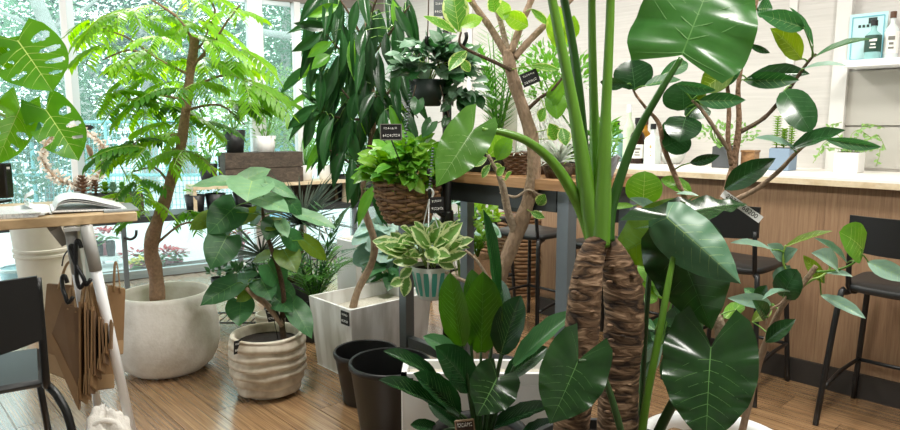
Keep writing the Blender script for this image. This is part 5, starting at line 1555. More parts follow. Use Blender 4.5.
while k < 115:
    x = r.uniform(312, 412); y = r.uniform(-15, 135)
    if abs(x - 364) > 55 - max(0, (y - 70) * .35): continue
    dx = (x - 366) * r.uniform(.1, .65) + r.gauss(0, 7); ln = r.uniform(38, 60)
    dyy = math.sqrt(max(60, ln * ln - dx * dx))
    alii_leaf((x, y), (x + dx, y + dyy), r.uniform(9.5, 12.5), YA + r.uniform(-.2, .25), r.random() < .14); k += 1

# ================================================================== empty black pots
def black_pot(px, pyr, hw, Yc, zt, label, taper=.74):
    c = P(px, pyr, Yc); c.z = 0
    t = thing('black_pot', label, 'plant pot', c, 'empty black pots'); R1 = S(hw, Yc)
    mb = MB(); mb.lathe([(.001, 0), (R1 * taper * .95, 0), (R1 * taper, .006), (R1 * .97, zt - .025), (R1, zt - .02), (R1, zt), (R1 * .95, zt), (R1 * .93, zt - .03), (R1 * taper * .94, .012), (.001, .012)], c, 40); o = shade_auto(mb.build('pot_wall', 'black_plastic', t), 50)
    mb = MB(); mb.lathe([(R1 * 1.0, zt - .024), (R1 * 1.02, zt - .02), (R1 * 1.025, zt - .004), (R1 * 1.0, zt + .003), (R1 * .965, zt)], c, 40, caps=False); mb.build('rim', 'black_plastic', t)
    return t
black_pot(366, 350, 33, 3.02, P(366, 350, 3.02).z, 'smaller empty black plastic pot beside the white square planter')
bp2 = black_pot(390, 361, 42, 2.66, P(390, 361, 2.66).z, 'larger empty black plastic pot in front of the smaller one')
mb = MB(); mb.lathe([(.001, -.001), (S(3, 2.5), 0), (.001, .002)], P(431, 385, 2.55), 10); 

# ================================================================== strelitzia group, front middle
YS = 1.95
c = P(480, 440, YS); c.z = 0
t = thing('broad_leaf_plant', 'dark glossy paddle-leaved plant in the front middle', 'potted plant', c)
zp = .36
mb = MB(); mb.lathe([(.001, 0), (.11, 0), (.115, .005), (.15, zp), (.14, zp), (.13, zp - .03)], c, 32); pot = mb.build('pot', 'black_plastic', t)
mb = MB(); mb.lathe([(.001, zp - .03), (.135, zp - .03)], c, 24); mb.build('soil', 'soil', pot)
SM = [leaf_mesh('paddle', 14, 4, arch=.06, fold=.28, wave=.02, wf=4, veins=9, rel=.012, ph=k, vw=.006, mats=(m, v), vein_k=.9) for k, (m, v) in enumerate((('lf_streliz', 'vein_dark'), ('lf_streliz_g', 'vein_mid'), ('lf_streliz', 'vein_mid'), ('lf_umbel', 'vein_mid')))]
HL = leaf_mesh('heart', 20, 6, arch=.05, fold=.2, wave=.06, wf=4, lobe=.35, veins=6, rel=.03, mats=('lf_alocasia', 'vein_mid'))
LS = [((462, 346), (450, 272), 30, 1, -.03, -15, .1), ((470, 332), (472, 269), 24, 1, .06, 20, .1), ((481, 352), (483, 271), 40, 1, -.05, 5, .1), ((496, 302), (483, 209), 13, 3, .02, 25, .3), ((506, 338), (500, 279), 22, 2, .08, -10, .3),
      ((501, 354), (521, 295), 33, 2, -.02, -10, .3), ((514, 366), (575, 312), 24, 3, .06, -15, .7), ((505, 379), (548, 347), 22, 2, .02, 0, .6), ((470, 388), (435, 346), 36, 0, -.1, 10, .3), ((467, 366), (423, 336), 22, 3, .04, 10, .7),
      ((438, 379), (383, 351), 18, 2, -.04, 15, .7), ((460, 414), (413, 373), 28, 2, -.1, 10, .5), ((447, 411), (378, 380), 21, 2, -.1, 15, .6), ((490, 429), (553, 405), 20, 0, -.08, -10, .6), ((456, 427), (428, 404), 18, 0, 0, 10, .5), ((520, 440), (560, 424), 20, 0, -.1, 0, .7), ((440, 432), (410, 425), 16, 0, -.05, 0, .7)]
crown = P(480, 452, YS)
for b_, t_, w, k, dY, roll, up in LS:
    o = L(t, SM[k], b_, t_, w, YS + r.uniform(-.04, .06), dY, roll, up)
    bb = o.location.copy()
    foot = Vector((c.x + (bb.x - c.x) * .25, c.y + (bb.y - c.y) * .3, zp - .03))
    petiole(t, foot, bb, .007, .004, 'stem_dark', .02)
o = L(t, HL, (497, 378), (477, 416), 52, YS - .12, -.06, -20, .5); petiole(t, Vector((c.x + .02, c.y, zp - .03)), o.location, .006, .004, 'stem_dark')
cpt = P(465, 427, YS - .13); card(t, cpt, S(18, YS), S(14, YS), face_cam(cpt, rollz=-.12), 'wood_tag', ((.2, .8, .3),), frame='bark_tan', seed=8)
mb = MB(); mb.tube([cpt, Vector((cpt.x, cpt.y + .05, zp - .02))], .003, n=5, sub=1); mb.build('card_stick', 'black_plastic', t)
cpt = P(459, 336, YS + .12); card(t, cpt, S(12, YS), S(18, YS), face_cam(cpt, rollz=-.2), 'wood_tag', ((.0, .8, .2), (-.3, .6, .15)), seed=9)
mb = MB(); mb.tube([cpt, Vector((c.x - .02, c.y + .06, zp - .02))], .002, n=5, sub=1); mb.build('card_stick', 'black_plastic', t)
# white square planter behind it
a = P(401, 374, 2.22); b = P(572, 374, 2.22); zz = a.z
t = thing('square_planter', 'low white square planter behind the dark paddle leaves', 'planter', Vector(((a.x + b.x) / 2, 2.22 + .08, 0)))
c2 = Vector(((a.x + b.x) / 2, 2.22 + .075, 0)); w2 = b.x - a.x; mb = flat_mb()
mb.box(c2 + UPZ * (zz / 2 - .02), (w2, .15, zz - .04), None, bev=.004); pt_ = mb.build('pot', 'white_metal', t)
for dx, dy, sx, sy in ((0, -.065, w2, .02), (0, .065, w2, .02), (-w2 / 2 + .01, 0, .02, .15), (w2 / 2 - .01, 0, .02, .15)):
    mb = flat_mb(); mb.box(c2 + Vector((dx, dy, zz - .02)), (sx, sy, .04)); mb.build('rim', 'white_metal', t)
mb = flat_mb(); mb.box(c2 + UPZ * (zz - .035), (w2 - .04, .12, .01)); mb.build('soil', 'pale_gravel', pt_)
cpt = P(408.5, 384, 2.214); card(t, cpt, S(10, 2.2), S(13, 2.2), (Vector((1, 0, 0)), Vector((0, 1, 0)), UPZ), seed=10)

# ================================================================== big elephant-ear plant (front), two ringed trunks
YQ = 1.62
c = P(603, 470, YQ); c.z = 0
t = thing('elephant_ear_plant', 'giant elephant-ear plant with two thick ringed brown trunks', 'potted plant', c)
zp = P(603, 452, YQ).z
mb = MB(); mb.lathe([(.001, 0), (.15, 0), (.155, .006), (.2, zp - .03), (.205, zp), (.19, zp), (.185, zp - .03)], c, 40); pot = shade_auto(mb.build('pot', simple('pot_charcoal', '#3a3c3d', .6), t))
mb = MB(); mb.lathe([(.001, zp - .02), (.187, zp - .025)], c, 24); mb.build('soil', 'soil', pot)
def ring_jit(f, amp, sd):
    def j(u, a, r_):
        saw = (u * f + .12 * math.sin(a + sd) + .05 * math.sin(3 * a)) % 1.0
        return r_ * (1 + amp * (saw - .5) + .03 * math.sin(4 * a + sd + 9 * u) + .025 * math.sin(11 * a + 23 * u))
    return j
mb = MB(); mb.tube([P(x, y, YQ - .03) for x, y in ((568, 475), (571, 430), (576, 385), (581, 335), (585, 295), (589, 265), (595, 248), (601, 238))], [S(q, YQ) for q in (18, 18, 17.5, 17.5, 17, 14.5, 12, 10)], n=22, sub=14, jit=ring_jit(30, .035, 0)); mb.build('trunk', 'alocasia_bark', t)
mb = MB(); mb.tube([P(x, y, YQ + .04) for x, y in ((616, 475), (617, 430), (619, 380), (624, 330), (623, 292), (614, 260), (605, 240))], [S(q, YQ) for q in (22, 21.5, 21, 21, 20, 16.5, 10)], n=22, sub=16, jit=ring_jit(26, .04, 2)); mb.build('trunk', 'alocasia_bark', t)
# scars and knobs on the trunks
r = random.Random(77)
for k in range(26):
    y = r.uniform(262, 428); tr = r.random() < .5
    x = (588 - (y - 265) * .11 if tr else 622 - abs(y - 320) * .03) + r.uniform(-13, 13)
    p = P(x, y, YQ - .03 - S(15, YQ) if tr else YQ + .04 - S(18, YQ)); mb = MB(); mb.lathe([(.001, -.003), (.006, -.002), (.007, 0.001), (.005, .004), (.001, .005)], p, 7, sx=1.3, sy=1); mb.build('bark_knob', 'alocasia_bark', t)
# petioles
def stalk(pts, Ys, rr, mat='stem_green', flatn=1.0):
    if not isinstance(Ys, (list, tuple)): Ys = [Ys] * len(pts)
    mb = MB(); mb.tube([P(x, y, Y) for (x, y), Y in zip(pts, Ys)], [S(q, YQ) for q in rr], n=12, sub=7); return mb.build('leaf_stalk', mat, t)
simple('stalk_light', '#60902a', 0.32, noise=.3, nscale=30, stretch=(3, 3, .25)); simple('stalk_dark', '#33601f', 0.32, noise=.3, nscale=30, stretch=(3, 3, .25))
stalk([(598, 246), (590, 205), (574, 110), (556, 20), (545, -40), (530, -110)], YQ - .02, (11, 9.5, 5.8, 4.6, 4, 3.5), 'stalk_light')
stalk([(600, 246), (602, 200), (606, 110), (610, 20), (612, -60), (620, -130)], YQ - .03, (10, 9.5, 5, 4.2, 4, 3.5), 'stalk_light')
stalk([(603, 243), (598, 190), (594, 110), (592, 20), (592, -60), (590, -140)], YQ + .02, (9, 8, 4.6, 3.8, 3.5, 3), 'stalk_light')
stalk([(596, 240), (584, 180), (582, 130), (575, 60), (560, -20), (545, -80)], YQ + .05, (8, 8.5, 5.5, 4.5, 4, 3.5), 'stalk_dark')
stalk([(606, 240), (612, 205), (634, 140), (660, 92), (681, 58)], [YQ, YQ, YQ - .02, YQ - .05, YQ - .06], (9, 5.6, 4, 3.5, 2.6), 'stalk_dark')
stalk([(595, 240), (580, 205), (555, 165), (530, 143), (505, 133), (482, 130)], [YQ, YQ, YQ - .02, YQ - .04, YQ - .05, YQ - .06], (10, 7, 5, 4.2, 3.6, 2.6), 'stalk_light')
stalk([(638, 470), (645, 410), (658, 340), (668, 285), (674, 250), (672, 226)], [YQ + .0, YQ - .03, YQ - .05, YQ - .05, YQ - .03, YQ], (5, 4.2, 3.7, 3.2, 2.6, 2.2), 'stalk_light')
stalk([(640, 480), (655, 440), (672, 405), (690, 375), (711, 348)], [YQ + .02, YQ + .0, YQ - .03, YQ - .04, YQ - .065], (6, 5.5, 5, 4, 3), 'stem_dark')
stalk([(632, 480), (618, 420), (603, 375), (590, 362), (578, 361)], [YQ - .1, YQ - .12, YQ - .12, YQ - .12, YQ - .12], (4, 3.5, 3, 2.5, 2), 'stem_dark')
stalk([(640, 430), (648, 290), (655, 248), (668, 232)], [YQ + .1, YQ + .1, YQ + .1, YQ + .1], (3, 3, 2.6, 2), 'stem_dark')
leafmat('lf_alocasia_glare', '#3f6a4c', '#5f8a6a', rough=.42, trans=.1)  # bluish tone is light glare on the folded leaf, put into its colour
leafmat('lf_under', '#4a7020', '#64882c', rough=.45, trans=.35)
def HLf(mat, vein, **k):
    a = dict(nt=26, ns=8, arch=.05, fold=.12, wave=.05, wf=4, lobe=.42, veins=7, rel=.03, vw=.005, mats=(mat, vein)); a.update(k)
    return leaf_mesh('heart', **a)
A1 = leaf_mesh('ear', nt=30, ns=9, arch=.05, fold=.06, wave=.06, wf=3.2, lobe=.13, veins=8, rel=.045, vw=.005, cup=-.08, mats=('lf_alocasia_mid', 'vein_mid'))
A2 = HLf('lf_alocasia', 'vein_mid', lobe=.5)
A3 = HLf('lf_alocasia', 'vein_mid', lobe=.42, wf=5, wave=.07)
A4 = HLf('lf_alocasia_lt', 'vein_pale', lobe=.35)
A5 = HLf('lf_under', 'vein_mid', lobe=.3, fold=-.2)
A6 = HLf('lf_alocasia', 'vein_dark', lobe=.2, fold=-.2, cup=-.1, wave=.06)
A7 = HLf('lf_alocasia_glare', 'vein_pale', lobe=.12, fold=-.35, cup=-.2, wave=.06, rel=.02)
L(t, A1, (682, 55), (730, -62), 116, YQ - .06, .06, 0, .35)
L(t, A4, (473, 130), (436, 187), 46, YQ - .06, -.06, -12, .5)
L(t, A2, (578, 361), (550, 424), 68, YQ - .12, -.05, -12, .3)
L(t, A3, (711, 347), (706, 446), 92, YQ - .07, -.1, 6, .3)
L(t, A6, (676, 240), (712, 330), 84, YQ + .02, -.02, 0, -.3)
L(t, A7, (666, 217), (741, 284), 56, YQ - .05, -.1, 25, .9)
L(t, A2, (668, 219), (748, 204), 40, YQ + .06, .1, 0, 1.5)
L(t, A5, (674, 226), (612, 258), 64, YQ + .1, .06, 15, -.2)
# crowns above the frame
for (x, y, dx, dy, w) in ((530, -110, -60, 20, 120), (620, -130, 50, -60, 120), (590, -140, -30, -90, 110), (545, -80, -80, 40, 90)):
    b_ = P(x, y, YQ); place_leaf(t, A2, b_, b_ + Vector((S(dx, YQ) * 1.2, -.12 if dx > 0 else .2, -.08)), S(w, YQ), UPZ)

# ================================================================== oval-leaved ficus at the right in a white pot
YR = 2.0
c = P(716, 442, YR); zp = c.z; c.z = 0
t = thing('oval_leaf_ficus', 'tall ficus with glossy oval leaves and branching trunk in a white pot', 'potted tree', c)
R1 = S(79, YR)
mb = MB(); mb.lathe([(.001, 0), (R1 * .7, 0), (R1 * .74, .006), (R1 * .97, zp - .012), (R1, zp), (R1 * .97, zp + .004), (R1 * .86, zp), (R1 * .84, zp - .03), (R1 * .84, zp - .06)], c, 56); pot = mb.build('pot', 'white_plastic', t)
mb = MB(); mb.lathe([(.001, zp - .05), (R1 * .85, zp - .055)], c, 32); mb.build('soil', 'coir', pot)
mb = MB(); q = P(680, 436, YR); mb.lathe([(.085, -.07), (.08, -.02), (.055, .03), (.02, .045), (.001, .046)], Vector((q.x, q.y, zp - .01)), 24, lambda k, a, r_, z: (r_ * (1 + .1 * math.sin(5 * a)), z)); mb.build('root_ball', 'coir', t)
anch = []
def limb(pts, rads, mat='bark_tan', nm='branch', Y=YR, dys=None):
    PT = [P(x, y, Y + (dys[i] if dys else 0)) for i, (x, y) in enumerate(pts)]
    mb = MB(); mb.tube(PT, [S(q * .66, YR) for q in rads], n=10, sub=6, jit=lambda u, a, r_: r_ * (1 + .05 * math.sin(6 * a + 40 * u) + .05 * math.sin(70 * u))); mb.build(nm, mat, t)
    for i in range(len(PT) - 1):
        for k in range(4): anch.append(PT[i].lerp(PT[i + 1], k / 4))
    anch.append(PT[-1])
limb([(705, 440), (716, 380), (722, 340), (715, 318), (698, 300), (680, 282), (671, 258), (668, 236), (690, 218), (716, 208), (722, 202)], (12, 11.5, 10.5, 10, 9.5, 8.5, 7.5, 6.5, 7, 8, 8), 'bark_grey', 'trunk')
limb([(722, 204), (731, 175), (736, 150), (739, 120), (738, 90), (742, 60), (748, 25), (756, 5), (760, -20)], (6, 5.5, 5, 4.2, 3.6, 3.4, 3, 2.5, 2), 'bark_brown')
limb([(732, 165), (728, 140), (729, 110), (727, 85), (722, 72)], (4.5, 3.6, 3.3, 3.0, 2.5), 'bark_brown')
limb([(729, 150), (718, 134), (709, 120), (700, 108), (692, 100)], (3.6, 3.2, 3, 2.6, 2), 'bark_tan')
limb([(722, 205), (739, 198), (758, 188), (780, 170), (793, 156), (807, 144), (822, 139)], (4.5, 4, 3.6, 3.2, 2.8, 2.2, 1.5), 'bark_tan', dys=[0, -.02, -.05, -.08, -.1, -.12, -.12])
limb([(740, 132), (764, 118), (783, 97), (794, 82), (808, 62), (816, 54)], (3.6, 3.2, 2.9, 2.6, 2.2, 1.6), 'bark_dark', dys=[0, .0, -.02, -.04, -.05, -.05])
limb([(690, 210), (676, 178), (664, 148), (659, 124), (646, 108), (636, 95), (632, 86)], (4.2, 4, 3.8, 3.4, 2.4, 2, 1.5), 'bark_brown', dys=[.02] * 7)
limb([(740, 440), (760, 360), (780, 310), (801, 286), (816, 266)], (6, 5, 4.2, 4, 3.6), 'bark_tan', dys=[0, -.04, -.08, -.1, -.12])
limb([(800, 288), (812, 280), (822, 276), (830, 268), (826, 262)], (2, 1.8, 1.6, 1.5, 1.2), 'stem_pale', dys=[-.1] * 5)
limb([(816, 272), (836, 270), (852, 264), (861, 254), (862, 249)], (1.8, 1.6, 1.6, 1.5, 1.2), 'stem_green', dys=[-.12] * 5)
limb([(800, 286), (790, 292), (780, 304), (770, 310), (766, 325)], (2, 2, 1.8, 1.5, 1.3), 'bark_tan', dys=[-.1] * 5)
limb([(797, 290), (785, 268), (783, 255), (786, 245)], (1.8, 1.6, 1.4, 1.2), 'stem_pale', dys=[-.1] * 4)
limb([(700, 300), (684, 306), (668, 300), (655, 288), (648, 275)], (2.5, 2, 1.8, 1.5, 1.2), 'bark_grey', dys=[.05] * 5)
limb([(690, 205), (665, 203), (650, 205)], (1.8, 1.5, 1.2), 'bark_tan', dys=[.05] * 3)
RM = {}
for kk, (m, v, pr, f_) in {'d': ('lf_ficus_dark', 'vein_dark', 'round', .12), 'e': ('lf_ficus_dark', 'vein_dark', 'ovate', .25), 'b': ('lf_ficus_blue', 'vein_pale', 'ovate', .2), 'g': ('lf_ficus_bright', 'vein_lime', 'round', .1), 'o': ('lf_olive', 'vein_lime', 'ovate', .2), 'm': ('lf_umbel', 'vein_pale', 'ovate', .25)}.items():
    RM[kk] = [leaf_mesh(pr, 12, 4, arch=a, fold=f_, veins=6, rel=.006, vw=.008, wave=.015, ph=a * 30, mats=(m, v)) for a in (.05, .1)]
LR = [('d', (635, 89), (631, 60), 35, .02, 0), ('e', (627, 84), (600, 82), 12, .05, 40), ('m', (645, 86), (681, 80), 15, 0, 30), ('m', (660, 76), (688, 63), 14, .1, 20), ('d', (684, 110), (682, 81), 36, -.02, 0), ('m', (677, 84), (716, 90), 12, -.06, 45), ('m', (699, 101), (746, 100), 15, -.08, 25), ('o', (736, 66), (700, 92), 26, .06, 0),
      ('d', (686, 117), (679, 142), 32, -.05, 0), ('d', (686, 117), (708, 108), 20, .05, 0), ('d', (664, 147), (690, 137), 28, 0, 0), ('d', (664, 135), (682, 128), 22, .06, 0), ('e', (690, 163), (720, 155), 10, -.05, 30), ('e', (725, 189), (776, 158), 21, -.1, 10), ('b', (796, 149), (754, 138), 11, -.05, 30), ('e', (791, 149), (846, 130), 17, -.08, 20),
      ('m', (825, 139), (882, 147), 11, -.05, 35), ('d', (784, 91), (811, 132), 28, -.08, 0), ('e', (747, 79), (810, 74), 17, 0, 10), ('m', (744, 80), (800, 80), 15, -.1, 25), ('o', (801, 59), (770, 28), 21, -.05, 0), ('m', (804, 28), (758, 14), 18, -.04, 15), ('m', (813, 46), (789, 7), 8, 0, 40), ('m', (815, 57), (874, 39), 8, -.05, 40),
      ('b', (803, 69), (847, 66), 8, -.05, 40), ('e', (748, 44), (770, 53), 6, 0, 30), ('m', (757, 10), (773, 9), 18, -.03, 0), ('e', (752, 14), (747, 2), 10, 0, 0), ('m', (738, 66), (745, 52), 12, -.06, 0), ('m', (742, 2), (765, -12), 22, 0, 10), ('o', (706, 92), (700, 104), 12, .06, 0), ('m', (722, 84), (742, 68), 12, -.08, 20),
      ('g', (643, 204), (645, 171), 33, 0, 0), ('g', (691, 193), (661, 179), 17, .03, 20), ('g', (633, 206), (606, 209), 8, .03, 20), ('b', (664, 217), (629, 198), 13, -.04, 20), ('b', (652, 218), (631, 213), 9, -.04, 30), ('b', (699, 196), (676, 194), 7, 0, 40),
      ('b', (772, 250), (730, 243), 11, -.05, 30), ('b', (784, 259), (767, 244), 15, -.06, 10), ('b', (783, 261), (798, 249), 14, -.06, 10), ('o', (785, 247), (833, 231), 10, -.04, 35), ('b', (847, 263), (814, 238), 10, -.08, 20), ('b', (838, 271), (811, 253), 21, -.1, 0), ('o', (824, 283), (803, 255), 12, .03, 0), ('g', (863, 252), (839, 232), 36, -.06, 0),
      ('b', (868, 262), (912, 282), 17, -.12, 10), ('d', (783, 297), (797, 269), 26, -.06, 0), ('b', (777, 286), (790, 265), 17, -.02, 0), ('b', (821, 295), (866, 319), 13, -.12, 15), ('e', (766, 342), (796, 319), 16, -.05, 0), ('b', (771, 304), (727, 298), 14, -.06, 20), ('b', (826, 273), (853, 277), 8, -.05, 30), ('b', (790, 292), (762, 300), 8, -.1, 30),
      ('d', (703, 322), (664, 318), 26, -.05, 10), ('b', (680, 306), (668, 278), 17, .03, 0), ('g', (643, 282), (667, 296), 14, .03, 10), ('g', (657, 300), (639, 299), 11, .03, 10), ('g', (670, 284), (655, 266), 18, .06, 0), ('b', (672, 262), (660, 244), 17, .08, 0), ('g', (662, 296), (650, 276), 14, .08, 0), ('d', (672, 330), (642, 350), 22, .05, 0), ('m', (674, 345), (650, 330), 20, .05, 0), ('m', (668, 350), (674, 385), 24, .02, 0),
      ('g', (725, 318), (742, 305), 14, .1, 0), ('g', (735, 310), (748, 298), 10, .1, 0), ('o', (752, 322), (772, 308), 12, .03, 0), ('e', (766, 318), (752, 300), 16, -.05, 0), ('m', (655, 330), (640, 322), 12, .1, 0), ('m', (676, 316), (651, 344), 23, .1, 0), ('b', (662, 344), (641, 376), 19, .1, 10), ('m', (686, 348), (667, 389), 25, .05, 0), ('g', (656, 286), (640, 262), 15, .1, 0), ('m', (652, 360), (640, 396), 17, .12, 0), ('g', (648, 268), (632, 252), 12, .1, 0), ('m', (760, 300), (744, 288), 10, .05, 0), ('e', (757, 300), (767, 285), 12, -.02, 0)]
for kk, b_, t_, w, dY, roll in LR:
    Y = YR + (-.1 if b_[0] > 760 else 0) + r.uniform(-.04, .05)
    o = L(t, RM[kk][r.randrange(2)], b_, t_, w * 1.08, Y, dY, roll * r.choice((1, 1, -1)), .4)
    petiole(t, nearest(anch, o.location), o.location, .0028, .002, 'stem_green', .004)
# white wrap-around price strip on the trunk
p0 = P(722.5, 193, YR - .03); p1 = P(761, 220, YR - .07); d = (p1 - p0); ln = d.length; d.normalize()
upn = Vector((-d.z, 0, d.x)).normalized(); nn = d.cross(upn); nn = -nn if nn.y < 0 else nn
mb = flat_mb(); mb.box((p0 + p1) / 2, (ln, .0016, S(7.5, YR)), (d, nn, upn)); o = mb.build('price_strip', 'paper_white', t, label='white paper price strip')
cu = bpy.data.curves.new('txt', 'FONT'); cu.body = '2871   68200'; cu.size = S(6.6, YR); cu.align_x = 'CENTER'; cu.align_y = 'CENTER'
tmp = bpy.data.objects.new('txt', cu); COL.objects.link(tmp)
dg = bpy.context.evaluated_depsgraph_get(); me = bpy.data.meshes.new_from_object(tmp.evaluated_get(dg)); bpy.data.objects.remove(tmp)
M = Matrix((d, upn, -nn)).transposed().to_4x4(); M.translation = (p0 + p1) / 2 - nn * .0014
me.transform(M); me.materials.clear(); link('price_writing', me, o, 'card_black')

# ================================================================== variegated ficus in the middle
YV = 2.65
c = P(488, 330, YV); c.z = 0
t = thing('variegated_ficus', 'ficus with pale branching trunk and lime-edged leaves in the middle', 'potted tree', c)
mb = MB(); mb.lathe([(.001, 0), (.13, 0), (.17, .28), (.175, .3), (.16, .3), (.155, .27)], c, 32); pot = mb.build('pot', 'pot_charcoal', t)
mb = MB(); mb.lathe([(.001, .27), (.157, .268)], c, 24); mb.build('soil', 'soil', pot)
anch = []
YR_, YR = YR, YV
tr_ = [(478, 372), (484, 325), (494, 292), (507, 258), (520, 225), (530, 195), (534, 170), (532, 140), (525, 115), (516, 88), (510, 66), (507, 50)]
limb(tr_, (12.5, 12.5, 12, 11.5, 11.5, 11, 10.5, 10, 9.5, 9, 9.5, 8), 'bark_tan', 'trunk', YV)
limb([(507, 56), (490, 27), (472, 2), (455, -30)], (6, 5, 4.6, 3.5), 'bark_tan', 'branch', YV)
limb([(508, 52), (500, 20), (493, 0), (486, -30)], (4.5, 4, 3.6, 3), 'bark_grey', 'branch', YV)
limb([(511, 52), (521, 25), (531, 0), (540, -30)], (5.8, 5.2, 4.8, 4), 'bark_tan', 'branch', YV)
limb([(514, 58), (530, 40), (550, 20), (572, -2), (590, -25)], (5.5, 5, 4.6, 4.2, 3.5), 'bark_tan', 'branch', YV)
limb([(511, 70), (490, 60), (472, 52), (460, 44), (461, 32)], (3, 2.6, 2.4, 2, 1.4), 'bark_dark', 'branch', YV, [-.02, -.05, -.08, -.1, -.1])
limb([(527, 110), (540, 98), (552, 90), (562, 78)], (3, 2.6, 2.2, 1.6), 'bark_dark', 'branch', YV, [0, -.03, -.05, -.06])
limb([(516, 236), (508, 212), (503, 188), (497, 172), (488, 155)], (6, 6, 5.4, 3, 2.4), 'bark_grey', 'branch', YV, [0, -.03, -.06, -.08, -.1])
limb([(500, 192), (515, 197), (528, 190), (538, 194), (545, 196)], (2, 2, 2, 1.6, 1.2), 'bark_grey', 'branch', YV, [-.04] * 5)
limb([(492, 285), (478, 262), (465, 250)], (3, 2.4, 1.8), 'bark_grey', 'branch', YV)
limb([(490, 290), (462, 280), (445, 272)], (3, 3, 2.2), 'bark_grey', 'branch', YV)
VM = [leaf_mesh('ovate', 12, 4, arch=a, fold=.15, veins=6, rel=.006, vw=.01, mats=(m, v)) for a, m, v in ((.05, 'lf_altissima', 'vein_lime'), (.08, 'lf_lime', 'vein_lime'), (.06, 'lf_ficus_bright', 'vein_mid'))]
LV = [(0, (459, 31), (452, -12), 26), (1, (461, 27), (483, 18), 16), (0, (456, 33), (423, 16), 11), (0, (466, 51), (449, 71), 15), (1, (528, 26), (502, 14), 18), (1, (561, 50), (556, 4), 24), (1, (572, 40), (574, 15), 14), (0, (531, 9), (549, 25), 8), (2, (557, 119), (552, 89), 23), (0, (556, 140), (549, 123), 15), (0, (562, 128), (566, 146), 14),
      (1, (489, 156), (513, 132), 24), (2, (497, 160), (510, 136), 18), (0, (503, 172), (492, 164), 9), (0, (487, 158), (472, 166), 10), (0, (497, 175), (505, 167), 9), (0, (531, 66), (559, 70), 8), (0, (538, 205), (545, 194), 12), (0, (531, 212), (545, 218), 8), (0, (495, 12), (491, -8), 16), (1, (504, 20), (501, 0), 16), (0, (490, 165), (482, 178), 9), (0, (461, 60), (470, 72), 10), (2, (562, 80), (548, 108), 16), (0, (545, 108), (540, 122), 12), (1, (470, 2), (462, -14), 14), (0, (480, 150), (474, 140), 11), (0, (505, 180), (512, 172), 8)]
for k, b_, t_, w in LV:
    o = L(t, VM[k], b_, t_, w, YV - .06 + r.uniform(-.04, .04), r.uniform(-.06, .04), r.uniform(-20, 20), .4)
    petiole(t, nearest(anch, o.location), o.location, .0025, .0018, 'stem_pale', .004)
YR = YR_
cpt = P(530, 78, YV - .06); card(t, cpt, S(17, YV), S(13, YV), face_cam(cpt, rollz=-.38), seed=12)

# ================================================================== monstera at the left edge
YM = 2.55
mp_ = G(-70, 196, .95); mp_ = Vector((P(-75, 190, 2.75).x, 2.75, .95))
t = thing('monstera', 'monstera with split leaves reaching in at the left edge', 'potted plant', mp_)
mb = MB(); mb.lathe([(.001, 0), (.09, 0), (.12, .2), (.125, .22), (.11, .22), (.105, .2)], mp_, 28); pot = mb.build('pot', 'cream_pot', t)
mb = MB(); mb.lathe([(.001, .195), (.108, .195)], mp_, 20); mb.build('soil', 'soil', pot)
def slots(lst):
    def h(tm, sm):
        a = abs(sm); sg = 1 if sm > 0 else -1
        for (s0, t0, tw, a0, a1) in lst:
            if s0 * sg < 0: continue
            ac, ah = (a0 + a1) / 2, (a1 - a0) / 2
            if ((tm - t0) / tw) ** 2 + ((a - ac) / ah) ** 2 < 1: return True
        return False
    return h
M1 = leaf_mesh('umbel', 90, 26, arch=.05, fold=.1, wave=.015, lobe=.3, veins=6, vw=.008, mats=('lf_monstera', 'vein_lime'), slant=.5, holes=slots([(1, .16, .045, .3, .88), (1, .34, .042, .28, .9), (1, .52, .036, .3, .9), (-1, .16, .045, .35, .86), (-1, .36, .042, .3, .88), (-1, .55, .036, .35, .9), (1, .7, .025, .3, .85)]))
M2 = leaf_mesh('umbel', 90, 26, arch=.06, fold=.15, wave=.02, lobe=.3, veins=6, vw=.008, mats=('lf_monstera', 'vein_lime'), slant=.5, holes=slots([(1, .2, .045, .35, .85), (1, .4, .04, .3, .88), (-1, .25, .05, .4, 1.1), (-1, .48, .042, .35, 1.1), (1, .6, .03, .3, .85), (-1, .66, .03, .3, .85)]))
for me_, b_, t_, w, dY, roll in ((M1, (18, 41), (53, 92), 66, -.08, 0), (M2, (46, 110), (79, 161), 46, -.06, 0), (M2, (20, 108), (-4, 165), 38, -.1, 0), (M2, (2, 40), (-15, 75), 40, -.05, 0)):
    o = L(t, me_, b_, t_, w, YM, dY, roll, .2)
    mb = MB(); a0 = mp_ + UPZ * .2; b0 = o.location
    mb.tube([a0, a0.lerp(b0, .45) + UPZ * .12, a0.lerp(b0, .8) + UPZ * (.05 if b_[0] < 30 else .0), b0], [.009, .008, .006, .004], n=8, sub=5); mb.build('petiole', 'stem_pale', t)
o = L(t, UM[0], (22, 118), (44, 135), 16, YM + .1, .05, 0, .2); petiole(t, mp_ + UPZ * .2, o.location, .006, .003, 'stem_green', .05)

# ================================================================== black plant stand with hanging plants
YH = 2.92
c = P(447, 290, YH); c.z = 0
pt0 = P(447, 15, YH)
t = thing('plant_stand', 'black metal pole stand with side arms for hanging plants', 'plant stand', c)
mb = MB(); mb.tube([Vector((c.x, c.y, 0.02)), pt0], .02, n=12, sub=1); mb.build('pole', 'black_metal', t)
mb = MB(); mb.lathe([(.001, 0), (.12, 0), (.12, .012), (.02, .025), (.001, .025)], c, 28); mb.build('base', 'black_metal', t)
def arm(pa, pb, dY=0.0, k=.03):
    a = P(*pa, YH); b = P(*pb, YH + dY); mb = MB(); m = a.lerp(b, .6) - UPZ * k
    mb.tube([a, m, b, b + UPZ * .03], .008, n=7, sub=5); mb.build('arm', 'black_metal', t)
arm((447, 218), (430, 196), -.12); arm((447, 48), (427, 44), -.12); arm((447, 52), (466, 40), -.1)
arm((447, 175), (429, 176), -.15)
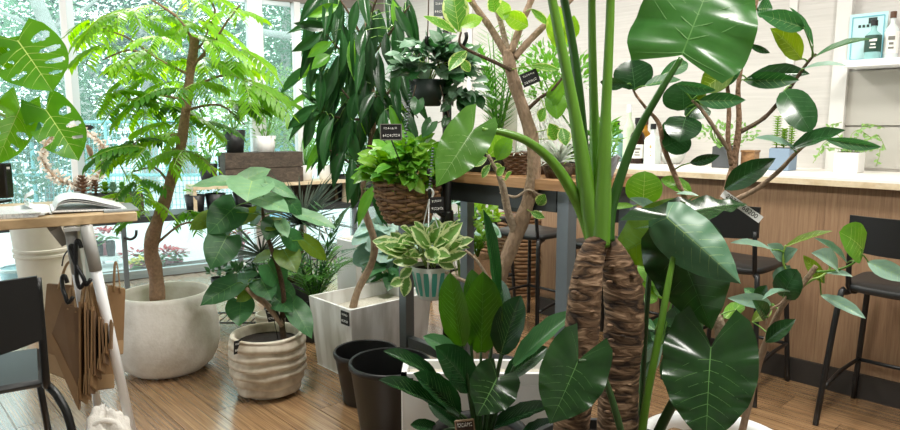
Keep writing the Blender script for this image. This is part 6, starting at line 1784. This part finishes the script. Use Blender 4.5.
cl = MB(); cl.lathe([(.026, -.03), (.03, -.02), (.03, .02), (.026, .03)], Vector((c.x, c.y, P(447, 217, YH).z)), 12); cl.build('clamp', 'black_metal', t)
cpt = P(440, 8, YH - .06); card(t, cpt, S(12, YH), S(15, YH), face_cam(cpt), simple('card_grey', '#5a5f60', .6), seed=20)

def leaves_dome(t, meshes, c, rx, ry, rz, n, ln, w, seed, base=None, zmin=-.3, droop=.3, front=True, name='leaf', stem='stem_pale'):
    r = random.Random(seed); c = Vector(c)
    for i in range(n):
        a = r.uniform(0, 6.283); e = r.uniform(zmin, 1)
        q = Vector((math.cos(a) * math.sqrt(max(0, 1 - e * e)), math.sin(a) * math.sqrt(max(0, 1 - e * e)), e)); k = r.uniform(.55, 1)
        if front and q.y > .3 and r.random() < .6: q.y = -q.y
        p = c + Vector((q.x * rx * k, q.y * ry * k, q.z * rz * k))
        d = Vector((q.x + r.gauss(0, .4), q.y + r.gauss(0, .4), q.z * .4 - droop + r.gauss(0, .3))).normalized()
        l = ln * r.uniform(.7, 1.25)
        place_leaf(t, meshes[r.randrange(len(meshes))], p, p + d * l, w * l / ln, Vector((q.x * .5, q.y * .5 - .5, .8)) + Vector((r.gauss(0, .3), r.gauss(0, .3), 0)), name)
    if base is not None:
        mb = MB()
        for i in range(18):
            a = r.uniform(0, 6.283); k = r.uniform(.3, .9)
            p = c + Vector((math.cos(a) * rx * k, math.sin(a) * ry * k, rz * r.uniform(0, .7)))
            mb.tube([Vector(base) + Vector((math.cos(a) * .02, math.sin(a) * .02, 0)), Vector(base).lerp(p, .6) + UPZ * .03, p], .0025, n=5, sub=3)
        mb.build('stems', stem, t)
# ---- wicker basket with pothos
yb = 2.95
bc = P(408, 222, yb); zt_ = P(408, 181, yb).z; rb = S(32, yb); hb = zt_ - bc.z
t = thing('hanging_basket', 'woven wicker hanging basket full of light green pothos', 'hanging plant', bc)
mb = MB(); kk = 11
def bprof(s): return rb * (.5 + .5 * math.sin(min(1, s * 1.02 + .12) * math.pi / 2))
mb.lathe([(.001, .004)] + [(bprof(i / 10) * .95, hb * i / 10 + .003) for i in range(11)], bc, 32); bask = mb.build('basket_liner', 'wicker', t)
rk = random.Random(4)
for i in range(kk):
    s = (i + .5) / kk; z = bc.z + hb * s; rr = bprof(s); mb = MB(); n = 48; ph = (i % 2) * math.pi
    mb.tube([Vector((bc.x + math.cos(6.2832 * j / n) * (rr + .006 * math.cos(j * math.pi / 2 + ph)), bc.y + math.sin(6.2832 * j / n) * (rr + .006 * math.cos(j * math.pi / 2 + ph)), z + .004 * math.sin(j * .9 + i))) for j in range(n + 1)], .0095, n=6, sub=1, cap=False)
    mb.build('wicker_strand', 'wicker_pale' if i % 3 else 'wicker', t)
mb = MB()
for j in range(20):
    a = 6.2832 * j / 20; mb.tube([Vector((bc.x + math.cos(a) * bprof(i / 6) * 1.03, bc.y + math.sin(a) * bprof(i / 6) * 1.03, bc.z + hb * i / 6)) for i in range(7)], .005, n=5, sub=1)
mb.build('wicker_stakes', 'wicker', t)
mb = MB(); mb.lathe([(.001, hb * .9), (rb * .93, hb * .9)], bc, 24); mb.build('soil', 'soil', bask)
PM = [leaf_mesh('umbel', 8, 3, arch=.08, fold=.25, lobe=.14, veins=0, wave=.02, ph=k, mats=(m, 'vein_pale')) for k, m in enumerate(('lf_pothos', 'lf_pothos', 'lf_bright', 'lf_ficus_bright'))]
leaves_dome(t, PM, P(409, 176, yb), S(42, yb), S(38, yb), S(36, yb), 230, S(18, yb), S(12.5, yb), 3, base=bc + UPZ * hb * .9, zmin=-.1, droop=.1)
for (x, y) in ((404, 137), (434, 150)):
    pass
rk2 = P(432, 165, yb - .15); ch_ = MB()
for k in range(14):
    q = P(433 - k * .25, 148 + k * 3, yb - .2); ch_.lathe([(.004, -.003), (.007, 0), (.004, .003)], q, 6)
ch_.build('chain', 'steel_grey', t)
for k in range(26):
    pass
ch_ = MB()
for k in range(22):
    q = P(411 - k * .35 + 1.2 * (k % 2), 82 + k * 3.2, yb - .1); ch_.lathe([(.003, -.005), (.008, 0), (.003, .005)], q, 6)
ch_.build('chain', 'steel_grey', t)
cpt = P(391, 132, yb - .24); card(t, cpt, S(19, yb), S(14, yb), face_cam(cpt), frame='print_grey', seed=21)
mb = MB(); mb.tube([cpt - UPZ * .03 + Vector((0, .006, 0)), Vector((cpt.x + .06, cpt.y + .15, zt_))], .003, n=5, sub=1); mb.build('card_stick', 'black_plastic', t)
cpt = P(437, 205, yb - .2); card(t, cpt, S(13, yb), S(15, yb), face_cam(cpt, rollz=-.05), seed=22)
# ---- dark pot with ivy
yi = 2.88
pc = P(427, 106, yi); zt_ = P(427, 80, yi).z; ri = S(18, yi)
t = thing('hanging_ivy', 'dark hanging pot overflowing with grey-green ivy on the stand', 'hanging plant', pc)
mb = MB(); mb.lathe([(.001, 0), (ri * .72, 0), (ri, zt_ - pc.z), (ri * .93, zt_ - pc.z), (ri * .9, zt_ - pc.z - .02)], pc, 28); pot = mb.build('pot', simple('pot_darkgreen', '#1c2a26', .5), t)
mb = MB(); mb.lathe([(.001, zt_ - pc.z - .015), (ri * .91, zt_ - pc.z - .018)], pc, 20); mb.build('soil', 'soil', pot)
IV = [leaf_mesh('umbel', 8, 3, arch=.06, fold=.2, lobe=.2, veins=0, ph=k, wave=.05, mats=(m, 'vein_pale')) for k, m in enumerate(('lf_ivy', 'lf_ivy', 'lf_umbel', 'lf_alii'))]
leaves_dome(t, IV, P(434, 66, yi), S(40, yi), S(24, yi), S(28, yi), 170, S(15, yi), S(12, yi), 6, base=pc + UPZ * (zt_ - pc.z - .01), zmin=-.35, droop=.2)
leaves_dome(t, IV, P(462, 88, yi), S(20, yi), S(15, yi), S(20, yi), 40, S(15, yi), S(12, yi), 7, zmin=-.8, droop=.4)
ms_ = MB()
for k, vn in enumerate(([(440, 85), (447, 110), (452, 130), (448, 142)], [(416, 85), (412, 105), (418, 118)], [(440, 100), (444, 118), (436, 124), (428, 132)], [(427, 44), (428, 20), (429, -20)], [(427, 44), (415, 62), (412, 80)], [(427, 44), (438, 62), (441, 80)])):
    ms_.tube([P(x, y, yi - .1 if k < 3 else yi) for x, y in vn], .0025 if k < 3 else .003, n=5, sub=4)
ms_.build('hanger_and_vines', 'twig', t)
for (b_, t_, w) in (((418, 100), (415, 116), 14), ((432, 122), (422, 138), 14), ((447, 118), (442, 128), 8), ((452, 130), (446, 140), 8), ((448, 105), (440, 112), 9)):
    L(t, IV[3], b_, t_, w, yi - .12, -.02, 0, .2)
# ---- teal striped pot
yt = 2.8
pc = P(431, 298, yt); zt_ = P(431, 265, yt).z; rt, rbm = S(21, yt), S(13.5, yt); hh = zt_ - pc.z
t = thing('striped_hanging_pot', 'white and teal striped hanging pot with cream-edged leaves', 'hanging plant', pc)
mb = MB(); mb.lathe([(.001, 0), (rbm * .85, 0), (rbm, .012), (rt, hh), (rt * .94, hh), (rt * .92, hh - .02)], pc, 40); pot = mb.build('pot', 'pot_speckle', t)
for k in range(14):
    a = 6.2832 * k / 14; mb = MB(); vs = []
    for j in range(6):
        s = .14 + .72 * j / 5; rr = (rbm + (rt - rbm) * s) * 1.012; w = .155 * (.6 + .4 * math.sin(s * math.pi))
        for e in (-1, 1): vs.append(pc + Vector((math.cos(a + e * w) * rr, math.sin(a + e * w) * rr, hh * s)))
    mb.add(vs, [(2 * j, 2 * j + 1, 2 * j + 3, 2 * j + 2) for j in range(5)]); mb.build('stripe', 'teal_glaze', pot)
mb = MB(); mb.lathe([(.001, hh - .015), (rt * .93, hh - .018)], pc, 20); mb.build('soil', 'soil', pot)
hk = P(429, 195, yt)
for a in (.4, 2.5, 4.6):
    mb = MB(); mb.tube([hk - UPZ * .02, pc + Vector((math.cos(a) * rt, math.sin(a) * rt, hh))], .0028, n=5, sub=1); mb.build('hanger_cord', 'white_plastic', t)
mb = MB(); mb.tube([hk - UPZ * .025, hk + Vector((.012, 0, -.01)), hk + Vector((.018, 0, .012)), hk + Vector((.006, 0, .026)), hk + Vector((-.012, 0, .02))], .005, n=8, sub=5); mb.build('hanger_hook', 'white_plastic', t)
VG = [leaf_mesh('ovate', 10, 3, arch=.08, fold=.2, veins=0, wave=.02, ph=k, mats=('lf_varieg', 'vein_pale')) for k in range(3)]
leaves_dome(t, VG, P(426, 254, yt), S(32, yt), S(22, yt), S(24, yt), 62, S(24, yt), S(13, yt), 9, base=pc + UPZ * (hh - .01), zmin=-.1, droop=-.15)
for (b_, t_, w, m_i) in (((430, 250), (411, 226), 14, 0), ((432, 256), (463, 222), 16, 1), ((440, 262), (468, 252), 11, 2), ((412, 268), (400, 278), 11, 0), ((408, 275), (404, 297), 12, 1), ((405, 280), (390, 285), 11, 2), ((418, 262), (392, 262), 12, 1), ((438, 262), (455, 268), 11, 0)):
    L(t, VG[m_i], b_, t_, w, yt - .08, 0, 0, .3)

# ================================================================== plants standing on and under the plant table
def tab(px, v): 
    u = wall_u(px, v); return DC * u + NC * v + UPZ * TZ
vm = (tv0 + tv1) / 2
p = tab(498, vm + .05); yy = p.y
t = thing('potted_palm', 'feathery palm in a dark pot on the plant table behind the pale trunk', 'potted plant', p)
pot_round(t, p, .06, .075, .11, 'black_plastic'); frondy(t, p + UPZ * .1, 11, S(120, yy), S(40, yy), 13, .12, .013, 'lf_palm', 41, sag=.06)
p = tab(478, vm - .08); yy = p.y
t = thing('flower_box', 'black wooden trough on the plant table left of the wicker bowl', 'trough', p)
mb = flat_mb(); mb.box(p + UPZ * S(11, yy), (S(38, yy), .14, S(22, yy)), AXC, bev=.003); mb.build('trough_body', 'black_plastic', t)
mb = flat_mb(); mb.box(p + UPZ * S(22.3, yy), (S(36, yy), .125, .004), AXC); mb.build('soil', 'soil', t)
bushy(t, p + UPZ * S(30, yy), S(16, yy), S(9, yy), 40, .06, .03, 'lf_varieg', 42, stems=0)
p = tab(518, vm - .12); yy = p.y
t = thing('wicker_bowl', 'dark woven wicker bowl with spiky silver air plants on the table', 'bowl', p)
rw = S(15, yy)
for i in range(9):
    s = i / 8; mb = MB(); rr = rw * (.6 + .4 * s); n = 28
    mb.tube([Vector((p.x + math.cos(6.2832 * j / n) * (rr + .003 * math.cos(j * 1.57 + i * 3.14)), p.y + math.sin(6.2832 * j / n) * (rr + .003 * math.cos(j * 1.57 + i * 3.14)), p.z + .006 + S(20, yy) * s)) for j in range(n + 1)], .0068, n=5, sub=1, cap=False); mb.build('wicker_strand', 'wicker', t)
mb = MB(); mb.lathe([(.001, .004), (rw * .6, .004), (rw * .95, S(18, yy)), (.001, S(17, yy))], p, 20); mb.build('filling', 'soil', t)
strappy(t, p + UPZ * S(20, yy) + Vector((-.01, -.02, 0)), 34, S(20, yy), .007, 'lf_silver', 43, up=(-.1, 1.2))
for px, vo, sc, n, lb, sd, mt in ((560, -.14, 34, 60, 'large spiky grey-green air plant at the right end of the plant table', 44, 'lf_silver'), (540, -.02, 26, 46, 'silver air plant between the trunk and the green stalks', 45, 'lf_silver'), (575, .08, 24, 40, 'light green spider plant at the right corner of the plant table', 46, 'lf_bright')):
    p = tab(px, vm + vo); yy = p.y
    t = thing('air_plant', lb, 'air plant', p, 'air plants on the plant table')
    mb = MB(); mb.lathe([(.001, 0), (.05, 0), (.065, .05), (.055, .05), (.001, .045)], p, 18, lambda k, a, r_, z: (r_ * (1 + .1 * math.sin(3 * a)), z)); mb.build('driftwood_base', 'bark_dark', t)
    strappy(t, p + UPZ * .06, n, S(sc, yy), .009, mt, sd, up=(-.2, 1.6), arch=.15)
p = tab(585, vm + .14); yy = p.y
t = thing('potted_herb', 'bushy light green plant in a dark pot at the back of the plant table', 'potted plant', p)
pot_round(t, p, .06, .08, .13, 'pot_charcoal'); bushy(t, P(553, 75, yy), S(36, yy), S(30, yy), 520, .038, .015, 'lf_pothos', 47, base=p + UPZ * .12, stems=10, up=.6)
bushy(t, P(545, 112, yy), S(16, yy), S(26, yy), 260, .1, .004, 'lf_silver', 48, stems=0, up=-.4, name='hanging_moss')
p = tab(606, vm - .02); yy = p.y
t = thing('potted_herb', 'pale herb in a crumpled silver-grey wrapped pot at the right end of the table', 'potted plant', p)
mb = MB(); mb.lathe([(.03, 0), (.036, .015), (.05, .07), (.06, .09), (.045, .08), (.001, .07)], p, 22, lambda k, a, r_, z: (r_ * (1 + .12 * math.sin(7 * a + k)), z + .01 * math.sin(5 * a + 2 * k))); mb.build('pot_wrap', 'grey_wrap', t, smooth=False)
bushy(t, p + UPZ * .12, .045, .05, 120, .035, .01, 'lf_herb', 49, stems=0)
p = tab(606, vm + .16); yy = p.y
t = thing('potted_herb', 'small leafy green plant left of the bar bottles', 'potted plant', p)
pot_round(t, p, .04, .05, .08, 'black_plastic'); bushy(t, P(604, 135, yy), S(12, yy), S(14, yy), 80, .05, .022, 'lf_pothos', 50, base=p + UPZ * .07)
p = tab(502, vm + .16); yy = p.y
t = thing('card_sign', 'white board with a small black chalk card on the plant table', 'sign', p)
q = P(507, 118, yy); hh2 = q.z * 2 - p.z * 2
mb = flat_mb(); mb.box(Vector((p.x, p.y, (p.z + P(507, 98, yy).z) / 2)), (S(30, yy), .01, P(507, 98, yy).z - p.z), face_cam(p)); mb.build('board', 'white_paint', t)
cq_ = P(499, 122, yy - .012); card(t, cq_, S(9, yy), S(12, yy), face_cam(cq_), seed=25)

# under and behind the table
def floor_plant(px, Y, name, label, cat, pr, ph, pmat='black_plastic'):
    p = P(px, 200, Y); p.z = 0
    t = thing(name, label, cat, p); pot_round(t, p, pr * .8, pr, ph, pmat); return t, p
t, p = floor_plant(478, 3.75, 'potted_fern', 'lime green fern hanging under the plant table edge', 'potted plant', .1, .55, 'wicker_pale')
frondy(t, p + UPZ * .55, 13, .16, .16, 11, .05, .018, 'lf_bright', 52, sag=.05)
bushy(t, P(480, 215, 3.68), .1, .09, 130, .05, .03, 'lf_bright', 53, stems=0)
def basket(px, Y, w, h, label, seed):
    p = P(px, 250, Y); p.z = 0; t = thing('wicker_basket', label, 'basket', p)
    n = int(h / .028)
    for i in range(n):
        s = i / (n - 1); mb = MB(); rr = w * (.85 + .15 * math.sin(s * 3.14)); m = 32
        mb.tube([Vector((p.x + math.cos(6.2832 * j / m) * (rr + .006 * math.cos(j * 1.57 + i * 3.14)), p.y + math.sin(6.2832 * j / m) * (rr + .006 * math.cos(j * 1.57 + i * 3.14)), .014 + (h - .02) * s)) for j in range(m + 1)], .0145, n=5, sub=1, cap=False); mb.build('wicker_strand', 'wicker_pale', t)
    mb = MB(); mb.lathe([(.001, .01), (w * .85, .01), (w * .97, h * .5), (w * .82, h - .01)], p, 20); mb.build('lining', 'wicker', t)
basket(520, 5.1, .2, .62, 'tall wicker basket on the floor beyond the far bar stool', 1)
basket(492, 5.5, .14, .5, 'shorter wicker basket beside the tall one', 2)
t, p = floor_plant(463, 4.15, 'potted_plant', 'black pot with round grey-green leaves under the hanging pots', 'potted plant', .14, .3)
TL = [leaf_mesh('round', 8, 3, arch=.06, fold=.12, veins=4, rel=.01, vw=.012, mats=('lf_teal', 'vein_pale')), leaf_mesh('round', 8, 3, arch=.06, fold=.12, veins=0, mats=('lf_umbel', 'vein_pale'))]
leaves_dome(t, TL, P(457, 218, 4.12), .2, .18, .28, 46, .12, .1, 55, base=p + UPZ * .28, zmin=-.7)
t, p = floor_plant(388, 4.1, 'potted_plant', 'pale blue-green cabbage-leaved plant behind the wicker basket', 'potted plant', .12, .34, 'cream_pot')
leaves_dome(t, TL[:1], P(388, 240, 4.1), .14, .14, .2, 34, .14, .13, 56, base=p + UPZ * .32, zmin=-.5)
t, p = floor_plant(398, 3.9, 'potted_plant', 'green broad-leaved plant on the floor right of the white square planter', 'potted plant', .1, .22, 'black_plastic')
leaves_dome(t, [UM[0], UM[3]], P(390, 278, 3.88), .12, .1, .12, 18, .12, .08, 57, base=p + UPZ * .2, zmin=-.2)
p = P(360, 262, 4.6); p.z = 0
t = thing('square_planter', 'tall white square planter standing behind the drooping ficus trunk', 'planter', p)
zz = P(360, 238, 4.6).z; mb = flat_mb(); mb.box(p + UPZ * (zz / 2), (S(34, 4.6), S(34, 4.6), zz), AXC, bev=.006); pt_ = mb.build('pot', 'white_paint', t)
mb = flat_mb(); mb.box(p + UPZ * (zz + .001), (S(29, 4.6), S(29, 4.6), .006), AXC); mb.build('soil', 'pale_gravel', pt_)
# spiky dracaena
t, p = floor_plant(292, 4.35, 'potted_dracaena', 'dark spiky dracaena behind the heart-leaved plant', 'potted plant', .13, .28)
mb = MB(); top = P(302, 224, 4.35); mb.tube([p + UPZ * .25, (p + UPZ * .25).lerp(top, .5) + Vector((.02, 0, 0)), top], [.018, .015, .012], n=8, sub=4); mb.build('trunk', 'bark_dark', t)
strappy(t, top, 120, .4, .014, 'lf_dracaena', 60, up=(-.35, 1.6), arch=.05)
mb = MB(); top2 = P(262, 255, 4.4); mb.tube([p + UPZ * .25, top2], [.014, .01], n=8, sub=1); mb.build('trunk', 'bark_dark', t)
strappy(t, top2, 60, .34, .014, 'lf_dracaena', 61, up=(-.5, 1.2), arch=.05, name='foliage')
# low chamaedorea palm behind the white planter
t, p = floor_plant(312, 3.95, 'potted_palm', 'low bushy parlour palm behind the left corner of the white planter', 'potted plant', .13, .2)
frondy(t, p + UPZ * .2, 16, .36, .3, 10, .12, .018, 'lf_palm', 62, sag=.08)
frondy(t, p + UPZ * .2, 9, .62, .34, 9, .16, .022, 'lf_alii', 63, sag=.1)
# grey pot and black wire rack behind the ribbed pot
p = P(271, 330, 3.6); p.z = 0
t = thing('grey_pot', 'small grey stoneware pot half hidden behind the ribbed pot', 'plant pot', p); zz = P(271, 313, 3.6).z
mb = MB(); rg = S(15, 3.6); mb.lathe([(.001, 0), (rg * .8, 0), (rg, zz - .02), (rg, zz), (rg * .88, zz), (rg * .84, zz - .05), (.001, zz - .05)], p, 32); shade_auto(mb.build('pot_wall', 'cream_pot', t)); mb = MB(); mb.lathe([(rg * 1.0, zz - .02), (rg * 1.03, zz - .015), (rg * 1.03, zz), (rg * .9, zz + .002)], p, 32, caps=False); mb.build('rim', 'cream_pot', t)
p = P(236, 320, 4.1); p.z = 0
t = thing('wire_rack', 'low black wire rack with dark pots behind the concrete pot', 'rack', p)
for dx in (-.18, .22):
    for dy in (-.1, .12):
        mb = MB(); mb.tube([p + Vector((dx, dy, 0)), p + Vector((dx, dy, .26))], .008, n=6, sub=1); mb.build('leg', 'black_metal', t)
for z in (.08, .25):
    mb = MB()
    for k in range(9): mb.tube([p + Vector((-.18 + .05 * k, -.1, z)), p + Vector((-.18 + .05 * k, .12, z))], .004, n=4, sub=1)
    for dy in (-.1, .12): mb.tube([p + Vector((-.18, dy, z)), p + Vector((.22, dy, z))], .006, n=5, sub=1)
    mb.build('wire_shelf', 'black_metal', t)
for k, (dx, lb) in enumerate(((-.1, 'left dark pot with small leaves on the low wire rack'), (.03, 'middle dark pot with small leaves on the low wire rack'), (.15, 'right dark pot with small leaves on the low wire rack'))):
    q = p + Vector((dx, .01, .256)); t = thing('potted_herb', lb, 'potted plant', q, 'pots on the wire rack'); pot_round(t, q, .04, .052, .09, 'black_plastic')
    bushy(t, q + UPZ * .12, .06, .05, 40, .06, .025, 'lf_alii', 70 + k, stems=0)
# hanging iron curl beyond the trunk
p = P(514, 274, 3.0)
